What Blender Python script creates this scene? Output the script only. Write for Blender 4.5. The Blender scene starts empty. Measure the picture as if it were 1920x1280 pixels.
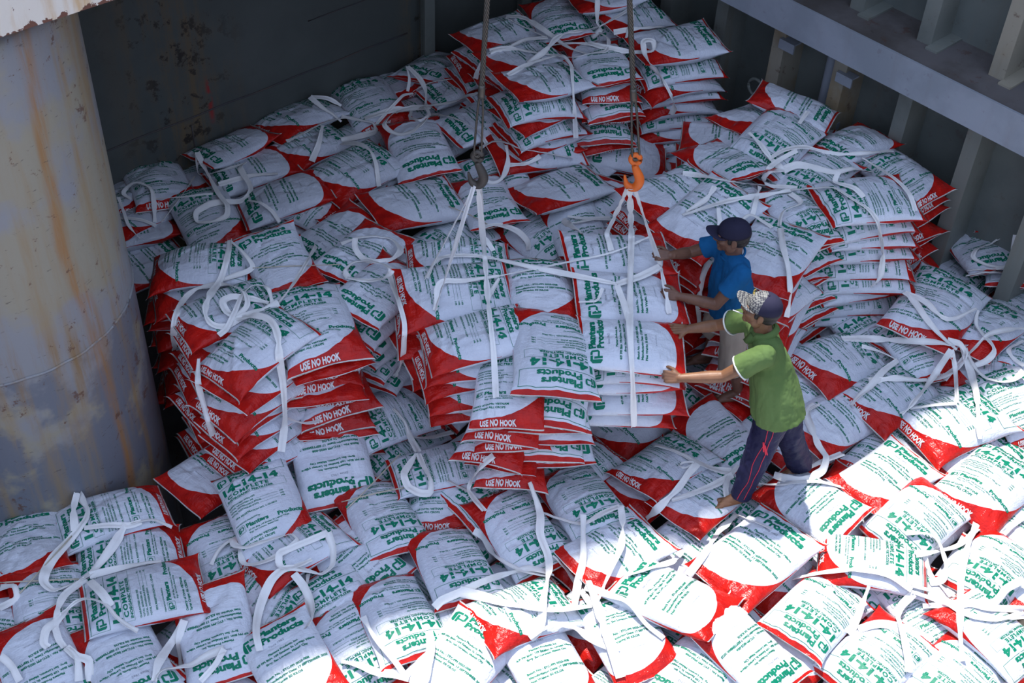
import bpy, bmesh, math, random, json
import numpy as np
from mathutils import Vector, Matrix, noise
from mathutils.bvhtree import BVHTree

SC = bpy.context.scene
COL = SC.collection
PI = math.pi

# ---------------------------------------------------------------- camera
PITCH, ROLL, CAMZ = math.radians(42.6), math.radians(2.9), 6.5
fwd = Vector((0, math.cos(PITCH), -math.sin(PITCH)))
rt0 = Vector((1, 0, 0)); up0 = rt0.cross(fwd)
rt = rt0 * math.cos(ROLL) + up0 * math.sin(ROLL)
up = -rt0 * math.sin(ROLL) + up0 * math.cos(ROLL)
cam_d = bpy.data.cameras.new('camera'); cam = bpy.data.objects.new('camera', cam_d); COL.objects.link(cam)
cam_d.sensor_width = 36; cam_d.lens = 2450 / 1920 * 36
M = Matrix((rt, up, -fwd)).transposed().to_4x4(); M.translation = (0, 0, CAMZ)
cam.matrix_world = M
SC.camera = cam

# ---------------------------------------------------------------- light
W = bpy.data.worlds.new('sky'); SC.world = W; W.use_nodes = True
wn = W.node_tree; wn.nodes.clear()
wo = wn.nodes.new('ShaderNodeOutputWorld'); wb = wn.nodes.new('ShaderNodeBackground')
tcw = wn.nodes.new('ShaderNodeTexCoord'); sx = wn.nodes.new('ShaderNodeSeparateXYZ'); cr = wn.nodes.new('ShaderNodeValToRGB')
wn.links.new(tcw.outputs['Generated'], sx.inputs[0]); 
mr = wn.nodes.new('ShaderNodeMapRange'); mr.inputs[1].default_value = -0.3; mr.inputs[2].default_value = 1.0
wn.links.new(sx.outputs[2], mr.inputs[0]); wn.links.new(mr.outputs[0], cr.inputs[0])
e = cr.color_ramp.elements
e[0].position = 0.0; e[0].color = (.10, .11, .13, 1)
e[1].position = 0.30; e[1].color = (.54, .64, .92, 1)
x = e.new(0.22); x.color = (.14, .15, .18, 1)
x = e.new(0.75); x.color = (.56, .69, 1.0, 1)
wn.links.new(cr.outputs[0], wb.inputs[0]); wb.inputs[1].default_value = 1.36
wn.links.new(wb.outputs[0], wo.inputs[0])
sun_d = bpy.data.lights.new('sun', 'SUN'); sun = bpy.data.objects.new('sun', sun_d); COL.objects.link(sun)
sun_d.energy = 6.5; sun_d.angle = math.radians(1.6); sun_d.color = (1.0, .97, .92)
SUN_EL = math.radians(69)
to_sun = Vector((-.5 * math.cos(SUN_EL), .866 * math.cos(SUN_EL), math.sin(SUN_EL)))
sun.rotation_euler = to_sun.to_track_quat('Z', 'Y').to_euler(); sun.location = to_sun * 20
SC.view_settings.view_transform = 'Standard'; SC.view_settings.look = 'None'
SC.view_settings.exposure = 0.0; SC.view_settings.gamma = 1.0; SC.view_settings.use_curve_mapping = False

# ---------------------------------------------------------------- helpers
def link(o, parent=None):
    COL.objects.link(o)
    if parent is not None: o.parent = parent
    return o
def tag(o, label=None, cat=None, group=None, kind=None):
    if label: o['label'] = label
    if cat: o['category'] = cat
    if group: o['group'] = group
    if kind: o['kind'] = kind
    return o
def empty(name, loc):
    o = bpy.data.objects.new(name, None); COL.objects.link(o); o.location = loc; o.empty_display_size = .1
    return o
def mesh_obj(name, me, mats, parent=None, smooth=True, matrix=None):
    me.name = name
    if not isinstance(mats, (list, tuple)): mats = [mats]
    me.materials.clear()
    for m in mats: me.materials.append(m)
    if smooth: me.polygons.foreach_set('use_smooth', [True] * len(me.polygons))
    o = bpy.data.objects.new(name, me); COL.objects.link(o)
    if parent is not None:
        o.parent = parent
        o.matrix_parent_inverse = Matrix.Translation(-Vector(parent.location))
    return o
def from_bm(name, bm, mats, parent=None, smooth=True):
    me = bpy.data.meshes.new(name); bmesh.ops.recalc_face_normals(bm, faces=bm.faces); bm.to_mesh(me); bm.free()
    return mesh_obj(name, me, mats, parent, smooth)
def box(bm, x0, x1, y0, y1, z0, z1):
    v = [bm.verts.new((x, y, z)) for x in (x0, x1) for y in (y0, y1) for z in (z0, z1)]
    for f in ((0, 1, 3, 2), (4, 6, 7, 5), (0, 4, 5, 1), (2, 3, 7, 6), (0, 2, 6, 4), (1, 5, 7, 3)): bm.faces.new([v[i] for i in f])
def frame_of(d, ref=Vector((0, 0, 1))):
    d = Vector(d).normalized()
    if abs(d.dot(ref)) > .98: ref = Vector((1, 0, 0))
    a = d.cross(ref).normalized(); b = a.cross(d).normalized()
    return d, a, b
def rcone(bm, p0, r0, p1, r1, n=14, flat0=False, flat1=False, sx=1.0, ref=Vector((0, 0, 1))):
    """closed tapered capsule; sx squashes across the second axis"""
    p0 = Vector(p0); p1 = Vector(p1); d, a, b = frame_of(p1 - p0, ref)
    rings = []
    def ring(c, r): rings.append([bm.verts.new(c + (a * math.cos(t) + b * math.sin(t) * sx) * r) for t in [2 * PI * k / n for k in range(n)]])
    if not flat0:
        for k in (80, 55, 28): ring(p0 - d * r0 * math.sin(math.radians(k)), r0 * math.cos(math.radians(k)))
    ring(p0, r0)
    for k in (1, 2, 3): t = k / 4; ring(p0.lerp(p1, t), r0 + (r1 - r0) * t)
    ring(p1, r1)
    if not flat1:
        for k in (28, 55, 80): ring(p1 + d * r1 * math.sin(math.radians(k)), r1 * math.cos(math.radians(k)))
    for q, w in zip(rings, rings[1:]):
        for k in range(n): bm.faces.new((q[k], q[(k + 1) % n], w[(k + 1) % n], w[k]))
    bm.faces.new(list(reversed(rings[0]))); bm.faces.new(rings[-1])
def ell(bm, c, r, mat=None, sub=3):
    m = Matrix.Diagonal((r[0], r[1], r[2], 1))
    m = Matrix.Translation(c) @ (mat.to_4x4() if mat else Matrix.Identity(4)) @ m
    bmesh.ops.create_icosphere(bm, subdivisions=sub, radius=1, matrix=m)
def tube(bm, pts, rad, n=8, closed=False):
    pts = [Vector(p) for p in pts]; N = len(pts); rings = []
    prev = None
    for i, p in enumerate(pts):
        t = (pts[(i + 1) % N] - pts[i - 1]) if closed else (pts[min(i + 1, N - 1)] - pts[max(i - 1, 0)])
        t.normalize()
        if prev is None: _, a, b = frame_of(t)
        else:
            a = (prev - t * prev.dot(t)).normalized(); b = t.cross(a)
        prev = a
        r = rad[i] if isinstance(rad, (list, tuple)) else rad
        rings.append([bm.verts.new(p + (a * math.cos(2 * PI * k / n) + b * math.sin(2 * PI * k / n)) * r) for k in range(n)])
    for i in range(N if closed else N - 1):
        q, w = rings[i], rings[(i + 1) % N]
        for k in range(n): bm.faces.new((q[k], q[(k + 1) % n], w[(k + 1) % n], w[k]))
    if not closed: bm.faces.new(list(reversed(rings[0]))); bm.faces.new(rings[-1])
def catmull(P, step):
    P = [Vector(p) for p in P]; out = []
    if len(P) == 2:
        n = max(2, int((P[1] - P[0]).length / step)); return [P[0].lerp(P[1], k / n) for k in range(n + 1)]
    Q = [P[0] * 2 - P[1]] + P + [P[-1] * 2 - P[-2]]
    for i in range(1, len(Q) - 2):
        a, b, c, d = Q[i - 1:i + 3]; n = max(1, int((c - b).length / step))
        for k in range(n):
            t = k / n
            out.append(.5 * ((2 * b) + (c - a) * t + (2 * a - 5 * b + 4 * c - d) * t * t + (3 * b - a - 3 * c + d) * t ** 3))
    out.append(P[-1]); return out
def remesh(bm, voxel, smooth=4, fac=.5):
    me = bpy.data.meshes.new('tmp'); bmesh.ops.recalc_face_normals(bm, faces=bm.faces); bm.to_mesh(me); bm.free()
    o = bpy.data.objects.new('tmp', me); COL.objects.link(o)
    m = o.modifiers.new('r', 'REMESH'); m.mode = 'VOXEL'; m.voxel_size = voxel
    s = o.modifiers.new('s', 'SMOOTH'); s.factor = fac; s.iterations = smooth
    bpy.context.view_layer.update()
    dg = bpy.context.evaluated_depsgraph_get()
    out = bpy.data.meshes.new_from_object(o.evaluated_get(dg))
    bpy.data.objects.remove(o); bpy.data.meshes.remove(me)
    return out

# ---------------------------------------------------------------- materials
class NT:
    def __init__(s, name):
        s.m = bpy.data.materials.new(name); s.m.use_nodes = True; s.t = s.m.node_tree; s.t.nodes.clear()
        s.out = s.t.nodes.new('ShaderNodeOutputMaterial'); s.b = s.t.nodes.new('ShaderNodeBsdfPrincipled')
        s.t.links.new(s.b.outputs[0], s.out.inputs[0])
    def n(s, k): return s.t.nodes.new(k)
    def l(s, a, b): s.t.links.new(a, b)
    def put(s, sock, v):
        if hasattr(v, 'links'): s.l(v, sock)
        else: sock.default_value = v
    def m_(s, op, a, b=0.0, c=0.0):
        q = s.n('ShaderNodeMath'); q.operation = op; s.put(q.inputs[0], a); s.put(q.inputs[1], b); s.put(q.inputs[2], c); return q.outputs[0]
    def mix(s, f, a, b):
        q = s.n('ShaderNodeMix'); q.data_type = 'RGBA'; s.put(q.inputs[0], f); s.put(q.inputs[6], a); s.put(q.inputs[7], b); return q.outputs[2]
    def coord(s, kind='Object', scale=(1, 1, 1), loc=(0, 0, 0)):
        t = s.n('ShaderNodeTexCoord'); mp = s.n('ShaderNodeMapping'); mp.inputs['Scale'].default_value = scale; mp.inputs['Location'].default_value = loc
        s.l(t.outputs[kind], mp.inputs[0]); return mp.outputs[0]
    def noise(s, vec, scale, detail=4, rough=.55):
        q = s.n('ShaderNodeTexNoise'); s.l(vec, q.inputs['Vector']); q.inputs['Scale'].default_value = scale; q.inputs['Detail'].default_value = detail; q.inputs['Roughness'].default_value = rough; return q.outputs[0]
    def ramp(s, f, a, b):
        q = s.n('ShaderNodeMapRange'); q.interpolation_type = 'SMOOTHSTEP'; s.l(f, q.inputs[0]); q.inputs[1].default_value = a; q.inputs[2].default_value = b; return q.outputs[0]
    def bump(s, h, strength, dist=.01):
        q = s.n('ShaderNodeBump'); q.inputs['Strength'].default_value = strength; q.inputs['Distance'].default_value = dist; s.l(h, q.inputs['Height']); s.l(q.outputs[0], s.b.inputs['Normal'])
    def sep(s, v):
        q = s.n('ShaderNodeSeparateXYZ'); s.l(v, q.inputs[0]); return q.outputs
def simple(name, col, rough=.5, metal=0, bump=None, spec=.5):
    t = NT(name); t.b.inputs['Base Color'].default_value = (*col, 1); t.b.inputs['Roughness'].default_value = rough; t.b.inputs['Metallic'].default_value = metal
    t.b.inputs['Specular IOR Level'].default_value = spec
    if bump: t.bump(t.noise(t.coord(), bump[0], 5), bump[1], .01)
    else:
        nz = t.noise(t.coord(), 9, 3); t.put(t.b.inputs['Base Color'], t.mix(t.ramp(nz, .3, .7), (*[c * .9 for c in col], 1), (*col, 1)))
    return t.m

SL_, SW_, ST_ = .70, .48, .180      # sack length, width, thickness
def sack_material():
    t = NT('sack_film')
    uv = t.n('ShaderNodeUVMap'); uv.uv_map = 'UVMap'; o = t.sep(uv.outputs[0])
    back = t.m_('GREATER_THAN', o[0], 1.0)
    x = t.m_('SUBTRACT', o[0], t.m_('MULTIPLY', back, 2.0)); y = o[1]
    def arc(x0, y0, a, b, p, right):
        dx = t.m_('SUBTRACT', x, x0); dy = t.m_('SUBTRACT', y0, y)
        if not right: dx = t.m_('MULTIPLY', dx, -1.0)
        s_ = t.m_('ADD', t.m_('POWER', t.m_('MAXIMUM', t.m_('DIVIDE', dx, a), 0.0), p), t.m_('POWER', t.m_('MAXIMUM', t.m_('DIVIDE', dy, b), 0.0), p))
        inside = t.m_('MULTIPLY', t.m_('GREATER_THAN', dx, 0.0), t.m_('GREATER_THAN', dy, 0.0))
        return t.m_('MULTIPLY', t.m_('GREATER_THAN', s_, 1.0), inside)
    F = t.m_('MAXIMUM', t.m_('LESS_THAN', y, -.298), t.m_('GREATER_THAN', y, .322))
    F = t.m_('MAXIMUM', F, arc(-.10, .12, .335, .420, 2.1, True))
    K = t.m_('MAXIMUM', t.m_('GREATER_THAN', y, .325), t.m_('LESS_THAN', y, -.335))
    K = t.m_('MAXIMUM', K, arc(-.06, .10, .292, .385, 2.0, True)); K = t.m_('MAXIMUM', K, arc(-.06, -.06, .195, .225, 2.6, False))
    red = t.m_('ADD', t.m_('MULTIPLY', F, t.m_('SUBTRACT', 1.0, back)), t.m_('MULTIPLY', K, back))
    hem = t.m_('GREATER_THAN', t.m_('ABSOLUTE', y), .3415)
    oi = t.n('ShaderNodeObjectInfo')
    tint = t.m_('ADD', .90, t.m_('MULTIPLY', oi.outputs['Random'], .10))
    v = t.coord('Object')
    white = t.mix(t.ramp(t.noise(v, 7, 3), .35, .75), (.73, .76, .83, 1), (.65, .68, .76, 1))
    redc = t.mix(t.ramp(t.noise(v, 12, 3), .3, .8), (.60, .016, .010, 1), (.42, .009, .008, 1))
    c = t.mix(red, white, redc); c = t.mix(hem, c, (.80, .79, .76, 1))
    dirt = t.ramp(t.noise(v, 3.1, 6, .65), .66, .80)
    c = t.mix(t.m_('MULTIPLY', dirt, .22), c, (.38, .33, .27, 1))
    q = t.n('ShaderNodeMix'); q.data_type = 'RGBA'; q.blend_type = 'MULTIPLY'; q.inputs[0].default_value = 1.0
    t.l(c, q.inputs[6]); cb = t.n('ShaderNodeCombineXYZ'); [t.l(tint, cb.inputs[k]) for k in range(3)]; t.l(cb.outputs[0], q.inputs[7])
    t.l(q.outputs[2], t.b.inputs['Base Color'])
    t.put(t.b.inputs['Roughness'], t.m_('SUBTRACT', .32, t.m_('MULTIPLY', red, .10)))
    t.put(t.b.inputs['Specular IOR Level'], t.m_('SUBTRACT', .42, t.m_('MULTIPLY', red, .16)))
    # crumple: stretched noise along the sack plus fine creases
    w1 = t.noise(t.coord('Object', (22, 7, 20)), 1.0, 4, .6); w2 = t.noise(t.coord('Object', (9, 26, 20)), 1.6, 3, .6)
    h = t.m_('ADD', w1, t.m_('MULTIPLY', w2, .7)); t.bump(h, .75, .014)
    return t.m
MAT_SACK = sack_material()
MAT_INK = simple('green_ink', (.001, .20, .110), .5, 0, None, .25)
MAT_WINK = simple('white_ink', (.80, .78, .78), .5)
MAT_GINK = simple('grey_ink', (.30, .33, .38), .5)

def webbing_material(name, col):
    t = NT(name); v = t.coord('Object')
    t.put(t.b.inputs['Base Color'], t.mix(t.ramp(t.noise(v, 5, 4), .35, .8), (*col, 1), (*[c * .86 for c in col], 1)))
    t.b.inputs['Roughness'].default_value = .75; t.bump(t.noise(v, 90, 2), .35, .004); return t.m
MAT_WEB = webbing_material('webbing', (.90, .89, .87))
MAT_TWINE = webbing_material('twine_fibre', (.55, .49, .38))

def painted_steel(name, base, base2, rust=.5, streak=1.0, rough=.55, thr=.60):
    t = NT(name)
    v = t.coord('Object'); vs = t.coord('Object', (6, 6, .55))
    c = t.mix(t.ramp(t.noise(v, 1.3, 5, .6), .42, .62), (*base, 1), (*base2, 1))
    st = t.ramp(t.noise(vs, 1.0, 5, .6), .52, .78)
    c = t.mix(t.m_('MULTIPLY', st, .45 * streak), c, (.20, .13, .07, 1))
    sp = t.ramp(t.noise(v, 6.5, 8, .72), thr, thr + .05)
    c = t.mix(t.m_('MULTIPLY', sp, rust), c, (.09, .035, .02, 1))
    sc = t.ramp(t.noise(t.coord('Object', (3, 3, 9)), 5.0, 6, .7), .665, .69)
    c = t.mix(t.m_('MULTIPLY', sc, rust), c, (.04, .03, .028, 1))
    t.l(c, t.b.inputs['Base Color']); t.b.inputs['Roughness'].default_value = rough
    t.bump(t.noise(v, 4, 6), .25, .02); return t.m
MAT_BULK = painted_steel('bulkhead_paint', (.135, .150, .165), (.10, .112, .125), .35, .8)
def bulkhead_material():
    t = NT('bulkhead_stained'); v = t.coord('Object'); s = t.sep(v)
    c = t.mix(t.ramp(t.noise(v, .9, 5, .6), .35, .65), (.098, .108, .098, 1), (.070, .079, .072, 1))
    run = t.m_('ADD', t.m_('MULTIPLY', t.noise(t.coord('Object', (6.0, 1, .35)), 1.0, 6, .65), .6), t.m_('MULTIPLY', t.noise(v, 3.0, 7, .7), .42))
    def band(c0, w): return t.ramp(t.m_('ABSOLUTE', t.m_('SUBTRACT', s[0], c0)), w, 0.0)
    zone = t.m_('MAXIMUM', band(4.0, .75), t.m_('MAXIMUM', t.m_('MULTIPLY', band(2.5, .6), .9), t.m_('MULTIPLY', band(6.3, .25), .9)))
    c = t.mix(t.m_('MULTIPLY', zone, t.m_('MULTIPLY', .95, t.ramp(run, .44, .60))), c, (.15, .105, .055, 1))
    c = t.mix(t.m_('MULTIPLY', zone, t.m_('MULTIPLY', .95, t.ramp(t.noise(v, 6, 8, .75), .55, .60))), c, (.025, .018, .014, 1))
    red = t.m_('MULTIPLY', band(4.24, .035), t.m_('MULTIPLY', t.ramp(s[2], .60, .75), t.ramp(s[2], 1.10, .95)))
    c = t.mix(t.m_('MULTIPLY', red, t.ramp(t.noise(v, 14, 4), .4, .55)), c, (.30, .03, .025, 1))
    t.l(c, t.b.inputs['Base Color']); t.b.inputs['Roughness'].default_value = .6; t.bump(t.noise(v, 2.5, 6), .3, .03); return t.m
MAT_BULKW = bulkhead_material()
MAT_HULL = painted_steel('hull_paint', (.155, .175, .160), (.12, .138, .128), .25, .5)
MAT_FRAME = painted_steel('frame_paint', (.21, .225, .20), (.165, .18, .16), .3, .9)
MAT_FRAMER = painted_steel('rust_stained_frame', (.34, .31, .24), (.30, .22, .12), .6, 1.6)
MAT_STRING = painted_steel('stringer_paint', (.33, .36, .41), (.27, .30, .34), .2, .4)
MAT_SHELF = painted_steel('shelf_grime', (.13, .12, .12), (.08, .07, .065), .5, .2, .85)
MAT_SEAM = painted_steel('weld_bead', (.06, .06, .065), (.09, .07, .06), .6, .5)

def column_material():
    t = NT('column_paint'); v = t.coord('Object'); vs = t.coord('Object', (5, 5, .45)); s = t.sep(v)
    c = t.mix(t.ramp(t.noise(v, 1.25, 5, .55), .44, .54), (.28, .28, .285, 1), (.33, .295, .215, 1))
    lowp = t.m_('MULTIPLY', t.m_('LESS_THAN', s[2], 1.25), t.ramp(t.noise(v, 2.2, 5, .6), .40, .52)); c = t.mix(lowp, c, (.165, .175, .20, 1))  # blue-grey plate paint below the weld, darkened to carry the shade down there
    c = t.mix(t.m_('MULTIPLY', t.ramp(t.noise(vs, 1.1, 6, .6), .46, .68), .75), c, (.33, .22, .10, 1))
    # rust run down the right shoulder of the column and along the weld
    ang = t.m_('ARCTAN2', s[1], s[0])
    wob = t.m_('MULTIPLY', t.noise(t.coord('Object', (1, 1, .7)), 1.0, 2), .5); brk = t.ramp(t.noise(vs, 2.6, 6, .7), .36, .62)
    for a0, w0, k0, cc in ((-.50, .085, .85, (.36, .17, .05, 1)), (-.22, .05, .7, (.34, .21, .08, 1)), (-1.25, .10, .45, (.36, .24, .10, 1)), (-1.85, .13, .5, (.34, .22, .09, 1)), (-2.3, .08, .5, (.34, .20, .08, 1))):
        near = t.ramp(t.m_('ABSOLUTE', t.m_('SUBTRACT', ang, t.m_('ADD', a0 - .25, wob))), w0, w0 * .1)
        c = t.mix(t.m_('MULTIPLY', t.m_('MULTIPLY', near, brk), k0), c, cc)
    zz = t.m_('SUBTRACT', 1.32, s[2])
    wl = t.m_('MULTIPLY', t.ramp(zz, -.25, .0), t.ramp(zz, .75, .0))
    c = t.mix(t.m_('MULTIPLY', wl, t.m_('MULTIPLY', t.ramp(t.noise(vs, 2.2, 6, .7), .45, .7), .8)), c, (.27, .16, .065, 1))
    sp = t.ramp(t.noise(v, 7.0, 9, .75), .60, .63); c = t.mix(t.m_('MULTIPLY', sp, .8), c, (.13, .055, .03, 1))
    sc = t.ramp(t.noise(t.coord('Object', (2, 2, 7)), 5.5, 7, .74), .625, .65); c = t.mix(t.m_('MULTIPLY', sc, .7), c, (.07, .05, .045, 1))
    t.l(c, t.b.inputs['Base Color']); t.b.inputs['Roughness'].default_value = .5; t.bump(t.noise(v, 5, 7), .25, .02)
    return t.m
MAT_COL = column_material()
def beam_material():
    t = NT('chipped_cream_paint'); v = t.coord('Object'); vs = t.coord('Object', (5, 5, .8)); s = t.sep(v)
    c = t.mix(t.ramp(t.noise(vs, 1.6, 5, .6), .45, .7), (.84, .76, .64, 1), (.66, .42, .19, 1))
    low = t.ramp(s[2], .045, .0)
    thr = t.m_('SUBTRACT', .64, t.m_('MULTIPLY', low, .17))
    chip = t.m_('GREATER_THAN', t.noise(v, 13, 7, .65), thr)
    c = t.mix(chip, c, (.17, .065, .04, 1)); t.l(c, t.b.inputs['Base Color']); t.b.inputs['Roughness'].default_value = .6
    t.bump(t.noise(v, 8, 6), .4, .02); return t.m
MAT_BEAM = beam_material()

# ---------------------------------------------------------------- the hold
UB = Vector((.7254, .6884, 0)); NB = Vector((-.6884, .7254, 0))       # along / across the bulkhead
ROT = math.atan2(UB.y, UB.x)
def placed(name, bm, mat, org, rot=ROT, smooth=False, **kw):
    o = from_bm(name, bm, mat, None, smooth); o.location = org; o.rotation_euler = (0, 0, rot)
    return tag(o, kind='structure', **kw)
# local frame: x = along bulkhead (ub = distance towards shell), y = nb
bm = bmesh.new(); box(bm, -9, 8.3, 8.05, 8.11, -1.2, 6.0); placed('wall_back', bm, MAT_BULKW, (0, 0, 0))
bm = bmesh.new(); box(bm, 8.25, 8.31, -6, 8.05, -1.2, 5.5); placed('wall_right', bm, MAT_HULL, (0, 0, 0))
bm = bmesh.new(); box(bm, -9, 8.3, -9, 8.1, -1.25, -1.2); placed('floor', bm, MAT_SHELF, (0, 0, 0))
bm = bmesh.new(); box(bm, -9.05, -9, -9, 8.1, -1.2, 3.3); placed('wall_left', bm, MAT_BULK, (0, 0, 0))
bm = bmesh.new(); box(bm, -9, 8.3, -9.05, -9, -1.2, 3.3); placed('wall_front', bm, MAT_BULK, (0, 0, 0))
# unseen plate added overhead so its edge throws the shade line over the cargo
NE = Vector((-.5, .866, 0)); EE = Vector((.866, .5, 0)); zc = 6.0
edge = 4.08 + (zc - .12) / math.tan(SUN_EL)
bm = bmesh.new()
P0 = [EE * -12 + NE * edge, EE * 9.5 + NE * edge, EE * 9.5 + NE * (edge + 9), EE * -12 + NE * (edge + 9)]
lo = [bm.verts.new((p.x, p.y, zc)) for p in P0]; hi = [bm.verts.new((p.x, p.y, zc + .12)) for p in P0]
bm.faces.new(lo); bm.faces.new(hi)
for k in range(4): bm.faces.new((lo[k], lo[(k + 1) % 4], hi[(k + 1) % 4], hi[k]))
tag(from_bm('shade_plate', bm, MAT_BULK, None, False), kind='structure')
# weld seams and stiffeners of the bulkhead
tn = [0]
def trim(bm, mat, smooth=False):
    tn[0] += 1; return placed('trim_%d' % tn[0], bm, mat, (0, 0, 0), smooth=smooth)
bm = bmesh.new(); tube(bm, [(x_, 8.047, .77 + .004 * math.sin(x_ * 9)) for x_ in np.arange(-2, 6.3, .1)], .007, 6); trim(bm, MAT_SEAM, True)
bm = bmesh.new(); tube(bm, [(4.05, 8.047, z_) for z_ in np.arange(-1, .78, .1)], .006, 6); trim(bm, MAT_SEAM, True)
bm = bmesh.new(); tube(bm, [(x_, 8.047, 1.22) for x_ in np.arange(5.2, 8.2, .1)], .006, 6); trim(bm, MAT_SEAM, True)
for u0 in (6.36, 7.5):
    bm = bmesh.new(); box(bm, u0 - .055, u0 + .055, 7.93, 7.95, -1.2, 6.0); box(bm, u0 - .01, u0 + .01, 7.95, 8.05, -1.2, 6.0); trim(bm, MAT_FRAME)
# hull frames, lower (under the stringer) and upper
for k, v0 in enumerate([5.46 + .61 * j for j in range(-7, 4)]):
    bm = bmesh.new(); box(bm, 7.97, 7.985, v0 - .06, v0 + .06, -1.2, 1.5); box(bm, 7.985, 8.25, v0 - .055, v0 - .04, -1.2, 1.5); trim(bm, MAT_FRAMER if abs(v0 - 5.15) < .4 else MAT_FRAME)
    if v0 < 5.2:
        bm = bmesh.new(); box(bm, 7.99, 8.005, v0 - .065, v0 + .055, 1.77, 5.4); box(bm, 8.005, 8.25, v0 - .06, v0 - .045, 1.77, 5.4)
        box(bm, 7.93, 8.25, v0 - .16, v0 - .06, 1.77, 1.785); trim(bm, MAT_FRAMER if abs(v0 - 3.63) < .1 else MAT_FRAME)
bm = bmesh.new(); box(bm, 7.72, 8.25, -6, 8.05, 1.73, 1.77); trim(bm, MAT_SHELF)
bm = bmesh.new(); box(bm, 7.70, 7.72, -6, 8.05, 1.50, 1.775); trim(bm, MAT_STRING)
# small steel brackets and the sounding pipe between the frames
def steel_thing(name, bm, mat, label, cat):
    o = from_bm(name, bm, mat, None, name in ('drain_pipe', 'mooring_ring')); o.rotation_euler = (0, 0, ROT); return tag(o, label, cat)
bm = bmesh.new(); rcone(bm, (8.12, 5.02, -1.2), .05, (8.12, 5.02, 1.73), .05, 16, True, True)
steel_thing('drain_pipe', bm, MAT_STRING, 'grey vertical pipe between the shell frames behind the right stack', 'pipe')
for v0, z0, lab in ((5.30, 1.28, 'small pale steel bracket left of the vertical pipe under the stringer'), (4.72, 1.25, 'small pale steel bracket right of the vertical pipe under the stringer')):
    bm = bmesh.new(); box(bm, 7.93, 8.02, v0 - .02, v0 + .13, z0, z0 + .012); box(bm, 7.93, 7.945, v0 - .02, v0 + .13, z0 - .07, z0)
    steel_thing('pipe_bracket', bm, MAT_STRING, lab, 'bracket')
for v0, lab in ((5.22, 'flat clamp on the vertical pipe just above the right stack, left'), (4.88, 'flat clamp on the vertical pipe just above the right stack, right')):
    bm = bmesh.new(); box(bm, 8.02, 8.06, v0 - .09, v0 + .09, .72, .78); steel_thing('pipe_clamp', bm, MAT_STRING, lab, 'clamp')
bm = bmesh.new(); tube(bm, [(8.0, 5.62 + .075 * math.cos(a), .72 + .075 * math.sin(a)) for a in np.linspace(0, 2 * PI, 24, endpoint=False)], .014, 8, True)
steel_thing('mooring_ring', bm, MAT_FRAME, 'rusty round ring on the shell frame behind the right stack', 'ring')
# column
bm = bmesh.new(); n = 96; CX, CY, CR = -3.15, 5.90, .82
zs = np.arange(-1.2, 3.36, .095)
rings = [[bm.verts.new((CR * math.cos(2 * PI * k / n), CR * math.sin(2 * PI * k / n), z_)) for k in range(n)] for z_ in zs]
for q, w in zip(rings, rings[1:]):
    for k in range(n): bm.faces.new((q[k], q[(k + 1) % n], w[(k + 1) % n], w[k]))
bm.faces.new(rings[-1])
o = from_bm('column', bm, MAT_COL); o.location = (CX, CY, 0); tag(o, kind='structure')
bm = bmesh.new(); tube(bm, [((CR + .002) * math.cos(a), (CR + .002) * math.sin(a), 1.25 + .004 * math.sin(a * 23)) for a in np.linspace(0, 2 * PI, 160, endpoint=False)], .009, 6, True)
tn[0] += 1; o = from_bm('trim_%d' % tn[0], bm, MAT_COL); o.location = (CX, CY, 0); tag(o, kind='structure')
# chipped girder in the top left corner, at the hatch edge over the column
bm = bmesh.new(); box(bm, -.5, 14.2, 1.0, 2.45, .12, .2); tn[0] += 1  # unseen deck strip behind the girder, added to darken the back rows
o = from_bm('trim_%d' % tn[0], bm, MAT_BULK, None, False); o.location = NB * 5.60 + UB * -6 + Vector((0, 0, 3.35)); o.rotation_euler = (0, 0, ROT); tag(o, kind='structure')
bm = bmesh.new(); box(bm, -6, 8.2, 0, 1.0, 0, .9)
bmesh.ops.subdivide_edges(bm, edges=bm.edges, cuts=6, use_grid_fill=True)
o = from_bm('hatch_girder', bm, MAT_BEAM, None, False); o.location = NB * 5.54 + Vector((0, 0, 3.35)); o.rotation_euler = (0, 0, ROT); tag(o, kind='structure')

# ---------------------------------------------------------------- lettering
def text2d(s, size, x, y, bold=0., xs=1., shear=0., align='LEFT', spacing=1., res=2):
    """text flattened to (verts2d, faces)"""
    c = bpy.data.curves.new('t', 'FONT'); c.body = s; c.size = size; c.align_x = align; c.offset = bold * size * 1.35 + .004 * size; c.shear = shear
    c.space_character = spacing; c.resolution_u = res; c.fill_mode = 'FRONT'
    o = bpy.data.objects.new('t', c); COL.objects.link(o); bpy.context.view_layer.update()
    me = bpy.data.meshes.new_from_object(o.evaluated_get(bpy.context.evaluated_depsgraph_get()))
    V = [(v.co.x * xs + x, v.co.y + y) for v in me.vertices]; Fc = [tuple(p.vertices) for p in me.polygons]
    bpy.data.objects.remove(o); bpy.data.curves.remove(c); bpy.data.meshes.remove(me)
    return V, Fc
def poly(pts): return [tuple(p) for p in pts], [tuple(range(len(pts)))]
def bar(x0, y0, x1, y1): return poly([(x0, y0), (x1, y0), (x1, y1), (x0, y1)])
def outline(x0, y0, x1, y1, w): return [bar(x0, y0, x1, y0 + w), bar(x0, y1 - w, x1, y1), bar(x0, y0 + w, x0 + w, y1 - w), bar(x1 - w, y0 + w, x1, y1 - w)]
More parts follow.
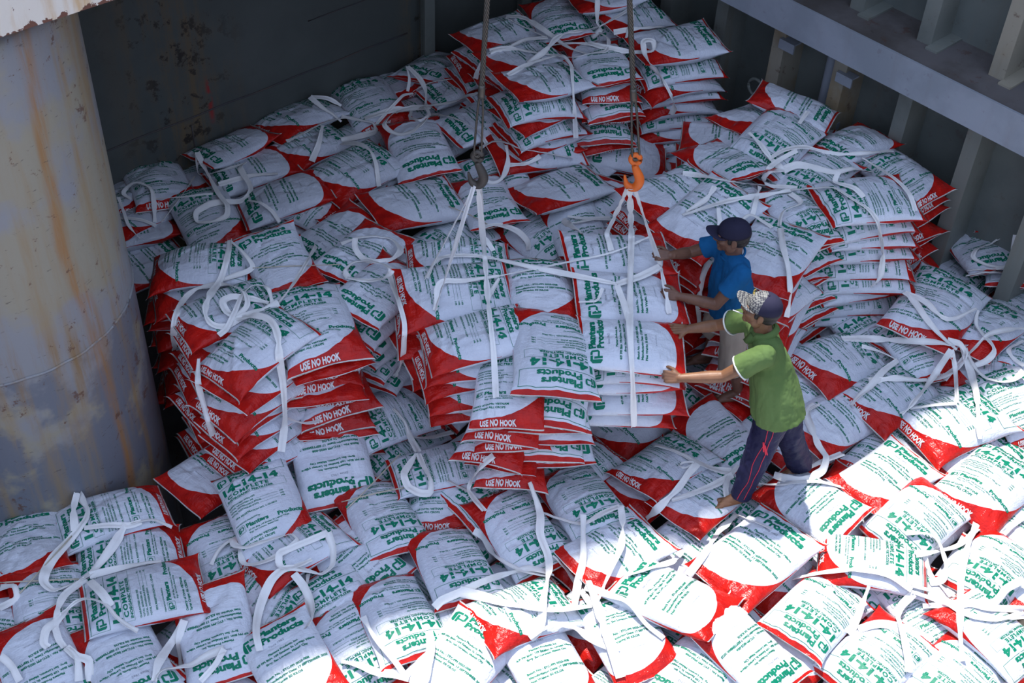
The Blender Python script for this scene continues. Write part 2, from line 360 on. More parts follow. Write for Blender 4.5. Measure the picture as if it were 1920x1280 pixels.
def logo(x, y, h, box_=False):
    """the stencil P mark: slanted left block and a bowl"""
    k = h; q = []
    q.append(poly([(x, y + .12 * k), (x + .18 * k, y), (x + .30 * k, y), (x + .30 * k, y + .72 * k), (x + .62 * k, y + .72 * k), (x + .62 * k, y + .90 * k), (x + .22 * k, y + .90 * k), (x, y + .72 * k)]))
    q.append(poly([(x + .36 * k, y), (x + .52 * k, y), (x + .52 * k, y + .22 * k), (x + .86 * k, y + .22 * k), (x + 1.0 * k, y + .36 * k), (x + .36 * k, y + .36 * k)]))
    q.append(poly([(x + .86 * k, y + .36 * k), (x + 1.0 * k, y + .36 * k), (x + 1.0 * k, y + .80 * k), (x + .88 * k, y + .90 * k), (x + .68 * k, y + .90 * k), (x + .68 * k, y + .74 * k), (x + .86 * k, y + .74 * k)]))
    q.append(poly([(x + .36 * k, y + .36 * k), (x + .52 * k, y + .36 * k), (x + .52 * k, y + .62 * k), (x + .36 * k, y + .62 * k)]))
    if box_: q += outline(x - .15 * k, y - .18 * k, x + 1.2 * k, y + 1.1 * k, .05 * k)
    return q
def merge(parts):
    V, Fc = [], []
    for v, f in parts:
        b = len(V); V += v; Fc += [tuple(i + b for i in q) for q in f]
    return V, Fc
T = text2d
front_green = merge(
    logo(-.195, .222, .062) + [T('Planters', .050, -.120, .262, .028, 1.18), T('Products', .050, -.120, .218, .028, 1.18)] +
    outline(-.212, .205, .175, .312, .0025) +
    [T('14-14-14', .066, -.190, .138, .050, 1.16, 0, 'LEFT', 1.12), T('COMPLETE', .034, -.165, .098, .03, 1.15, 0, 'LEFT', 1.25), T('INORGANIC FERTILIZER', .021, -.175, .074, .025, 1.12)] +
    outline(-.190, .068, .150, .128, .0012) +
    [T(s, .0135, -.185, .030 - .019 * k, .018, 1.0) for k, s in enumerate(('GUARANTEED ANALYSIS', 'TOTAL NITROGEN (N)', 'TOTAL PHOSPHORUS (P2O5)', 'TOTAL POTASSIUM (K2O)'))] +
    [bar(-.04 + .02 * (k > 1), .0115 - .019 * k, .085, .0127 - .019 * k) for k in range(3)] + [T('14%', .0135, .092, .010 - .019 * k, .018) for k in range(3)] +
    [T('FPA REGISTRATION NO. 1-1D-0810', .0145, -.165, -.062, .02, 1.0), T('Imported and Distributed by:', .012, -.185, -.103, .015)] +
    logo(-.178, -.153, .034, True) + [T('Planters', .034, -.130, -.142, .03, 1.10), T('Products', .034, .040, -.150, .03, 1.10)] +
    [T(s, .0125, -.125, -.166 - .015 * k, .012) for k, s in enumerate(('4/F PPI Bldg. 109 Esteban St. Legaspi Village', 'Brgy. San Lorenzo, Makati City'))] +
    [T(s, .0175, -.200, -.222 - .022 * k, .025, 1.0) for k, s in enumerate(('Country of Origin: VIETNAM', 'Target Crops: ALL CROPS'))])
front_white = merge([T('USE NO HOOK', .034, -.045, -.332, .03, .80, 0, 'CENTER')])
back_green = merge(
    logo(-.185, .205, .085) + [T('Planters', .058, -.088, .250, .036, 1.12), T('Products', .058, -.088, .198, .036, 1.12)] +
    [T(s, .0185, 0.0, .108 - .026 * k, .025, 1.0, 0, 'CENTER') for k, s in enumerate(('Planters Products, Inc.', '4/F PPI Bldg. 109 Esteban St. Legaspi Village', 'Brgy. San Lorenzo, Makati City'))] +
    [T(s, .0195, -.150, -.030 - .028 * k, .028, 1.0) for k, s in enumerate(('Batch No. : STC-PPI 0025-008', 'Manufacturing Date: 17 SEPTEMBER 2025', 'Net Weight: 50 KILOS'))])
back_grey = merge([T('Since 1962', .020, -.02, .158, 0, 1.0, 0, 'CENTER'), T('000 0000 000-0000 0 000', .008, -.05, -.150, 0)])
def dice(VF, step=.022):
    V, Fc = VF; b = bmesh.new(); vs = [b.verts.new((x_, y_, 0)) for x_, y_ in V]
    for f in Fc:
        try: b.faces.new([vs[i] for i in f])
        except ValueError: pass
    for k in range(int(.5 / step)):
        c_ = -.25 + step * (k + .5); b_geo = b.verts[:] + b.edges[:] + b.faces[:]
        bmesh.ops.bisect_plane(b, geom=b_geo, plane_co=(c_, 0, 0), plane_no=(1, 0, 0), dist=1e-6)
    for k in range(int(.72 / step)):
        c_ = -.36 + step * (k + .5); b_geo = b.verts[:] + b.edges[:] + b.faces[:]
        bmesh.ops.bisect_plane(b, geom=b_geo, plane_co=(0, c_, 0), plane_no=(0, 1, 0), dist=1e-6)
    b.verts.index_update(); V2 = np.array([v.co[:2] for v in b.verts]); F2 = [tuple(v.index for v in f.verts) for f in b.faces]; b.free()
    return V2, F2
DECALS = [(dice(front_green), 1, 0), (dice(front_white), 2, 0), (dice(back_green), 1, 1), (dice(back_grey), 3, 1)]

# ---------------------------------------------------------------- sack meshes
def sack_surface(seed):
    r = np.random.RandomState(seed)
    ph = r.uniform(0, 6.28, 12); b1, b2 = r.uniform(-.020, .006), r.uniform(-.045, .0); tw = r.uniform(-.16, .16)
    creases = [(r.uniform(-.2, .2), r.uniform(-.28, .28), r.uniform(0, PI), r.uniform(.08, .2), r.uniform(.004, .010) * r.choice([-1, 1])) for _ in range(12)]
    lump = r.uniform(-1, 1, (5, 4)); ear = r.uniform(-.012, .022, 4); skew = r.uniform(-.03, .03)
    k1 = r.randint(9, 15)
    def S(u, v, side):
        """u,v in -1..1; side +1 top, -1 bottom; arrays"""
        u = np.clip(u, -1, 1); v = np.clip(v, -1, 1); au = np.abs(u); av = np.abs(v)
        w = np.clip((au - .62) / .38, 0, 1); f = (au - .19 * w ** 2) / .81 * 1.0; f = np.minimum(f, 1)
        g = np.clip(1 - f ** 2.45, 0, 1) ** .56
        vv = np.clip(av / .955, 0, 1); gy = np.clip(1 - vv ** 2.7, 0, 1) ** .60
        a = SW_ / 2 * (1.03 - .075 * (1 - av ** 4))
        L2 = SL_ / 2 * (1 + .018 * au ** 3 * 1.0)
        cornr = np.where(u > 0, np.where(v > 0, ear[0], ear[1]), np.where(v > 0, ear[2], ear[3]))
        x_ = a * f * np.sign(u) + cornr * np.sign(u) * av ** 8 * au ** 4
        y_ = L2 * v + cornr * np.sign(v) * au ** 6 * av ** 6
        amp = 1 + .10 * np.sin(2.1 * u + ph[0]) * np.sin(2.6 * v + ph[1]) + .07 * np.sin(5 * u + ph[2]) * np.cos(4 * v + ph[3])
        z_ = ST_ / 2 * g * gy * amp
        body = np.clip(g * 1.2, 0, 1)
        # gathers running in from both hems
        z_ = z_ + body * .0100 * np.exp(-((1 - av) / .18)) * np.clip(gy * 3, 0, 1) * np.sin(k1 * u + ph[4] + 2 * v)
        z_ = z_ + body * .004 * np.exp(-((1 - av) / .30)) * np.sin(2.3 * k1 * u + ph[5] + 3 * v) * np.clip(gy * 3, 0, 1)
        # diagonal pulls at the corners
        dd = au * .8 + av
        z_ = z_ + .006 * body * np.clip((dd - 1.25) / .4, 0, 1) * np.clip(gy * 2, 0, 1) * np.sin(26 * (au * .7 - av * .7) + ph[6])
        for (cx, cy, an, ln, am) in creases:
            X = u * .24 - cx; Y = v * .35 - cy; al = X * math.cos(an) + Y * math.sin(an); ac = -X * math.sin(an) + Y * math.cos(an)
            z_ = z_ + am * body * np.clip(gy * 1.5, 0, 1) * np.exp(-(ac / .013) ** 2) * np.exp(-(al / ln) ** 4) * side
        z_ = z_ * side + .0012 * side
        # hem ripple and the sag of the whole sack
        z_ = z_ + .007 * np.sin(5 * u + ph[7] + np.sign(v)) * av ** 14 - .010 * av ** 14
        z_ = z_ + b1 * (x_ / .24) ** 2 + b2 * (y_ / .35) ** 2 + tw * x_ * y_
        x_ = x_ + skew * y_
        return np.stack([x_, y_, z_], -1)
    return S
NU, NV = 38, 54
def make_sack_mesh(seed, plain=False, NU=38, NV=54):
    S = sack_surface(seed)
    tu = np.linspace(-1, 1, NU + 1); tv = np.linspace(-1, 1, NV + 1)
    U, V = np.meshgrid(tu, tv, indexing='ij')
    A = S(U, V, 1).reshape(-1, 3); B = S(U, V, -1).reshape(-1, 3)
    idx = np.arange((NU + 1) * (NV + 1)).reshape(NU + 1, NV + 1)
    border = np.zeros_like(idx, bool); border[0] = border[-1] = True; border[:, 0] = border[:, -1] = True
    verts = list(map(tuple, A)); bi = idx.copy(); nx_ = len(verts)
    for i in range(NU + 1):
        for j in range(NV + 1):
            if not border[i, j]: bi[i, j] = nx_; verts.append(tuple(B[idx[i, j]])); nx_ += 1
    faces, uvs, mats = [], [], []
    hx, hy = SW_ / 2, SL_ / 2
    def uvof(i, j, s):
        x_ = tu[i] * hx * s; return (x_ + (2.0 if s < 0 else 0.0), tv[j] * hy)
    for i in range(NU):
        for j in range(NV):
            c = [(i, j), (i + 1, j), (i + 1, j + 1), (i, j + 1)]
            faces.append([int(idx[a]) for a in c]); uvs += [uvof(*a, 1) for a in c]; mats.append(0)
            c = c[::-1]; faces.append([int(bi[a]) for a in c]); uvs += [uvof(*a, -1) for a in c]; mats.append(0)
    for (V2, F2), mi, back in ([] if plain else DECALS):
        s = -1 if back else 1
        u = V2[:, 0] / hx * s; v = V2[:, 1] / hy; e_ = 1e-3
        P = S(u, v, s); Pu = S(u + e_, v, s) - S(u - e_, v, s); Pv = S(u, v + e_, s) - S(u, v - e_, s)
        N = np.cross(Pu, Pv); N /= np.linalg.norm(N, axis=1)[:, None] + 1e-9; N *= np.sign(N[:, 2:3] * s + 1e-9)
        P = P + N * .0022; b = len(verts); verts += list(map(tuple, P))
        for f in F2:
            f = [i + b for i in f]
            if back: f = f[::-1]
            faces.append(f); uvs += [(0, 0)] * len(f); mats.append(mi)
    me = bpy.data.meshes.new('fertilizer_sack'); me.from_pydata(verts, [], faces); me.update()
    l = me.uv_layers.new(name='UVMap'); l.data.foreach_set('uv', [c for q in uvs for c in q])
    me.polygons.foreach_set('material_index', mats); me.polygons.foreach_set('use_smooth', [True] * len(faces))
    for m in (MAT_SACK, MAT_INK, MAT_WINK, MAT_GINK): me.materials.append(m)
    return me
SACKS = [make_sack_mesh(s) for s in range(14)]

# ---------------------------------------------------------------- the sacks
def sack_matrix(x, y, z, tx, ty, yaw, s, face):
    n = Vector((-tx, -ty, 1)).normalized(); yv = Vector((-math.sin(yaw), math.cos(yaw), 0)); yv = (yv - n * yv.dot(n)).normalized()
    xv = yv.cross(n).normalized(); R = Matrix((xv, yv, n)).transposed()
    if face == 'K': R = R @ Matrix.Rotation(PI, 3, 'Y')
    return Matrix.Translation((x, y, z)) @ R.to_4x4() @ Matrix.Scale(s, 4)
def put_sacks(data):
    for k, (x, y, z, tx, ty, yaw, s, face, var, grp, lab) in enumerate(data):
        o = bpy.data.objects.new('fertilizer_sack', SACKS[var % len(SACKS)])
        o.matrix_world = sack_matrix(x, y, z, tx, ty, yaw, s, face); COL.objects.link(o)
        tag(o, lab, 'sack', grp)

def put_rest(data):
    """the few sacks beyond the three hundred largest in view, of which only slivers show"""
    plain = make_sack_mesh(99, True, 22, 30); n = len(plain.vertices); co = np.empty(n * 3); plain.vertices.foreach_get('co', co); co = np.c_[co.reshape(-1, 3), np.ones(n)]
    polys = [tuple(p.vertices) for p in plain.polygons]; uv = np.empty(len(plain.loops) * 2); plain.uv_layers[0].data.foreach_get('uv', uv)
    V, F = [], []
    for k, (x, y, z, tx, ty, yaw, s, face) in enumerate(data):
        m = np.array(sack_matrix(x, y, z, tx, ty, yaw, s, face)); V += list(map(tuple, (co @ m.T)[:, :3])); F += [tuple(i + n * k for i in p) for p in polys]
    me = bpy.data.meshes.new('buried_sacks'); me.from_pydata(V, [], F); l = me.uv_layers.new(name='UVMap'); l.data.foreach_set('uv', np.tile(uv, len(data)))
    tag(mesh_obj('buried_sacks', me, MAT_SACK), 'slivers of further red and white sacks between and under the others', 'sacks', None, 'stuff')

SACK_DATA = [
(1.566,5.096,0.092,0.093,-0.050,-0.816,1.070,'K',6,'sacks on the open floor layer','fertilizer sack, address side up, sunlit, in front of the bare foot'),
(-2.053,4.496,0.220,0.012,-0.174,1.964,1.002,'F',11,'sacks in front of the column','fertilizer sack, 14-14-14 side up, front of the three sideways ones, lower left'),
(0.248,5.782,1.110,-0.141,-0.005,-3.099,1.070,'F',12,'sacks of the hanging load','fertilizer sack, 14-14-14 side up, front centre of the load, upside down print'),
(-1.607,4.333,0.120,0.053,0.214,-2.791,0.930,'K',2,'sacks in front of the column','fertilizer sack, address side up, squeezed by straps at the bottom, left'),
(1.026,4.705,0.140,-0.016,-0.219,1.001,1.000,'K',10,'sacks on the open floor layer','fertilizer sack, address side up, sunlit, curved red side toward right'),
(-0.370,6.284,1.100,-0.046,0.190,-1.331,1.048,'F',8,'sacks of the hanging load','fertilizer sack, 14-14-14 side up, middle left of the hanging load'),
(3.079,6.357,0.111,0.034,0.054,-1.046,1.070,'F',8,'sacks near the shell at right','fertilizer sack, 14-14-14 side up, sunlit right end, hem facing lower left'),
(-1.480,5.219,0.220,0.012,0.152,0.497,0.997,'F',7,'sacks on the open floor layer','fertilizer sack, 14-14-14 side up, tilted one, upright 14-14-14, left of centre'),
(-1.572,5.838,0.980,0.207,0.072,-0.719,0.966,'F',2,'sacks of the left stack','fertilizer sack, 14-14-14 side up, front left corner, pointed red corner down'),
(1.910,4.728,0.091,-0.022,-0.110,2.426,0.930,'F',2,'sacks on the open floor layer','fertilizer sack, 14-14-14 side up, sunlit, front row, upside down print'),
(-0.579,4.481,0.160,-0.057,-0.115,-2.674,0.930,'F',13,'sacks on the open floor layer','fertilizer sack, 14-14-14 side up, sun line crosses its lower half'),
(0.105,5.178,0.140,-0.168,0.113,-2.521,0.930,'F',11,'sacks on the open floor layer','fertilizer sack, 14-14-14 side up, dusty one left of the half sunlit pair'),
(3.096,7.325,0.314,-0.019,0.068,-0.585,1.180,'F',0,'sacks near the shell at right','fertilizer sack, 14-14-14 side up, upright 14-14-14, tilted, right of right stack'),
(2.214,4.426,0.082,0.121,-0.029,2.316,0.930,'F',8,'sacks on the open floor layer','fertilizer sack, 14-14-14 side up, sunlit at bottom right of centre'),
(0.149,4.552,0.180,-0.061,-0.211,-1.007,0.930,'F',2,'sacks on the open floor layer','fertilizer sack, 14-14-14 side up, sunlit with use no hook strip at lower left'),
(2.284,5.070,0.142,0.070,-0.158,-1.792,0.946,'F',5,'sacks on the open floor layer','fertilizer sack, 14-14-14 side up, sunlit, 14-14-14 reading downward'),
(-1.129,4.121,0.140,0.099,0.197,0.567,0.930,'K',1,'sacks on the open floor layer','fertilizer sack, address side up, bottom edge, big upright name print'),
(0.751,4.482,0.094,-0.051,-0.030,0.460,0.930,'K',0,'sacks on the open floor layer','fertilizer sack, address side up, sunlit with red lower curve near bottom centre'),
(-1.252,6.127,0.931,-0.041,0.026,0.410,1.070,'F',1,'sacks of the left stack','fertilizer sack, 14-14-14 side up, front right, upright print'),
(-0.295,4.909,0.122,-0.086,-0.157,-2.740,0.930,'F',12,'sacks on the open floor layer','fertilizer sack, 14-14-14 side up, shaded centre bottom, upside down print'),
(0.693,5.079,0.093,-0.013,-0.042,-0.885,0.930,'K',3,'sacks on the open floor layer','fertilizer sack, address side up, half sunlit, under the load right corner'),
(3.196,5.811,0.103,-0.015,0.020,-0.769,1.049,'F',10,'sacks on the open floor layer','fertilizer sack, 14-14-14 side up, sunlit at right edge, hem facing lower left'),
(0.730,5.870,1.107,-0.068,0.046,1.590,0.932,'K',0,'sacks of the hanging load','fertilizer sack, address side up, front right corner held by the green worker'),
(-2.432,5.146,0.146,0.087,-0.202,2.053,0.970,'F',10,'sacks in front of the column','fertilizer sack, 14-14-14 side up, back of the front left rows, by the column'),
(-2.505,4.002,0.170,-0.131,0.166,-2.485,0.930,'K',1,'sacks in front of the column','fertilizer sack, address side up, bottom left corner, upside down address'),
(0.728,6.326,1.078,-0.085,0.028,1.676,1.020,'K',10,'sacks of the hanging load','fertilizer sack, address side up, middle right of the load at the blue worker hands'),
(2.911,4.603,0.134,-0.198,-0.096,-2.448,0.930,'F',9,'sacks on the open floor layer','fertilizer sack, 14-14-14 side up, sunlit at lower right edge'),
(1.436,4.379,0.130,-0.213,-0.054,-2.354,0.930,'K',3,'sacks on the open floor layer','fertilizer sack, address side up, sunlit, left of the bulging pair at bottom'),
(-0.224,5.882,1.113,0.156,0.013,-1.297,0.930,'F',13,'sacks of the hanging load','fertilizer sack, 14-14-14 side up, front left corner of the hanging load'),
(2.660,5.485,0.089,0.014,0.137,2.318,0.930,'F',9,'sacks on the open floor layer','fertilizer sack, 14-14-14 side up, sunlit with upside down print, right'),
(1.985,5.583,0.056,0.112,-0.006,-2.345,0.930,'K',1,'sacks on the open floor layer','fertilizer sack, address side up, right of the bare foot, half in sunlight'),
(2.484,7.650,1.004,-0.034,0.007,1.812,1.070,'F',11,'sacks of the right stack','fertilizer sack, 14-14-14 side up, front right, striped by 14-14-14 reading sideways'),
(-0.213,4.197,0.140,-0.029,0.101,-0.550,0.930,'K',12,'sacks on the open floor layer','fertilizer sack, address side up, sunlit at bottom edge, left of centre'),
(-2.060,4.083,0.157,-0.082,-0.060,-2.532,0.930,'K',8,'sacks in front of the column','fertilizer sack, address side up, bottom edge, upside down address, left'),
(-1.260,4.955,0.150,0.175,-0.133,-0.867,0.930,'F',5,'sacks on the open floor layer','fertilizer sack, 14-14-14 side up, hem facing lower left under looped straps'),
(1.315,7.335,1.002,0.063,0.183,-0.754,1.070,'K',6,'sacks of the right stack','fertilizer sack, address side up, broad one behind the blue capped worker'),
(-0.757,5.253,0.120,-0.071,-0.124,-2.649,0.930,'F',13,'sacks on the open floor layer','fertilizer sack, 14-14-14 side up, shaded, under the crossing twine'),
(-1.140,5.706,0.140,-0.070,0.209,-2.811,1.070,'K',13,'sacks on the open floor layer','fertilizer sack, address side up, plump one at front right of left stack'),
(1.728,6.949,0.995,-0.008,0.043,-0.522,1.070,'K',10,'sacks of the right stack','fertilizer sack, address side up, curved red corner directly behind both caps'),
(3.070,5.141,0.085,-0.021,-0.063,2.392,0.930,'F',7,'sacks on the open floor layer','fertilizer sack, 14-14-14 side up, sunlit at right, under the knotted straps'),
(1.066,5.868,0.064,0.114,-0.180,-0.822,0.930,'F',4,'sacks on the open floor layer','fertilizer sack, 14-14-14 side up, hem to the left, below the load right side'),
(0.491,5.497,0.095,0.061,-0.081,-2.653,0.930,'F',11,'sacks on the open floor layer','fertilizer sack, 14-14-14 side up, upside down print, just below the load'),
(-0.781,7.885,0.590,-0.103,-0.027,-1.047,1.070,'K',4,'sacks along the bulkhead','fertilizer sack, address side up, big one with wide red front left of the slings'),
(-1.823,6.228,0.890,0.032,-0.039,-0.988,0.982,'F',12,'sacks of the left stack','fertilizer sack, 14-14-14 side up, middle left under the curled strap'),
(2.518,5.842,0.051,0.026,-0.001,-0.876,0.930,'K',2,'sacks on the open floor layer','fertilizer sack, address side up, half shaded, behind the sunlit rows'),
(-1.587,6.772,0.867,-0.012,0.081,0.545,0.930,'K',9,'sacks of the left stack','fertilizer sack, address side up, upright address print, back centre of left stack'),
(0.653,6.765,1.080,-0.009,-0.052,1.712,1.006,'K',9,'sacks of the hanging load','fertilizer sack, address side up, back right of the hanging load'),
(-2.114,6.735,0.856,0.074,-0.069,-1.412,0.968,'F',7,'sacks of the left stack','fertilizer sack, 14-14-14 side up, back left corner of left stack'),
(2.368,6.878,0.160,-0.202,-0.047,-0.957,1.051,'F',7,'sacks near the shell at right','fertilizer sack, 14-14-14 side up, long one with use no hook strip facing left'),
(2.682,6.604,0.097,-0.092,0.020,-0.862,1.014,'F',8,'sacks near the shell at right','fertilizer sack, 14-14-14 side up, below wide strap, hem facing lower left'),
(1.925,8.334,1.040,-0.041,0.186,2.500,1.034,'F',9,'sacks of the right stack','fertilizer sack, 14-14-14 side up, upside down print at back of right stack'),
(0.004,5.642,0.980,0.117,0.186,-0.045,0.930,'F',6,'sacks of the hanging load','fertilizer sack, 14-14-14 side up, front, beneath and left of the upside down one'),
(-2.259,4.880,0.116,0.038,-0.217,1.945,0.933,'F',9,'sacks in front of the column','fertilizer sack, 14-14-14 side up, middle of the front left rows'),
(-0.819,8.687,0.537,0.025,0.078,-2.788,1.070,'K',11,'sacks along the bulkhead','fertilizer sack, address side up, print upside down, left of the left rope'),
(-2.861,4.874,0.119,0.115,-0.187,0.447,0.930,'K',3,'sacks in front of the column','fertilizer sack, address side up, at left edge by the column, upright print'),
(1.287,5.634,0.016,0.002,-0.065,-0.736,0.939,'K',6,'sacks on the open floor layer','fertilizer sack, address side up, beneath the green worker front foot'),
(-1.788,8.001,0.500,0.216,0.008,1.988,1.013,'K',4,'sacks along the bulkhead','fertilizer sack, address side up, glossy one right of the curled strap loop'),
(-2.576,4.422,0.160,-0.204,-0.052,-2.682,0.930,'F',0,'sacks in front of the column','fertilizer sack, 14-14-14 side up, upside down print under crossing straps'),
(-0.844,4.279,0.090,-0.009,0.220,-2.525,0.930,'F',5,'sacks on the open floor layer','fertilizer sack, 14-14-14 side up, left of the sack the sun line crosses'),
(-2.340,7.826,0.408,-0.050,0.118,0.535,1.018,'F',1,'sacks along the bulkhead','fertilizer sack, 14-14-14 side up, upright print just behind the left stack'),
(-1.287,8.344,0.547,-0.046,0.044,-0.730,1.070,'F',13,'sacks along the bulkhead','fertilizer sack, 14-14-14 side up, red hem facing front above the left stack'),
(0.311,8.178,0.563,0.086,-0.152,-0.992,1.070,'K',1,'sacks along the bulkhead','fertilizer sack, address side up, large flat one behind the load between hooks'),
(-0.425,5.676,0.130,0.125,-0.181,1.868,0.930,'F',4,'sacks on the open floor layer','fertilizer sack, 14-14-14 side up, tied by a strap loop below the load'),
(1.194,9.444,1.139,0.038,0.014,-1.213,1.063,'K',2,'sacks of the tall stack','fertilizer sack, address side up, top right corner of the tall stack'),
(0.166,6.401,1.054,-0.037,-0.018,0.155,0.946,'K',11,'sacks of the hanging load','fertilizer sack, address side up, back centre of the load, upright print'),
(2.232,6.342,0.060,-0.159,0.153,-0.853,0.930,'K',11,'sacks on the open floor layer','fertilizer sack, address side up, right of the green worker, strap crossing'),
(0.303,4.216,0.105,-0.154,-0.028,0.495,0.930,'K',4,'sacks on the open floor layer','fertilizer sack, address side up, sunlit at bottom edge, centre'),
(1.450,6.186,-0.008,0.063,0.052,-2.492,0.930,'K',5,'sacks on the open floor layer','fertilizer sack, address side up, behind the green worker knees'),
(-1.060,6.975,0.812,0.034,-0.009,2.584,0.930,'K',6,'sacks of the left stack','fertilizer sack, address side up, right rear, ringed by a strap loop'),
(-0.884,6.531,0.870,-0.059,0.013,2.583,0.930,'K',10,'sacks of the left stack','fertilizer sack, address side up, right rear corner, logo toward the front'),
(-0.796,6.111,0.140,-0.205,0.080,2.201,0.930,'F',0,'sacks on the open floor layer','fertilizer sack, 14-14-14 side up, between left stack and load, box print left'),
(-1.307,9.423,0.494,0.063,0.067,0.501,1.070,'F',7,'sacks along the bulkhead','fertilizer sack, 14-14-14 side up, upright print beside the bulkhead, right of straps'),
(0.132,8.806,1.123,-0.048,-0.084,-1.031,0.979,'K',3,'sacks of the tall stack','fertilizer sack, address side up, front top left, broad red front'),
(2.639,4.307,0.070,-0.006,0.053,2.342,0.930,'F',11,'sacks on the open floor layer','fertilizer sack, 14-14-14 side up, sunlit, cut by bottom edge far right'),
(-1.709,4.975,0.020,-0.052,0.041,-2.632,0.930,'F',7,'sacks on the open floor layer','fertilizer sack, 14-14-14 side up, round left end beside the dark gap'),
(3.464,7.271,0.192,0.091,-0.189,-0.751,1.070,'F',6,'sacks near the shell at right','fertilizer sack, 14-14-14 side up, under crossing straps near the right edge'),
(-0.248,8.038,0.520,0.062,-0.002,-2.798,0.930,'K',8,'sacks along the bulkhead','fertilizer sack, address side up, print upside down behind the left white slings'),
(1.072,7.664,0.954,0.085,-0.022,-1.015,0.963,'K',5,'sacks of the right stack','fertilizer sack, address side up, left corner above orange hook slings'),
(-2.134,8.445,0.410,0.161,-0.016,2.111,0.986,'K',11,'sacks along the bulkhead','fertilizer sack, address side up, behind the curled strap loop'),
(-0.369,6.645,1.073,-0.027,0.018,-1.429,0.983,'F',7,'sacks of the hanging load','fertilizer sack, 14-14-14 side up, back left of the hanging load'),
(-2.815,8.227,0.420,-0.160,-0.151,0.523,1.070,'F',8,'sacks along the bulkhead','fertilizer sack, 14-14-14 side up, leftmost large one against the dark bulkhead'),
(0.591,9.157,1.108,0.023,-0.040,-2.874,0.983,'K',1,'sacks of the tall stack','fertilizer sack, address side up, front top centre of the tall stack'),
(-0.904,4.546,0.080,-0.079,0.181,0.643,0.930,'F',3,'sacks on the open floor layer','fertilizer sack, 14-14-14 side up, left of the leaning upside down one'),
(2.846,8.158,0.876,-0.009,0.081,0.669,0.933,'F',11,'sacks of the right stack','fertilizer sack, 14-14-14 side up, rightmost on the right stack'),
(1.498,8.051,0.977,0.045,-0.192,-2.538,0.930,'K',3,'sacks of the right stack','fertilizer sack, address side up, left rear with logo toward the strap knot'),
(2.938,7.076,0.140,0.003,0.060,0.388,0.930,'F',5,'sacks near the shell at right','fertilizer sack, 14-14-14 side up, diagonal print left of the strap knot'),
(-2.324,8.638,0.477,0.171,-0.139,2.418,0.930,'K',9,'sacks along the bulkhead','fertilizer sack, address side up, red corner pointing up against the bulkhead'),
(3.547,6.578,0.120,0.052,0.214,0.349,0.930,'F',9,'sacks near the shell at right','fertilizer sack, 14-14-14 side up, right edge at the start of the sunlight'),
(2.182,8.039,0.931,0.080,0.046,2.441,0.930,'F',4,'sacks of the right stack','fertilizer sack, 14-14-14 side up, centre, under the strap knot'),
(0.243,9.799,1.129,0.084,0.052,-2.843,0.930,'K',4,'sacks of the tall stack','fertilizer sack, address side up, upside down print at back of tall stack'),
(-1.857,9.129,0.484,0.128,-0.179,-0.723,1.070,'F',6,'sacks along the bulkhead','fertilizer sack, 14-14-14 side up, long one lying along the bulkhead under straps'),
(1.952,7.489,0.974,-0.181,-0.019,-2.527,0.930,'F',7,'sacks of the right stack','fertilizer sack, 14-14-14 side up, front middle with print toward viewer'),
(1.153,4.266,0.071,0.041,-0.014,2.467,0.930,'K',12,'sacks on the open floor layer','fertilizer sack, address side up, sunlit, cut by bottom edge, middle right'),
(-1.677,8.777,0.470,-0.007,-0.026,-0.805,0.930,'F',3,'sacks along the bulkhead','fertilizer sack, 14-14-14 side up, under the knotted straps mid back'),
(0.093,8.707,0.600,-0.098,0.197,-1.172,1.070,'K',12,'sacks along the bulkhead','fertilizer sack, address side up, strap loop draped over it beside the left hook'),
(2.573,4.806,0.050,-0.089,0.009,0.444,0.930,'F',10,'sacks on the open floor layer','fertilizer sack, 14-14-14 side up, sunlit, buried under the strap tangle'),
(2.090,8.772,1.040,-0.207,-0.074,-1.953,0.930,'K',8,'sacks of the right stack','fertilizer sack, address side up, rearmost, red tip against the shell frames'),
(-0.898,4.929,0.067,-0.016,0.028,-2.264,0.930,'K',0,'sacks on the open floor layer','fertilizer sack, address side up, shaded, left of the big upside down ones'),
(2.529,8.477,0.920,0.059,-0.148,2.245,0.930,'K',0,'sacks of the right stack','fertilizer sack, address side up, rear right beside the shell frames'),
(-0.046,9.234,1.081,-0.009,-0.042,-0.973,0.932,'K',13,'sacks of the tall stack','fertilizer sack, address side up, second row left on tall stack'),
(-1.307,7.442,0.557,-0.013,0.064,2.437,0.998,'K',3,'sacks along the bulkhead','fertilizer sack, address side up, behind left stack beside the looped strap'),
(-0.250,9.667,1.048,0.082,0.006,-0.995,0.930,'K',12,'sacks of the tall stack','fertilizer sack, address side up, top left corner of the tall stack'),
(0.120,7.858,0.380,-0.049,0.105,-2.308,0.930,'F',5,'sacks along the bulkhead','fertilizer sack, 14-14-14 side up, directly behind the load, left part'),
(3.621,8.138,0.230,0.202,-0.088,-2.918,0.930,'K',2,'sacks near the shell at right','fertilizer sack, address side up, looped strap on it near the right edge'),
(-0.301,8.998,0.640,0.210,0.064,2.123,1.044,'K',2,'sacks along the bulkhead','fertilizer sack, address side up, plump one touching the left hanging rope'),
(0.443,7.885,0.420,0.033,0.203,-2.818,0.930,'K',10,'sacks along the bulkhead','fertilizer sack, address side up, directly behind the load, right part'),
(0.850,9.031,0.380,-0.171,0.138,1.576,1.005,'K',4,'sacks along the bulkhead','fertilizer sack, address side up, white panel at the foot of the tall stack'),
(0.854,9.872,1.160,-0.200,0.091,-0.890,0.930,'K',0,'sacks of the tall stack','fertilizer sack, address side up, top of tall stack behind the right rope'),
(-1.374,4.563,0.060,-0.109,-0.025,-1.869,0.930,'F',13,'sacks on the open floor layer','fertilizer sack, 14-14-14 side up, low one between strap pair, left of centre'),
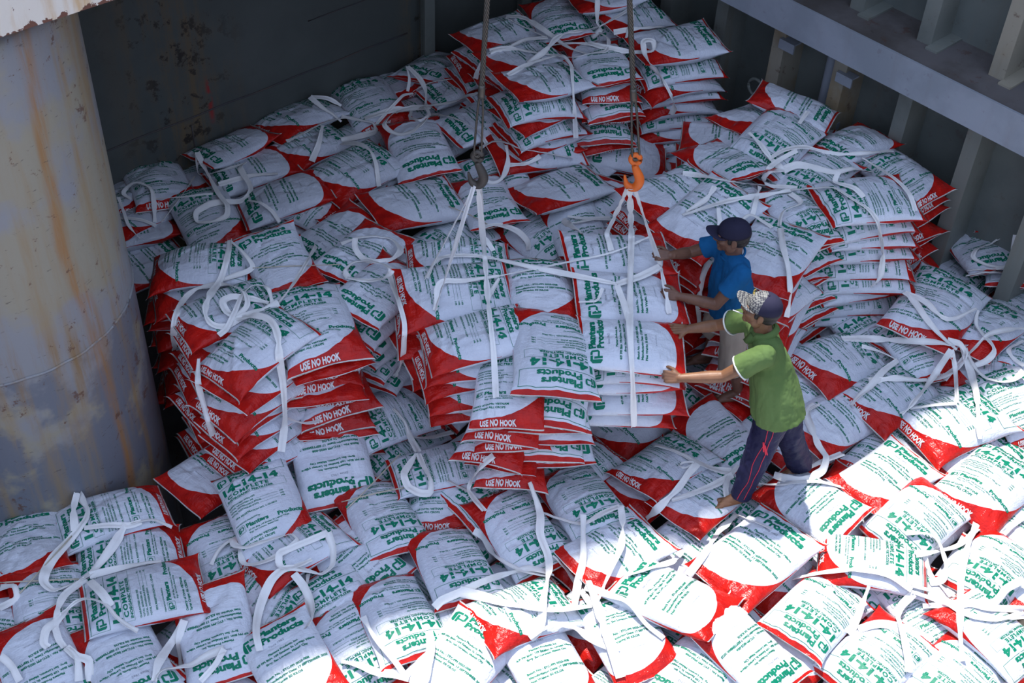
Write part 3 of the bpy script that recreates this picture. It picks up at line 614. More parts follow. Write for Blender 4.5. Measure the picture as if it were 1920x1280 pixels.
(-0.798,9.954,0.516,0.057,-0.213,2.680,1.021,'K',0,'sacks along the bulkhead','fertilizer sack, address side up, topmost at the bulkhead stiffener'),
(-0.406,5.556,0.040,-0.007,-0.014,0.074,0.930,'F',8,'sacks on the open floor layer','fertilizer sack, 14-14-14 side up, dim gap filler below the loop tied one'),
(-0.066,5.536,0.096,-0.164,-0.090,2.315,0.930,'F',7,'sacks on the open floor layer','fertilizer sack, 14-14-14 side up, shaded, under the load left of centre'),
(1.550,8.534,0.878,0.214,-0.053,-1.719,0.930,'K',5,'sacks of the right stack','fertilizer sack, address side up, far left rear beside the tall stack'),
(3.446,6.896,0.100,0.033,0.049,-1.849,0.930,'F',6,'sacks near the shell at right','fertilizer sack, 14-14-14 side up, behind the fan of straps'),
(-0.575,9.622,0.540,0.220,-0.013,2.129,0.930,'K',10,'sacks along the bulkhead','fertilizer sack, address side up, crossed by a wide strap left of tall stack'),
(-2.923,7.838,0.350,0.089,-0.201,-0.538,0.930,'F',0,'sacks along the bulkhead','fertilizer sack, 14-14-14 side up, under the loose straps near the column'),
(1.799,8.741,0.940,0.062,-0.211,-0.941,0.930,'K',8,'sacks of the right stack','fertilizer sack, address side up, back left of right stack, half hidden'),
(-2.893,7.736,0.287,0.100,-0.196,2.089,0.930,'K',13,'sacks along the bulkhead','fertilizer sack, address side up, low beside the column behind left stack'),
(2.666,7.269,0.020,-0.062,0.211,0.577,0.930,'F',4,'sacks near the shell at right','fertilizer sack, 14-14-14 side up, tucked behind the long one left of straps'),
(0.649,9.901,1.280,0.119,-0.109,-1.277,0.930,'K',5,'sacks of the tall stack','fertilizer sack, address side up, highest, cut by the upper picture edge'),
(-0.152,8.392,0.440,0.122,0.183,0.353,1.037,'K',12,'sacks along the bulkhead','fertilizer sack, address side up, just right of the grey hook'),
(0.564,8.192,0.420,0.184,0.064,2.580,0.930,'K',9,'sacks along the bulkhead','fertilizer sack, address side up, peeping out behind the orange hook slings'),
(-1.655,8.009,0.440,0.020,-0.078,0.978,0.930,'F',13,'sacks along the bulkhead','fertilizer sack, 14-14-14 side up, mostly buried between back rows'),
(3.473,8.083,0.010,-0.203,-0.085,-2.222,0.930,'F',6,'sacks near the shell at right','fertilizer sack, 14-14-14 side up, foot of right stack near the shell'),
(3.809,7.065,0.120,-0.219,0.022,-0.553,0.930,'F',10,'sacks near the shell at right','fertilizer sack, 14-14-14 side up, right edge above the sunlight'),
(-1.153,9.777,0.405,0.152,-0.159,0.813,0.930,'K',5,'sacks along the bulkhead','fertilizer sack, address side up, white end below the stiffener sack'),
(-2.826,4.229,0.114,0.013,-0.004,2.987,0.930,'K',1,'sacks in front of the column','fertilizer sack, address side up, sliver at left edge'),
(-3.094,8.080,0.380,0.142,-0.168,0.581,0.930,'F',3,'sacks along the bulkhead','fertilizer sack, 14-14-14 side up, squeezed beside the rusty column edge'),
(-2.644,8.594,0.250,-0.000,-0.000,0.564,0.930,'K',7,'sacks along the bulkhead','fertilizer sack, address side up, white end poking up below the bulkhead weld'),
(2.089,6.636,0.050,-0.174,0.135,-0.644,0.930,'K',9,'sacks on the open floor layer','fertilizer sack, address side up, just behind the green shirt back'),
(3.877,7.678,0.050,-0.024,-0.219,-0.955,0.930,'F',4,'sacks near the shell at right','fertilizer sack, 14-14-14 side up, cut by right edge, small logo left'),
(3.878,8.058,0.150,0.024,-0.219,2.964,0.958,'F',12,'sacks near the shell at right','fertilizer sack, 14-14-14 side up, at the right edge below the looped strap'),
(-0.265,4.509,0.060,0.022,-0.020,1.922,0.930,'F',12,'sacks on the open floor layer','fertilizer sack, 14-14-14 side up, small corner in the sun, bottom left of centre'),
(1.548,7.670,0.918,0.027,-0.036,-2.602,0.930,'K',13,'sacks of the right stack','fertilizer sack, address side up, inner one beneath crossing straps'),
(0.757,8.146,0.380,-0.099,0.087,-2.513,0.930,'K',6,'sacks along the bulkhead','fertilizer sack, address side up, in the dip left of the right stack'),
(3.899,8.418,0.310,-0.177,-0.130,-1.598,0.930,'F',2,'sacks near the shell at right','fertilizer sack, 14-14-14 side up, highest at the right edge, red corner up'),
(-1.863,5.663,-0.007,-0.016,-0.015,-0.694,1.000,'K',13,'half buried sacks between the others','half buried sack showing left of: tilted one, upright 14-14-14, left of centre'),
(-1.605,5.782,0.666,0.068,0.048,-0.719,0.974,'F',10,'sacks of the left stack',"red and white fertilizer sack, third from the top, left stack's front left corner"),
(0.770,5.862,0.754,0.056,0.044,1.640,0.911,'K',11,'sacks of the hanging load',"red and white fertilizer sack, fourth from the top, hanging load's front right corner"),
(0.105,8.761,0.988,-0.056,-0.019,1.979,0.964,'F',7,'sacks of the tall stack',"red and white fertilizer sack, second from the top, tall stack's front left"),
(1.226,9.437,0.988,0.010,0.037,1.905,1.041,'F',6,'sacks of the tall stack',"red and white fertilizer sack, second from the top, tall stack's right end"),
(-1.571,5.813,0.778,-0.022,-0.009,-0.571,0.974,'K',9,'sacks of the left stack',"red and white fertilizer sack, second from the top, left stack's front left corner"),
(1.129,5.219,-0.063,-0.029,-0.025,-0.772,1.000,'K',6,'half buried sacks between the others','half buried sack showing above: sunlit, curved red side toward right'),
(-1.607,5.783,0.442,-0.043,0.009,-0.741,0.944,'F',12,'sacks of the left stack',"red and white fertilizer sack, fifth from the top, left stack's front left corner"),
(0.871,6.418,-0.116,0.015,-0.045,-0.789,1.000,'F',5,'half buried sacks between the others','half buried sack showing left of: hem to the left, below the load right side'),
(2.529,7.641,0.512,0.040,0.019,1.630,1.055,'F',13,'sacks of the right stack',"red and white fertilizer sack, fifth from the top, right stack's front right corner"),
(0.153,8.777,0.764,-0.026,-0.043,2.092,0.957,'F',9,'sacks of the tall stack',"red and white fertilizer sack, fourth from the top, tall stack's front left"),
(-1.579,5.773,0.330,-0.058,0.065,-0.633,0.946,'K',13,'sacks of the left stack',"red and white fertilizer sack, sixth from the top, left stack's front left corner"),
(-1.220,6.153,0.432,0.066,0.040,0.442,1.064,'F',8,'sacks of the left stack',"red and white fertilizer sack, fifth from the top, left stack's front right"),
(0.254,5.747,0.918,0.031,0.005,-3.250,1.056,'F',10,'sacks of the hanging load',"red and white fertilizer sack, second from the top, hanging load's front centre"),
(-0.762,6.073,-0.048,-0.021,-0.006,2.423,1.000,'F',10,'half buried sacks between the others','half buried sack showing below: between left stack and load, box print left'),
(0.024,5.683,0.340,-0.066,-0.065,0.055,0.925,'F',3,'sacks of the hanging load',"red and white fertilizer sack, sixth from the top, hanging load's front, left of centre"),
(2.557,7.594,0.400,0.025,-0.008,1.663,1.059,'F',0,'sacks of the right stack',"red and white fertilizer sack, sixth from the top, right stack's front right corner"),
(-1.216,6.083,0.544,0.031,-0.061,0.191,1.068,'K',7,'sacks of the left stack',"red and white fertilizer sack, fourth from the top, left stack's front right"),
(-0.035,5.664,0.564,0.055,0.013,-0.275,0.917,'F',1,'sacks of the hanging load',"red and white fertilizer sack, fourth from the top, hanging load's front, left of centre"),
(1.212,9.403,0.876,-0.028,-0.065,-1.034,1.064,'F',7,'sacks of the tall stack',"red and white fertilizer sack, third from the top, tall stack's right end"),
(2.460,7.677,0.848,0.034,-0.060,1.904,1.051,'F',10,'sacks of the right stack',"red and white fertilizer sack, second from the top, right stack's front right corner"),
(-2.801,7.475,0.186,-0.036,0.044,-0.803,1.000,'K',1,'half buried sacks between the others','half buried sack showing below: low beside the column behind left stack'),
(-0.497,7.737,0.396,0.024,0.020,2.422,1.000,'F',5,'half buried sacks between the others','half buried sack showing right of: big one with wide red front left of the slings'),
(2.525,7.672,0.624,-0.021,-0.045,1.811,1.056,'F',12,'sacks of the right stack',"red and white fertilizer sack, fourth from the top, right stack's front right corner"),
(0.625,4.732,-0.034,-0.045,-0.031,-0.729,1.000,'F',5,'half buried sacks between the others','half buried sack showing left of: sunlit with red lower curve near bottom centre'),
(0.610,9.140,0.632,0.010,-0.003,-2.972,0.978,'F',3,'sacks of the tall stack',"red and white fertilizer sack, fifth from the top, tall stack's front centre"),
(-2.110,6.694,0.718,0.064,0.008,-1.241,0.979,'F',2,'sacks of the left stack',"red and white fertilizer sack, second from the top, left stack's back left corner"),
(0.000,5.657,0.788,0.021,0.017,-0.129,0.937,'F',13,'sacks of the hanging load',"red and white fertilizer sack, second from the top, hanging load's front, left of centre"),
(-0.268,5.889,0.856,-0.030,0.023,-1.264,0.903,'F',3,'sacks of the hanging load',"red and white fertilizer sack, third from the top, hanging load's front left corner"),
(1.226,9.446,0.652,-0.056,-0.063,-1.234,1.066,'F',9,'sacks of the tall stack',"red and white fertilizer sack, fifth from the top, tall stack's right end"),
(0.686,5.877,0.642,-0.047,0.058,1.699,0.941,'K',12,'sacks of the hanging load',"red and white fertilizer sack, fifth from the top, hanging load's front right corner"),
(2.512,7.683,0.736,-0.044,-0.043,1.808,1.052,'F',11,'sacks of the right stack',"red and white fertilizer sack, third from the top, right stack's front right corner"),
(1.003,5.853,-0.104,-0.015,-0.029,-0.785,1.000,'K',13,'half buried sacks between the others','half buried sack showing left of: beneath the green worker front foot'),
(0.215,5.759,0.582,0.044,0.044,-3.126,1.047,'F',13,'sacks of the hanging load',"red and white fertilizer sack, fifth from the top, hanging load's front centre"),
(0.757,5.902,0.978,-0.027,0.004,1.568,0.918,'F',9,'sacks of the hanging load',"red and white fertilizer sack, second from the top, hanging load's front right corner"),
(-1.266,6.110,0.768,0.008,-0.004,0.515,1.091,'K',5,'sacks of the left stack',"red and white fertilizer sack, second from the top, left stack's front right"),
(0.429,5.886,-0.049,0.044,-0.014,2.352,1.000,'F',4,'half buried sacks between the others','half buried sack showing above: upside down print, just below the load'),
(0.621,9.112,0.856,-0.028,-0.040,-2.775,0.985,'F',1,'sacks of the tall stack',"red and white fertilizer sack, third from the top, tall stack's front centre"),
(2.660,6.188,-0.064,-0.031,0.034,-0.705,1.000,'F',4,'half buried sacks between the others','half buried sack showing above: half shaded, behind the sunlit rows'),
(2.544,7.624,0.176,-0.022,0.021,1.750,1.047,'F',2,'sacks of the right stack',"red and white fertilizer sack, eighth from the top, right stack's front right corner"),
(0.626,9.157,0.968,-0.052,-0.056,0.185,0.970,'F',0,'sacks of the tall stack',"red and white fertilizer sack, second from the top, tall stack's front centre"),
(1.736,5.157,-0.047,0.007,-0.041,-0.732,1.000,'F',2,'half buried sacks between the others','half buried sack showing right of: sunlit, in front of the bare foot'),
(-1.261,6.139,0.320,0.053,0.057,0.358,1.052,'F',9,'sacks of the left stack',"red and white fertilizer sack, sixth from the top, left stack's front right"),
(-0.207,5.842,0.744,0.050,-0.021,-1.361,0.944,'F',4,'sacks of the hanging load',"red and white fertilizer sack, fourth from the top, hanging load's front left corner"),
(1.305,7.319,0.808,0.002,0.040,-0.760,1.044,'F',13,'sacks of the right stack','red and white fertilizer sack, second from the top, column behind the blue shirted man'),
(-0.218,5.890,0.968,-0.008,0.013,-1.395,0.941,'F',2,'sacks of the hanging load',"red and white fertilizer sack, second from the top, hanging load's front left corner"),
(-1.545,5.754,0.218,-0.060,-0.057,-0.719,0.967,'F',0,'sacks of the left stack',"red and white fertilizer sack, seventh from the top, left stack's front left corner"),
(0.137,8.801,0.652,-0.038,0.035,-0.934,0.994,'K',10,'sacks of the tall stack',"red and white fertilizer sack, fifth from the top, tall stack's front left"),
(-1.655,4.473,-0.039,-0.019,0.030,-0.684,1.000,'F',5,'half buried sacks between the others','half buried sack showing left of: squeezed by straps at the bottom, left'),
(0.747,5.903,0.866,0.024,-0.054,1.648,0.924,'K',10,'sacks of the hanging load',"red and white fertilizer sack, third from the top, hanging load's front right corner"),
(1.724,6.880,0.726,-0.052,0.049,-0.654,1.088,'F',2,'sacks of the right stack','red and white fertilizer sack, third from the top, front column behind both caps'),
(1.248,9.462,0.540,-0.061,-0.013,1.867,1.083,'F',10,'sacks of the tall stack',"red and white fertilizer sack, sixth from the top, tall stack's right end"),
(1.601,5.758,-0.117,0.030,0.005,2.405,1.000,'F',7,'half buried sacks between the others','half buried sack showing right of: beneath the green worker front foot'),
(1.078,7.638,0.808,-0.025,0.027,-1.008,0.957,'F',5,'sacks of the right stack',"red and white fertilizer sack, second from the top, right stack's left corner"),
(-0.908,6.506,0.738,-0.020,0.010,2.561,0.942,'K',8,'sacks of the left stack',"red and white fertilizer sack, second from the top, left stack's right rear corner"),
(-0.867,9.495,0.372,0.027,-0.025,2.314,1.000,'K',5,'half buried sacks between the others','half buried sack showing right of: white end below the stiffener sack'),
(-1.276,6.152,0.656,-0.044,-0.031,0.348,1.043,'F',6,'sacks of the left stack',"red and white fertilizer sack, third from the top, left stack's front right"),
(1.213,9.467,0.764,0.009,0.023,1.891,1.076,'F',8,'sacks of the tall stack',"red and white fertilizer sack, fourth from the top, tall stack's right end"),
(0.117,8.812,0.876,0.028,-0.010,-0.857,0.969,'K',8,'sacks of the tall stack',"red and white fertilizer sack, third from the top, tall stack's front left"),
(-0.392,6.253,0.826,-0.052,-0.023,-1.411,1.036,'F',13,'sacks of the hanging load',"red and white fertilizer sack, third from the top, hanging load's middle left"),
(0.254,5.752,0.694,-0.061,-0.024,-3.060,1.047,'K',12,'sacks of the hanging load',"red and white fertilizer sack, fourth from the top, hanging load's front centre"),
(-1.804,6.190,0.748,-0.032,0.025,-0.987,0.987,'F',13,'sacks of the left stack',"red and white fertilizer sack, second from the top, left stack's middle left"),
(3.394,5.533,-0.024,0.006,0.025,-0.747,1.000,'K',8,'half buried sacks between the others','half buried sack showing above: sunlit at right, under the knotted straps'),
(-0.834,6.538,0.290,-0.034,0.042,2.738,0.938,'K',12,'sacks of the left stack',"red and white fertilizer sack, sixth from the top, left stack's right rear corner"),
(3.248,6.105,-0.029,-0.045,0.023,-0.745,1.000,'K',0,'half buried sacks between the others','half buried sack showing above: sunlit at right edge, hem facing lower left'),
(0.508,5.302,-0.033,0.030,-0.006,-0.784,1.000,'F',12,'half buried sacks between the others','half buried sack showing left of: half sunlit, under the load right corner'),
(-0.874,6.510,0.402,0.026,-0.054,2.623,0.922,'F',11,'sacks of the left stack',"red and white fertilizer sack, fifth from the top, left stack's right rear corner"),
(0.010,5.685,0.676,0.014,-0.026,0.077,0.947,'F',0,'sacks of the hanging load',"red and white fertilizer sack, third from the top, hanging load's front, left of centre"),
(-1.870,6.225,0.412,0.059,0.009,-1.077,0.997,'F',2,'sacks of the left stack',"red and white fertilizer sack, fifth from the top, left stack's middle left"),
(2.486,7.598,0.288,-0.006,-0.048,1.931,1.045,'K',1,'sacks of the right stack',"red and white fertilizer sack, seventh from the top, right stack's front right corner"),
(0.683,9.898,1.078,-0.040,0.026,2.004,0.940,'F',5,'sacks of the tall stack',"red and white fertilizer sack, second from the top, tall stack's rear top"),
(2.085,6.283,-0.105,-0.038,-0.015,-0.785,1.000,'K',8,'half buried sacks between the others','half buried sack showing below: right of the green worker, strap crossing'),
(-1.205,6.138,0.208,-0.066,-0.027,0.278,1.065,'K',10,'sacks of the left stack',"red and white fertilizer sack, seventh from the top, left stack's front right"),
(1.675,6.838,-0.058,-0.058,0.010,-0.697,1.088,'K',9,'sacks of the right stack','red and white fertilizer sack, tenth from the top, front column behind both caps'),
(1.225,9.414,0.428,0.009,0.037,-1.337,1.080,'F',11,'sacks of the tall stack',"red and white fertilizer sack, seventh from the top, tall stack's right end"),
(1.800,4.559,-0.035,0.034,-0.011,-0.796,1.000,'K',11,'half buried sacks between the others','half buried sack showing below: sunlit, front row, upside down print'),
(0.025,4.789,-0.037,0.034,-0.020,2.400,1.000,'F',11,'half buried sacks between the others','half buried sack showing above: sunlit with use no hook strip at lower left'),
(1.924,7.437,0.706,-0.020,0.006,-2.463,0.945,'K',8,'sacks of the right stack',"red and white fertilizer sack, third from the top, right stack's front middle"),
(-0.075,5.397,-0.061,0.035,0.014,2.366,1.000,'K',3,'half buried sacks between the others','half buried sack showing left of: dusty one left of the half sunlit pair'),
(-0.199,5.855,0.632,-0.054,-0.056,-1.394,0.923,'F',5,'sacks of the hanging load',"red and white fertilizer sack, fifth from the top, hanging load's front left corner"),
(-1.357,9.039,0.347,-0.008,-0.033,-0.694,1.000,'F',4,'half buried sacks between the others','half buried sack showing above: red hem facing front above the left stack'),
(-1.865,6.168,0.188,-0.066,-0.015,-0.853,0.983,'F',4,'sacks of the left stack',"red and white fertilizer sack, seventh from the top, left stack's middle left"),
(0.254,5.795,0.470,-0.003,0.014,-3.022,1.085,'K',0,'sacks of the hanging load',"red and white fertilizer sack, sixth from the top, hanging load's front centre"),
(1.995,7.418,0.258,-0.022,-0.069,-2.471,0.917,'F',12,'sacks of the right stack',"red and white fertilizer sack, seventh from the top, right stack's front middle"),
(2.918,5.015,-0.047,-0.035,0.036,-0.683,1.000,'K',7,'half buried sacks between the others','half buried sack showing left of: sunlit at right, under the knotted straps'),
(2.786,5.613,-0.041,0.020,0.034,2.320,1.000,'K',13,'half buried sacks between the others','half buried sack showing right of: sunlit with upside down print, right'),
(-0.288,9.641,0.806,-0.063,-0.037,-1.159,0.916,'F',5,'sacks of the tall stack',"red and white fertilizer sack, third from the top, tall stack's left corner"),
(0.221,5.748,0.806,-0.068,-0.064,-3.075,1.042,'F',11,'sacks of the hanging load',"red and white fertilizer sack, third from the top, hanging load's front centre"),
(-2.166,6.722,0.382,-0.022,0.007,-1.242,0.942,'F',5,'sacks of the left stack',"red and white fertilizer sack, fifth from the top, left stack's back left corner"),
(1.352,6.925,-0.127,-0.025,-0.004,2.443,1.000,'K',6,'half buried sacks between the others','half buried sack showing above: behind the green worker knees'),
(2.196,5.662,-0.071,-0.036,-0.007,2.402,1.000,'K',3,'half buried sacks between the others','half buried sack showing right of: right of the bare foot, half in sunlight'),
(1.738,6.841,0.278,-0.015,0.036,-0.407,1.058,'F',6,'sacks of the right stack','red and white fertilizer sack, seventh from the top, front column behind both caps'),
(2.327,5.107,-0.036,-0.004,-0.041,2.406,1.000,'K',12,'half buried sacks between the others','half buried sack showing below: sunlit, 14-14-14 reading downward'),
(1.753,6.892,0.502,-0.005,0.037,-0.400,1.057,'F',4,'sacks of the right stack','red and white fertilizer sack, fifth from the top, front column behind both caps'),
(0.043,5.679,0.452,0.047,0.008,-0.245,0.907,'K',2,'sacks of the hanging load',"red and white fertilizer sack, fifth from the top, hanging load's front, left of centre"),
(0.587,9.115,0.520,0.004,-0.020,0.339,0.964,'K',4,'sacks of the tall stack',"red and white fertilizer sack, sixth from the top, tall stack's front centre"),
(-1.840,6.245,0.524,0.018,0.044,-0.989,0.955,'F',1,'sacks of the left stack',"red and white fertilizer sack, fourth from the top, left stack's middle left"),
(-0.316,9.701,0.694,0.070,-0.013,2.055,0.912,'F',6,'sacks of the tall stack',"red and white fertilizer sack, fourth from the top, tall stack's left corner"),
(1.693,6.934,0.838,0.031,0.057,-0.348,1.066,'F',1,'sacks of the right stack','red and white fertilizer sack, second from the top, front column behind both caps'),
(-1.863,6.168,-0.148,-0.007,0.005,-0.965,0.989,'F',7,'sacks of the left stack',"red and white fertilizer sack, tenth from the top, left stack's middle left"),
(-1.587,5.841,0.554,0.018,0.022,-0.764,0.973,'F',11,'sacks of the left stack',"red and white fertilizer sack, fourth from the top, left stack's front left corner"),
(-0.234,9.649,0.918,0.068,0.049,2.216,0.925,'F',4,'sacks of the tall stack',"red and white fertilizer sack, second from the top, tall stack's left corner"),
(-0.866,6.539,0.514,-0.058,0.031,2.458,0.942,'K',10,'sacks of the left stack',"red and white fertilizer sack, fourth from the top, left stack's right rear corner"),
(-1.605,5.789,0.106,-0.017,0.023,-0.768,0.946,'F',1,'sacks of the left stack',"red and white fertilizer sack, eighth from the top, left stack's front left corner"),
(-0.552,4.879,-0.060,-0.023,0.017,2.452,1.000,'F',2,'half buried sacks between the others','half buried sack showing above: sun line crosses its lower half'),
(-2.139,6.735,0.158,-0.018,0.011,-1.427,0.987,'F',7,'sacks of the left stack',"red and white fertilizer sack, seventh from the top, left stack's back left corner"),
(2.846,8.134,0.524,-0.022,0.008,0.619,0.926,'F',2,'sacks of the right stack',"red and white fertilizer sack, fourth from the top, right stack's rightmost column"),
(1.247,4.645,-0.043,0.050,0.007,2.386,1.000,'F',1,'half buried sacks between the others','half buried sack showing above: sunlit, cut by bottom edge, middle right'),
(-2.173,6.762,-0.066,0.008,-0.049,-1.241,0.965,'F',9,'sacks of the left stack',"red and white fertilizer sack, ninth from the top, left stack's back left corner"),
(3.457,4.952,0.062,-0.019,0.011,-0.817,1.000,'K',1,'half buried sacks between the others','half buried sack showing below: sunlit at right, under the knotted straps'),
(1.736,6.853,0.166,0.028,0.057,-0.533,1.058,'F',7,'sacks of the right stack','red and white fertilizer sack, eighth from the top, front column behind both caps'),
(0.152,4.230,-0.033,-0.039,0.038,-0.830,1.000,'K',4,'half buried sacks between the others','half buried sack showing left of: sunlit at bottom edge, centre'),
(2.884,8.150,0.300,0.039,0.062,0.649,0.916,'F',4,'sacks of the right stack',"red and white fertilizer sack, sixth from the top, right stack's rightmost column"),
(-0.386,6.264,0.714,0.067,0.010,-1.132,1.054,'K',0,'sacks of the hanging load',"red and white fertilizer sack, fourth from the top, hanging load's middle left"),
(1.332,7.289,0.696,-0.054,-0.063,-0.833,1.066,'F',0,'sacks of the right stack','red and white fertilizer sack, third from the top, column behind the blue shirted man'),
(1.740,6.843,0.054,-0.045,-0.061,-0.487,1.064,'F',8,'sacks of the right stack','red and white fertilizer sack, ninth from the top, front column behind both caps'),
(2.869,8.195,0.636,-0.009,0.068,0.692,0.935,'K',1,'sacks of the right stack',"red and white fertilizer sack, third from the top, right stack's rightmost column"),
(1.253,7.300,0.472,0.023,0.027,-0.545,1.050,'F',2,'sacks of the right stack','red and white fertilizer sack, fifth from the top, column behind the blue shirted man'),
(0.732,4.126,-0.042,-0.050,0.040,-0.778,1.000,'F',0,'half buried sacks between the others','half buried sack showing below: sunlit with red lower curve near bottom centre'),
(-2.174,6.714,0.606,0.028,0.059,-1.485,0.940,'F',3,'sacks of the left stack',"red and white fertilizer sack, third from the top, left stack's back left corner"),
(1.970,7.454,0.034,0.005,0.005,-2.373,0.946,'F',0,'sacks of the right stack',"red and white fertilizer sack, ninth from the top, right stack's front middle"),
(-0.066,9.228,0.836,-0.008,-0.069,-1.200,0.942,'K',2,'sacks of the tall stack',"red and white fertilizer sack, third from the top, tall stack's second row, left"),
(1.986,7.473,0.370,-0.024,-0.035,-2.627,0.927,'F',11,'sacks of the right stack',"red and white fertilizer sack, sixth from the top, right stack's front middle"),
(1.067,7.677,0.696,-0.035,0.006,-0.895,0.982,'F',6,'sacks of the right stack',"red and white fertilizer sack, third from the top, right stack's left corner"),
(1.682,6.910,0.390,-0.039,-0.058,-0.313,1.052,'F',5,'sacks of the right stack','red and white fertilizer sack, sixth from the top, front column behind both caps'),
(-0.024,9.227,0.948,-0.043,-0.037,2.143,0.949,'K',1,'sacks of the tall stack',"red and white fertilizer sack, second from the top, tall stack's second row, left"),
(-2.124,6.703,0.494,-0.035,-0.035,-1.461,0.968,'K',4,'sacks of the left stack',"red and white fertilizer sack, fourth from the top, left stack's back left corner"),
(1.716,6.912,0.614,-0.032,0.052,-0.367,1.087,'F',3,'sacks of the right stack','red and white fertilizer sack, fourth from the top, front column behind both caps'),
(2.861,8.201,0.748,-0.038,0.033,0.706,0.924,'F',0,'sacks of the right stack',"red and white fertilizer sack, second from the top, right stack's rightmost column"),
(2.526,7.610,0.064,-0.010,-0.046,1.788,1.065,'K',3,'sacks of the right stack',"red and white fertilizer sack, ninth from the top, right stack's front right corner"),
(0.441,8.786,0.320,-0.008,0.024,-0.766,1.000,'K',7,'half buried sacks between the others','half buried sack showing right of: large flat one behind the load between hooks'),
(-0.907,6.526,0.626,-0.014,-0.014,2.692,0.934,'K',9,'sacks of the left stack',"red and white fertilizer sack, third from the top, left stack's right rear corner"),
(0.618,9.165,0.744,-0.065,-0.055,0.237,0.970,'K',2,'sacks of the tall stack',"red and white fertilizer sack, fourth from the top, tall stack's front centre"),
(-1.117,4.954,-0.062,-0.000,0.001,2.426,1.000,'K',6,'half buried sacks between the others','half buried sack showing below: hem facing lower left under looped straps'),
(-0.614,8.334,0.384,0.019,-0.029,-0.716,1.000,'F',2,'half buried sacks between the others','half buried sack showing left of: print upside down behind the left white slings'),
(1.311,7.311,0.248,-0.054,0.023,-0.686,1.076,'K',4,'sacks of the right stack','red and white fertilizer sack, seventh from the top, column behind the blue shirted man'),
(2.952,8.170,0.188,-0.012,0.037,0.621,0.933,'F',5,'sacks of the right stack',"red and white fertilizer sack, seventh from the top, right stack's rightmost column"),
(-0.757,8.906,0.407,-0.003,0.021,-0.725,1.000,'F',11,'half buried sacks between the others','half buried sack showing right of: print upside down, left of the left rope'),
(-2.224,6.776,-0.290,-0.029,0.006,-1.530,0.977,'F',11,'sacks of the left stack',"red and white fertilizer sack, eleventh from the top, left stack's back left corner"),
(1.290,7.266,0.136,-0.023,0.033,-0.809,1.082,'K',5,'sacks of the right stack','red and white fertilizer sack, eighth from the top, column behind the blue shirted man'),
(-1.688,7.913,0.323,0.018,-0.048,-0.698,1.000,'F',9,'half buried sacks between the others','half buried sack showing left of: mostly buried between back rows'),
(1.916,7.443,0.594,-0.025,0.033,-2.711,0.930,'K',9,'sacks of the right stack',"red and white fertilizer sack, fourth from the top, right stack's front middle"),
(-1.251,5.593,-0.031,-0.013,0.005,2.334,1.000,'K',9,'half buried sacks between the others','half buried sack showing below: plump one at front right of left stack'),
(2.921,8.197,0.412,0.053,0.044,0.634,0.945,'K',3,'sacks of the right stack',"red and white fertilizer sack, fifth from the top, right stack's rightmost column"),
(1.941,8.360,0.838,-0.060,0.064,2.513,1.018,'F',4,'sacks of the right stack',"red and white fertilizer sack, second from the top, right stack's rear centre column"),
(0.867,9.844,0.958,0.040,-0.040,2.302,0.947,'F',13,'sacks of the tall stack',"red and white fertilizer sack, second from the top, tall stack's right rear"),
(1.260,9.412,0.316,0.068,0.015,1.800,1.080,'F',12,'sacks of the tall stack',"red and white fertilizer sack, eighth from the top, tall stack's right end"),
(1.330,7.307,0.584,0.023,0.025,-0.718,1.091,'K',1,'sacks of the right stack','red and white fertilizer sack, fourth from the top, column behind the blue shirted man'),
(-1.864,6.211,0.076,-0.052,-0.056,-1.038,0.955,'F',5,'sacks of the left stack',"red and white fertilizer sack, eighth from the top, left stack's middle left"),
(-0.306,9.677,0.582,-0.020,0.036,-0.802,0.914,'K',7,'sacks of the tall stack',"red and white fertilizer sack, fifth from the top, tall stack's left corner"),
(3.019,7.263,0.033,-0.009,-0.031,2.403,1.000,'K',10,'half buried sacks between the others','half buried sack showing left of: diagonal print left of the strap knot'),
(3.160,6.689,-0.027,0.037,-0.042,-0.714,1.000,'K',5,'half buried sacks between the others','half buried sack showing above: sunlit right end, hem facing lower left'),
(-0.069,9.193,0.724,0.032,0.044,2.033,0.948,'F',3,'sacks of the tall stack',"red and white fertilizer sack, fourth from the top, tall stack's second row, left"),
(1.504,6.338,-0.137,0.036,-0.010,-0.753,1.000,'K',0,'half buried sacks between the others','half buried sack showing right of: behind the green worker knees'),
(-1.543,3.888,-0.030,0.044,-0.011,2.323,1.000,'K',0,'half buried sacks between the others','half buried sack showing below: squeezed by straps at the bottom, left'),
(-1.024,6.976,0.678,-0.056,0.029,2.714,0.943,'K',4,'sacks of the left stack',"red and white fertilizer sack, second from the top, left stack's rear, strap loop column"),
(1.296,7.264,0.024,-0.063,-0.053,-1.032,1.068,'F',6,'sacks of the right stack','red and white fertilizer sack, ninth from the top, column behind the blue shirted man'),
(0.246,9.837,0.998,0.035,0.022,0.262,0.909,'K',11,'sacks of the tall stack',"red and white fertilizer sack, second from the top, tall stack's back middle"),
(0.071,8.782,0.428,0.043,0.020,-0.983,0.969,'F',12,'sacks of the tall stack',"red and white fertilizer sack, seventh from the top, tall stack's front left"),
(-0.372,6.289,0.938,-0.061,-0.066,-1.515,1.020,'F',12,'sacks of the hanging load',"red and white fertilizer sack, second from the top, hanging load's middle left"),
(-0.331,6.254,0.602,0.005,-0.015,-1.297,1.030,'F',1,'sacks of the hanging load',"red and white fertilizer sack, fifth from the top, hanging load's middle left"),
(1.024,8.664,0.230,-0.042,0.020,2.370,1.000,'K',3,'half buried sacks between the others','half buried sack showing above: in the dip left of the right stack'),
(-1.817,6.187,-0.036,-0.020,-0.025,-0.970,0.997,'F',6,'sacks of the left stack',"red and white fertilizer sack, ninth from the top, left stack's middle left"),
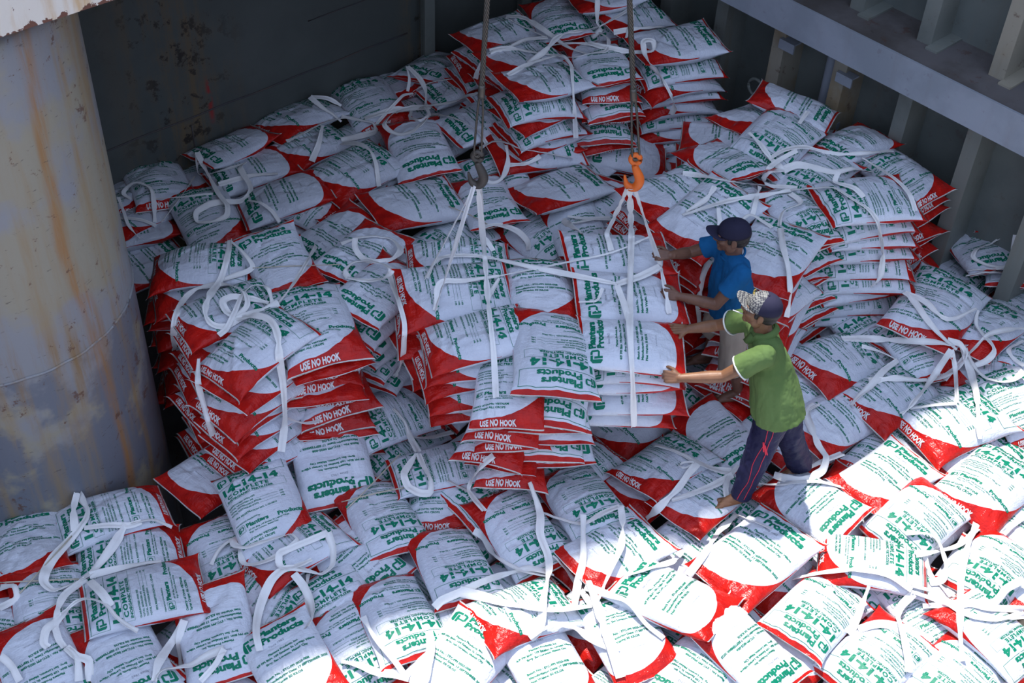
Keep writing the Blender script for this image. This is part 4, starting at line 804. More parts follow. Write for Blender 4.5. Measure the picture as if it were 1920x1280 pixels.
(-1.238,8.437,0.395,0.040,0.044,-0.819,1.000,'K',10,'half buried sacks between the others','half buried sack showing right of: red hem facing front above the left stack'),
]
put_sacks(SACK_DATA)
REST_DATA = [
(0.107,7.649,0.261,0.005,0.047,2.345,1.000,'F'),
(-2.136,3.973,0.020,0.034,-0.001,-0.737,1.000,'K'),
(-1.894,6.196,-0.260,-0.030,0.009,-0.993,0.981,'F'),
(1.919,7.495,0.482,-0.028,0.021,-2.433,0.946,'K'),
(2.586,7.637,-0.048,0.027,0.009,1.955,1.052,'F'),
(-0.174,5.992,-0.070,-0.027,-0.022,2.393,1.000,'F'),
(-2.156,6.756,0.046,-0.019,-0.025,-1.570,0.970,'K'),
(1.499,9.180,0.205,0.032,-0.026,2.396,1.000,'F'),
(-2.153,6.735,-0.178,0.017,-0.011,-1.397,0.970,'F'),
(-0.827,6.536,0.178,-0.063,0.055,2.692,0.917,'F'),
(1.058,7.673,0.584,-0.048,0.060,-1.097,0.958,'F'),
(1.992,7.458,0.146,0.017,-0.034,-2.347,0.918,'K'),
(-0.083,9.244,0.276,-0.009,0.050,2.101,0.904,'F'),
(-0.295,6.610,-0.038,0.019,-0.014,2.393,1.000,'F'),
(1.514,8.564,0.454,-0.037,0.067,-1.608,0.912,'F'),
(-1.086,7.836,0.457,0.001,-0.021,-0.723,1.000,'K'),
(-2.181,6.780,0.270,-0.066,-0.025,-1.387,0.962,'K'),
(1.549,8.576,0.566,-0.012,0.034,-1.608,0.943,'K'),
(1.515,8.053,0.788,0.068,-0.025,-2.603,0.934,'F'),
(-0.300,9.646,0.470,0.008,-0.048,2.275,0.919,'K'),
(-2.284,8.008,0.270,-0.002,0.008,-0.694,1.000,'F'),
(2.139,8.813,0.726,0.037,-0.061,-1.864,0.912,'K'),
(0.592,9.152,0.296,-0.017,-0.059,0.208,0.976,'F'),
(0.928,9.278,0.211,0.023,0.007,-0.793,1.000,'K'),
(-1.849,6.240,0.300,0.046,0.016,-0.871,0.956,'F'),
(-1.208,6.070,-0.016,-0.054,-0.053,0.214,1.064,'F'),
(-2.789,4.631,0.003,0.002,0.019,2.404,1.000,'K'),
(-0.430,4.334,-0.056,0.011,-0.049,-0.748,1.000,'K'),
(1.920,8.335,0.726,0.063,0.030,2.462,1.022,'F'),
(2.520,8.459,0.768,-0.026,-0.067,2.215,0.919,'K'),
(0.692,6.740,0.938,-0.054,-0.020,1.716,1.025,'F'),
(-1.736,5.043,-0.039,-0.007,0.018,-0.696,1.000,'F'),
(-1.563,6.805,0.738,0.054,0.066,0.496,0.903,'K'),
(1.260,7.267,0.360,0.009,0.028,-0.787,1.047,'F'),
(1.244,9.439,0.204,0.029,-0.018,-0.974,1.039,'F'),
(0.107,8.736,0.540,0.064,-0.049,2.068,0.953,'K'),
(1.439,9.793,0.205,-0.003,-0.050,-0.826,1.000,'K'),
(1.933,3.991,-0.041,0.043,-0.015,-0.686,1.000,'K'),
(-1.610,5.770,-0.006,-0.056,-0.059,-0.723,0.945,'F'),
(1.576,8.524,0.678,-0.064,-0.020,-1.694,0.919,'F'),
(2.080,8.761,0.838,0.007,-0.009,-1.762,0.916,'F'),
(0.262,9.834,0.886,0.051,0.009,-2.798,0.945,'F'),
(-0.071,9.235,0.388,-0.016,0.053,-0.992,0.910,'F'),
(-0.683,5.455,-0.067,-0.017,0.020,2.440,1.000,'F'),
(-1.603,5.790,-0.230,-0.008,0.057,-0.950,0.943,'F'),
(-1.228,6.064,0.096,-0.059,-0.052,0.545,1.068,'F'),
(2.974,8.153,-0.036,0.042,-0.035,0.778,0.913,'F'),
(2.176,8.031,0.798,0.063,0.065,2.368,0.929,'K'),
(1.927,7.510,0.818,-0.064,-0.053,-2.524,0.938,'K'),
(-0.100,9.193,0.500,-0.006,-0.040,2.150,0.943,'F'),
(-4.692,5.482,0.126,-0.044,0.009,2.408,1.000,'F'),
(-1.788,8.517,0.318,-0.004,0.046,2.454,1.000,'F'),
(-0.369,10.007,0.401,0.040,-0.039,-0.757,1.000,'F'),
(0.129,10.550,0.415,0.031,-0.021,2.330,1.000,'F'),
(-2.207,7.384,0.273,0.035,-0.036,-0.721,1.000,'K'),
(0.680,10.479,0.286,-0.033,0.037,2.454,1.000,'F'),
(-4.019,4.785,0.095,-0.016,-0.048,-0.738,1.000,'K'),
(-1.575,7.341,0.413,0.030,-0.031,2.388,1.000,'K'),
(0.354,9.383,0.323,0.026,0.041,2.416,1.000,'F'),
(-3.916,4.210,0.059,0.040,-0.015,2.335,1.000,'F'),
(-0.026,8.287,0.300,0.009,0.009,-0.818,1.000,'K'),
(-3.773,3.590,0.053,-0.048,-0.002,2.438,1.000,'F'),
(-3.315,4.093,0.062,-0.045,-0.008,-0.723,1.000,'K'),
(-0.408,7.175,0.383,0.029,-0.042,2.388,1.000,'F'),
(0.567,8.209,0.274,-0.042,0.033,-0.746,1.000,'K'),
(-3.156,3.527,0.070,0.018,-0.006,-0.732,1.000,'K'),
(-2.720,4.065,-0.016,0.042,-0.003,2.421,1.000,'F'),
(-2.220,4.564,0.028,0.017,-0.001,-0.756,1.000,'K'),
(0.198,7.104,0.239,-0.028,-0.044,2.457,1.000,'K'),
(0.678,7.572,0.249,-0.004,0.027,-0.777,1.000,'F'),
(1.133,8.089,0.234,0.027,0.049,2.329,1.000,'K'),
(2.144,9.124,0.203,0.040,-0.046,-0.836,1.000,'K'),
(-3.049,2.926,0.085,0.008,-0.043,2.314,1.000,'K'),
(-2.585,3.471,0.095,0.007,0.017,2.359,1.000,'K'),
(0.278,6.517,-0.060,0.038,0.041,2.417,1.000,'F'),
(0.792,6.988,0.120,0.050,-0.041,-0.716,1.000,'K'),
(-2.969,2.329,0.094,-0.008,0.028,-0.784,1.000,'K'),
(-2.470,2.890,0.102,-0.045,-0.039,2.313,1.000,'K'),
(-2.004,3.352,0.121,0.033,-0.018,-0.792,1.000,'K'),
(-1.042,4.392,-0.071,0.018,-0.007,-0.742,1.000,'F'),
(-1.866,2.799,0.122,-0.033,0.035,-0.735,1.000,'K'),
(-1.388,3.319,0.070,-0.009,-0.045,-0.720,1.000,'F'),
(-0.926,3.823,-0.058,-0.012,0.032,2.303,1.000,'F'),
(-1.300,2.702,0.072,0.036,0.038,2.336,1.000,'K'),
(-0.826,3.217,0.052,0.010,-0.027,2.328,1.000,'K'),
(-0.331,3.719,0.054,-0.046,-0.019,-0.716,1.000,'F'),
(2.565,6.772,-0.056,0.028,-0.014,-0.732,1.000,'K'),
(-0.686,2.640,0.057,-0.042,0.010,-0.716,1.000,'K'),
(-0.202,3.153,0.062,-0.027,0.048,2.443,1.000,'K'),
(0.254,3.640,0.070,0.004,-0.036,2.414,1.000,'K'),
(3.656,7.166,0.001,0.008,0.001,2.373,1.000,'F'),
(-0.091,2.546,0.067,-0.015,0.007,-0.741,1.000,'F'),
(0.374,3.076,0.071,-0.014,-0.032,2.432,1.000,'F'),
(0.832,3.537,0.056,-0.008,-0.024,-0.766,1.000,'F'),
(1.315,4.099,-0.048,0.019,-0.010,-0.696,1.000,'K'),
(3.733,6.594,-0.047,0.001,-0.011,2.438,1.000,'K'),
(0.509,2.454,0.074,0.038,0.004,2.390,1.000,'K'),
(0.976,2.969,0.052,0.033,0.037,-0.812,1.000,'F'),
(1.435,3.491,0.050,0.011,-0.018,-0.813,1.000,'F'),
(2.420,4.487,-0.052,-0.041,0.016,2.419,1.000,'K'),
(3.860,6.027,0.062,-0.005,-0.021,-0.809,1.000,'F'),
(4.316,6.509,0.046,0.005,0.032,-0.745,1.000,'K'),
(1.555,2.877,0.049,0.002,-0.044,-0.724,1.000,'K'),
(2.040,3.431,0.056,-0.039,0.014,-0.824,1.000,'F'),
(2.529,3.928,-0.050,0.013,-0.047,2.461,1.000,'F'),
(2.994,4.397,-0.052,0.006,0.019,-0.695,1.000,'K'),
(3.944,5.421,0.077,0.030,-0.018,2.346,1.000,'F'),
(4.456,5.925,0.052,0.038,-0.028,-0.693,1.000,'K'),
(2.175,2.839,0.052,-0.037,0.020,-0.780,1.000,'K'),
(2.652,3.326,0.048,-0.006,-0.045,-0.828,1.000,'K'),
(3.116,3.803,0.050,-0.034,-0.002,2.375,1.000,'K'),
(3.597,4.347,0.059,0.019,0.031,-0.795,1.000,'K'),
(4.107,4.819,0.066,-0.039,-0.020,2.353,1.000,'K'),
(4.572,5.342,0.075,0.035,0.034,2.399,1.000,'F'),
(2.762,2.743,0.047,-0.024,-0.002,2.434,1.000,'F'),
(3.246,3.254,0.048,-0.030,0.012,2.308,1.000,'F'),
(3.715,3.763,0.056,-0.008,-0.024,-0.814,1.000,'F'),
(4.187,4.287,0.064,-0.000,-0.005,-0.691,1.000,'F'),
(3.338,2.654,0.052,-0.050,-0.037,-0.782,1.000,'K'),
(3.798,3.169,0.051,0.008,-0.027,2.325,1.000,'F'),
]
put_rest(REST_DATA)

# ---------------------------------------------------------------- webbing
def ribbon(bm, pts, width, seed=0, twist=.5, thick=.0011):
    """flat woven webbing: crisp edges, half twists, folds where it bends"""
    r = random.Random(seed); P = catmull(pts, .016); N = len(P)
    if N < 3: return
    ph = r.uniform(0, 6.28); fr = r.uniform(2.5, 5.5); prev = None; rows = []; s = 0
    pin = [(r.uniform(0, 1.6), r.uniform(.03, .07)) for _ in range(3)]
    for i, p in enumerate(P):
        t = (P[min(i + 1, N - 1)] - P[max(i - 1, 0)]).normalized()
        if i: s += (P[i] - P[i - 1]).length
        side = t.cross(Vector((0, 0, 1)))
        if side.length < .25: side = side + t.cross(Vector((.3, -1, 0))) * .8
        side.normalize()
        if prev is not None and side.dot(prev) < 0: side = -side
        side = (side * .5 + (prev if prev is not None else side) * .5).normalized(); prev = side
        nrm = side.cross(t).normalized()
        a = twist * 1.5 * math.sin(fr * s + ph) + twist * .5 * math.sin(2.7 * fr * s + ph * 2)
        d = side * math.cos(a) + nrm * math.sin(a); q = d.cross(t).normalized()
        w = width * (.53 - .06 * math.sin(9 * s + ph)) * (1 - sum(.45 * math.exp(-((s - c) / l) ** 2) for c, l in pin))
        f = .16 * width * math.sin(7 * s + ph) ; g2 = .05 * width * math.sin(60 * s)
        rows.append([p - d * w, p - d * w * .45 + q * (f + g2), p + d * w * .1 + q * (f * .2), p + d * w * .5 - q * (f * .8 - g2), p + d * w])
        rows[-1] = (rows[-1], q)
    for sg in (1, -1):
        vs = [[bm.verts.new(c + q * thick * sg) for c in row] for row, q in rows]
        for a, b in zip(vs, vs[1:]):
            for k in range(4): bm.faces.new((a[k], a[k + 1], b[k + 1], b[k]) if sg > 0 else (a[k + 1], a[k], b[k], b[k + 1]))
        if sg > 0: top = vs
    for k in (0, 4):
        e0 = [[bm.verts.new(top_row[k].co), bm.verts.new(low_row[k].co)] for top_row, low_row in zip(top, vs)]
        for a, b in zip(e0, e0[1:]): bm.faces.new((a[0], a[1], b[1], b[0]))
def put_slings(data, pname, mat, cat, round_=False):
    for n, (name, lab, lines) in enumerate(data):
        c = Vector((0, 0, 0)); m = 0
        for w, pts in lines:
            for p in pts: c += Vector(p); m += 1
        c /= m; zmin = min(p[2] for w, pts in lines for p in pts)
        root = empty(name, (c.x, c.y, zmin)); tag(root, lab, cat)
        for k, (w, pts) in enumerate(lines):
            bm = bmesh.new()
            if round_: tube(bm, catmull(pts, .03), w * .0005, 6)
            else: ribbon(bm, pts, w * .001 * 1.0, n * 31 + k, .22 if name == 'load_sling' else .42)
            if not len(bm.verts): bm.free(); continue
            me = bpy.data.meshes.new(pname)
            if round_: bmesh.ops.recalc_face_normals(bm, faces=bm.faces)
            bm.to_mesh(me); bm.free(); mesh_obj(pname, me, mat, root)

# ---------------------------------------------------------------- wire ropes and hooks
MAT_ROPE = simple('wire_rope', (.13, .115, .095), .45, .7)
MAT_HOOKG = simple('worn_steel', (.085, .072, .060), .5, .3)
MAT_HOOKO = simple('orange_paint', (.85, .16, .015), .45)
def strands(bm, pts, R=.0095, r=.0068, pitch=.12, ns=5):
    P = catmull(pts, .012); L_ = [0.0]
    for a, b in zip(P, P[1:]): L_.append(L_[-1] + (b - a).length)
    d, a, b = frame_of(P[-1] - P[0])
    for k in range(ns):
        tube(bm, [p + (a * math.cos(2 * PI * (s / pitch + k / ns)) + b * math.sin(2 * PI * (s / pitch + k / ns))) * R for p, s in zip(P, L_)], r, 5)
def crane_rope(base, top, lab):
    base = Vector(base); top = Vector(top); root = empty('wire_rope', base); tag(root, lab, 'rope')
    d = (top - base).normalized(); sp = base + d * .40
    bm = bmesh.new(); strands(bm, [sp, top]); from_bm('rope_fall', bm, MAT_ROPE, root)
    bm = bmesh.new()
    o = Vector((.016, 0, 0))
    strands(bm, [sp + o * .3, sp - d * .10 + o * .9, base + d * .10 + o * 1.2, base + o * 1.2, base - d * .020, base - o * 1.2, base + d * .10 - o * 1.2, sp - d * .10 - o * .9, sp - o * .3], .0085, .0062)
    from_bm('rope_eye', bm, MAT_ROPE, root)
    bm = bmesh.new(); rcone(bm, sp - d * .03, .020, sp + d * .05, .019, 12, True, True); from_bm('ferrule', bm, MAT_ROPE, root)
crane_rope((-.25, 6.2, 2.24), (-.08, 6.2, 7.4), 'steel wire rope hanging to the grey hook, left of the two')
crane_rope((.655, 6.25, 2.24), (-.04, 6.22, 7.4), 'steel wire rope hanging to the orange hook, right of the two')
def hook(base, mat, lab, fl=1):
    base = Vector(base); root = empty('cargo_hook', base); tag(root, lab, 'hook')
    ex = Vector((.97, -.2, .08)).normalized(); ez = Vector((0, 0, 1))
    bm = bmesh.new(); tube(bm, [base + ex * (.027 * math.cos(a)) + ez * (.030 * math.sin(a)) for a in np.linspace(0, 2 * PI, 20, endpoint=False)], .0155, 10, True)
    from_bm('eye', bm, mat, root)
    pts = [(0, -.030), (.006, -.060), (.022, -.095), (.036, -.130), (.036, -.165), (.018, -.195), (-.008, -.200), (-.032, -.182), (-.044, -.150), (-.052, -.118)]
    P = catmull([base + ex * a * fl + ez * b for a, b in pts], .008); n = len(P)
    rad = [.018 + .011 * math.sin(PI * min(1, i / n * 1.25)) - .013 * max(0, i / n - .72) / .28 for i in range(n)]
    bm = bmesh.new(); tube(bm, P, rad, 12); from_bm('hook_body', bm, mat, root)
hook((-.25, 6.2, 2.22), MAT_HOOKG, 'worn grey steel hook holding the left white slings')
hook((.655, 6.25, 2.22), MAT_HOOKO, 'orange painted hook holding the right white slings')

# ---------------------------------------------------------------- people
def skin_material(name, a, b):
    t = NT(name); v = t.coord('Object'); t.put(t.b.inputs['Base Color'], t.mix(t.ramp(t.noise(v, 14, 4), .3, .75), (*a, 1), (*b, 1)))
    t.b.inputs['Roughness'].default_value = .48; t.b.inputs['Subsurface Weight'].default_value = .06; t.b.inputs['Subsurface Radius'].default_value = (.01, .004, .002)
    t.bump(t.noise(v, 60, 4), .15, .004); return t.m
def cloth_material(name, a, b, rough=.85):
    t = NT(name); v = t.coord('Object'); t.put(t.b.inputs['Base Color'], t.mix(t.ramp(t.noise(v, 4, 3), .35, .7), (*a, 1), (*b, 1)))
    t.b.inputs['Roughness'].default_value = rough; t.b.inputs['Specular IOR Level'].default_value = .18; t.bump(t.m_('ADD', t.noise(v, 22, 4), t.m_('MULTIPLY', t.noise(v, 240, 2), .2)), .3, .008); return t.m
MAT_SKIN = skin_material('skin_tan', (.27, .128, .062), (.20, .090, .043))
MAT_SKIN2 = skin_material('skin_dark', (.21, .100, .060), (.150, .070, .043))
MAT_HAIR = simple('black_hair', (.015, .012, .011), .55, 0, (80, .5))
MAT_EYE = simple('eye_white', (.55, .52, .48), .3); MAT_DARK = simple('dark_iris', (.02, .012, .01), .25)
MAT_BLUE = cloth_material('blue_cotton', (.010, .120, .30), (.008, .095, .25))
MAT_GREEN = cloth_material('green_pique', (.138, .215, .070), (.104, .170, .052))
MAT_KHAKI = cloth_material('khaki_cotton', (.44, .37, .30), (.38, .32, .26))
MAT_NAVY = cloth_material('navy_polyester', (.022, .022, .065), (.016, .016, .05), .55)
MAT_CAPN = cloth_material('navy_cap', (.030, .028, .055), (.022, .021, .043))
MAT_TRIM = simple('white_trim', (.75, .78, .74), .7); MAT_RED = simple('red_piping', (.75, .02, .06), .5)
def cap_pattern():
    t = NT('patterned_cap'); v = t.coord('Object', (1, 1, 1))
    q = t.n('ShaderNodeTexVoronoi'); q.inputs['Scale'].default_value = 75; q.inputs['Randomness'].default_value = .25; t.l(v, q.inputs['Vector'])
    c = t.mix(t.ramp(q.outputs['Distance'], .42, .56), (.26, .255, .235, 1), (.05, .05, .062, 1)); t.l(c, t.b.inputs['Base Color']); t.b.inputs['Roughness'].default_value = .8; return t.m
MAT_CAPP = cap_pattern()

def head_matrix(pos, face, tilt=0.0):
    f = Vector(face).normalized(); l = Vector((0, 0, 1)).cross(f).normalized(); u = f.cross(l)
    R = Matrix((f, l, u)).transposed().to_4x4()
    return Matrix.Translation(pos) @ R @ Matrix.Rotation(tilt, 4, 'X')
def head_parts(bm, Mh):
    b = bmesh.new()
    ell(b, (-.012, 0, .030), (.098, .077, .088)); ell(b, (.030, 0, -.020), (.062, .064, .070)); ell(b, (.030, 0, -.055), (.056, .054, .052))
    ell(b, (.070, 0, -.090), (.024, .026, .018)); 
    for s in (-1, 1):
        ell(b, (.056, .040 * s, -.018), (.030, .024, .022)); ell(b, (.010, .056 * s, -.060), (.030, .014, .032))
        ell(b, (.074, .030 * s, .030), (.018, .026, .010)); ell(b, (.078, .031 * s, .006), (.013, .017, .010))
        ell(b, (-.010, .080 * s, -.006), (.019, .007, .031)); ell(b, (-.004, .078 * s, -.026), (.012, .008, .013))
        ell(b, (.098, .011 * s, -.026), (.010, .008, .008))
    rcone(b, (.090, 0, .022), .009, (.109, 0, -.017), .0135, 12)
    ell(b, (.086, 0, -.052), (.014, .025, .0065)); ell(b, (.084, 0, -.066), (.013, .021, .0075)); ell(b, (.076, 0, -.045), (.014, .022, .012))
    b.transform(Mh); me = bpy.data.meshes.new('t'); b.to_mesh(me); b.free(); bm.from_mesh(me); bpy.data.meshes.remove(me)
def hand_parts(bm, wrist, d, back, thumb, curl, spread=5, k=1.0, tcurl=25):
    """d = finger direction, back = normal of the back of the hand, thumb = side the thumb leaves; curl per joint in degrees"""
    d = Vector(d).normalized(); back = Vector(back); back = (back - d * back.dot(d)).normalized()
    s = d.cross(back).normalized()
    if s.dot(Vector(thumb)) < 0: s = -s
    w = Vector(wrist)
    rcone(bm, w - d * .02, .026 * k, w + d * .012, .025 * k, 14, sx=.78, ref=back)
    for f, (off, ml, ln, r) in enumerate(((.030, .088, .074, .0094), (.010, .092, .083, .0096), (-.010, .088, .077, .0092), (-.029, .080, .062, .0082))):
        dirf = (d + s * math.tan(math.radians(spread * (1.5 - f)))).normalized()
        p0 = w + s * off * .55 * k + d * .008; p = w + s * off * k + d * ml * k
        rcone(bm, p0, .0165 * k, p, .0125 * k, 12, sx=.9, ref=back)
        dd = dirf; acc = 0
        for j, (fr_, rr) in enumerate(((.46, 1.0), (.30, .93), (.24, .84))):
            acc += math.radians(curl[j] if not isinstance(curl[0], (list, tuple)) else curl[f][j])
            dd = (dirf * math.cos(acc) - back * math.sin(acc)).normalized(); q = p + dd * ln * fr_ * k
            rcone(bm, p, r * rr * k, q, r * (rr - .06) * k, 12); p = q
    ell(bm, w + d * .045 * k - back * .004, (.030 * k, .030 * k, .014 * k), Matrix((d, s, back)).transposed())
    a = w + d * .020 * k + s * .020 * k - back * .004; t1 = (d * .62 + s * .72 - back * .25).normalized(); b_ = a + t1 * .042 * k
    rcone(bm, a, .0165 * k, b_, .0125 * k); t2 = (t1 + (d * .6 - s * .25 - back * .5) * math.radians(tcurl) * 1.6).normalized(); c_ = b_ + t2 * .030 * k
    rcone(bm, b_, .0112 * k, c_, .0105 * k); t3 = (t2 + (d * .3 - s * .55 - back * .4) * math.radians(tcurl)).normalized(); rcone(bm, c_, .0102 * k, c_ + t3 * .022 * k, .0085 * k)
def foot_parts(bm, ankle, toe_dir, z0):
    t = Vector(toe_dir); t.z = 0; t.normalize(); s = Vector((-t.y, t.x, 0)); a = Vector(ankle)
    heel = Vector((a.x, a.y, z0 + .030)) - t * .045
    rcone(bm, a, .036, heel, .031); rcone(bm, a + t * .01, .036, Vector((a.x, a.y, z0 + .026)) + t * .10, .026)
    ball = Vector((a.x, a.y, z0 + .020)) + t * .125
    rcone(bm, heel, .029, ball + s * .018, .021); rcone(bm, heel, .028, ball - s * .018, .019)
    for k, (o, l, r) in enumerate(((.030, .045, .0125), (.012, .042, .0095), (-.003, .037, .009), (-.018, .031, .0085), (-.031, .024, .008))):
        rcone(bm, ball + s * o * 1.0, r * 1.1, ball + s * o * 1.12 + t * l - Vector((0, 0, .006)), r)
def wrinkle(me, amp, sc, seed=0, dirv=(1, 1, .35)):
    n_ = len(me.vertices); co = np.empty(n_ * 3); me.vertices.foreach_get('co', co); no = np.empty(n_ * 3); me.vertex_normals.foreach_get('vector', no)
    co = co.reshape(-1, 3); no = no.reshape(-1, 3); o = Vector((seed * 7.3, seed * 3.1, 0))
    for i in range(n_):
        p = Vector(co[i]) + o; q = Vector((p.x * dirv[0], p.y * dirv[1], p.z * dirv[2])) * sc
        v = noise.noise(q) * .65 + abs(noise.noise(q * 2.1 + Vector((5, 2, 9)))) * .7 - .2
        co[i] += no[i] * v * amp
    me.vertices.foreach_set('co', co.reshape(-1)); me.update()
def on_mesh(bvh, p, off=.003):
    loc, nrm, _, _ = bvh.find_nearest(Vector(p)); return loc + nrm * off
def bvh_of(me): return BVHTree.FromPolygons([v.co[:] for v in me.vertices], [tuple(p.vertices) for p in me.polygons])
def cap_parts(root, Mh, crown_mat, back_mat, tilt_brim, brim_mat, lift=.0):
    """crown with panels, button and curved brim"""
    def S(u, v, o=0): # u azimuth, v 0 rim .. 1 top
        a = u; r = math.cos(v * PI / 2) ** .8
        return Vector(((.106 + o) * math.cos(a) * r - .010, (.088 + o) * math.sin(a) * r, .030 + lift + (.094 + o) * math.sin(v * PI / 2) ** .9))
    def shell(a0, a1, name, mat, n=28, par=None):
        bm = bmesh.new(); m_ = 12; g = []
        for o in (0, -.004):
            g.append([[bm.verts.new(Mh @ S(a0 + (a1 - a0) * i / n, j / m_, o)) for j in range(m_ + 1)] for i in range(n + 1)])
        for L_ in g:
            for i in range(n):
                for j in range(m_): bm.faces.new((L_[i][j], L_[i + 1][j], L_[i + 1][j + 1], L_[i][j + 1]))
        for i in range(n): bm.faces.new((g[0][i][0], g[0][i + 1][0], g[1][i + 1][0], g[1][i][0]))
        return from_bm(name, bm, mat, par or root)
    fr_ = shell(-PI * .42, PI * .42, 'cap', crown_mat); shell(PI * .42, PI * 1.58, 'cap_back', back_mat, 28, fr_)
    bm = bmesh.new(); n, m_ = 20, 7; g = []
    for o in (0, -.004):
        rows = []
        for i in range(n + 1):
            a = (-1 + 2 * i / n) * 1.12; row = []
            for j in range(m_ + 1):
                f = j / m_; base = S(a, 0); ext = .072 * f * (math.cos(a * .95) ** .6)
                row.append(bm.verts.new(Mh @ Vector((base.x + ext, base.y * (1 - .04 * f), .032 + lift + o - .018 * (math.sin(a)) ** 2 * (.4 + f) + tilt_brim * f * math.cos(a)))))
            rows.append(row)
        g.append(rows)
    for L_ in g:
        for i in range(n):
            for j in range(m_): bm.faces.new((L_[i][j], L_[i + 1][j], L_[i + 1][j + 1], L_[i][j + 1]))
    for i in range(n): bm.faces.new((g[0][i][m_], g[0][i + 1][m_], g[1][i + 1][m_], g[1][i][m_]))
    for j in range(m_):
        for i in (0, n): bm.faces.new((g[0][i][j], g[0][i][j + 1], g[1][i][j + 1], g[1][i][j]))
    from_bm('cap_brim', bm, brim_mat, fr_)
    bm = bmesh.new(); ell(bm, Mh @ Vector((-.010, 0, .124 + lift)), (.008, .008, .005), None, 2); from_bm('cap_button', bm, back_mat, fr_); return fr_
def eyes(root, Mh):
    for s in (-1, 1):
        bm = bmesh.new(); ell(bm, Mh @ Vector((.079, .031 * s, .008)), (.0125, .0125, .0085), Mh.to_3x3(), 2); e_ = from_bm('eye', bm, MAT_EYE, root)
        bm = bmesh.new(); ell(bm, Mh @ Vector((.0895, .031 * s, .0075)), (.0035, .005, .005), Mh.to_3x3(), 2); from_bm('iris', bm, MAT_DARK, e_)
        bm = bmesh.new(); rcone(bm, Mh @ Vector((.093, .014 * s, .030)), .0035, Mh @ Vector((.080, .048 * s, .032)), .0028, 8); from_bm('eyebrow', bm, MAT_HAIR, root)
def hair(root, Mh):
    b = bmesh.new(); ell(b, (-.018, 0, .028), (.100, .0815, .088)); ell(b, (-.045, 0, -.02), (.062, .066, .05))
    for s in (-1, 1): ell(b, (.018, .069 * s, .006), (.014, .010, .024))
    b.transform(Mh)
    # keep only what lies behind the face and above the nape
    inv = Mh.inverted(); dead = [v for v in b.verts if (inv @ v.co).x > .040 or ((inv @ v.co).z < .035 and (inv @ v.co).x > .034)]
    bmesh.ops.delete(b, geom=dead, context='VERTS'); from_bm('hair', b, MAT_HAIR, root)

def V3(*a): return Vector(a)
def arm(bm, sh, el, wr):
    rcone(bm, sh, .050, V3(*sh).lerp(V3(*el), .5), .044); rcone(bm, V3(*sh).lerp(V3(*el), .45), .044, el, .036)
    mid = V3(*el).lerp(V3(*wr), .3); rcone(bm, el, .037, mid, .039); rcone(bm, mid, .039, wr, .026)
def torso(bm, pel, chest, neck, shl, shr, hl, hr, k=1.0):
    pel, chest, neck, shl, shr, hl, hr = [V3(*q) for q in (pel, chest, neck, shl, shr, hl, hr)]
    rcone(bm, hl, .085 * k, hr, .085 * k); rcone(bm, pel, .110 * k, pel.lerp(chest, .5), .108 * k)
    ax = (shr - shl).normalized() * .055
    for s in (-1, 1):
        rcone(bm, pel + ax * s, .095 * k, chest + ax * s * 1.3, .105 * k)
        rcone(bm, chest + ax * s * 1.3, .100 * k, chest.lerp(neck, .62) + ax * s * 1.2, .082 * k)
    rcone(bm, chest.lerp(shl, .62), .080 * k, shl, .054 * k); rcone(bm, chest.lerp(shr, .62), .080 * k, shr, .054 * k)
    rcone(bm, neck - V3(0, 0, .05), .062 * k, shl, .048 * k); rcone(bm, neck - V3(0, 0, .05), .062 * k, shr, .048 * k)

def person(label, J, P):
    root = empty('person', J['base']); tag(root, label, 'person', P.get('group'))
    Mh = head_matrix(J['head'], P['face'], P.get('roll', 0))
    bm = bmesh.new(); head_parts(bm, Mh)
    nk = V3(*J['neck']); rcone(bm, Mh @ V3(-.022, 0, -.045), .052, nk, .056); rcone(bm, nk, .056, nk.lerp(V3(*J['chest']), .28) + (V3(*J['pel']) - V3(*J['chest'])).cross(V3(*J['shr']) - V3(*J['shl'])).normalized() * .0, .058)
    torso(bm, J['pel'], J['chest'], J['neck'], J['shl'], J['shr'], J['hl'], J['hr'], .86)
    for s in 'lr':
        arm(bm, J['sh' + s], J['el' + s], J['wr' + s]); hand_parts(bm, J['wr' + s], *P['hand' + s])
        h, k, a = [V3(*J[q + s]) for q in ('h', 'k', 'a')]
        rcone(bm, h, .080, h.lerp(k, .5), .068); rcone(bm, h.lerp(k, .5), .068, k, .052); cm = k.lerp(a, .32); cm += P['calf'] * .014
        rcone(bm, k, .052, cm, .053); rcone(bm, cm, .052, a, .033); foot_parts(bm, a, P['toe' + s], J['fz' + s])
    me = remesh(bm, .0038, 3, .5); body = mesh_obj('body', me, P['skin'], root)
    eyes(root, Mh); hair(root, Mh)
    return root, Mh

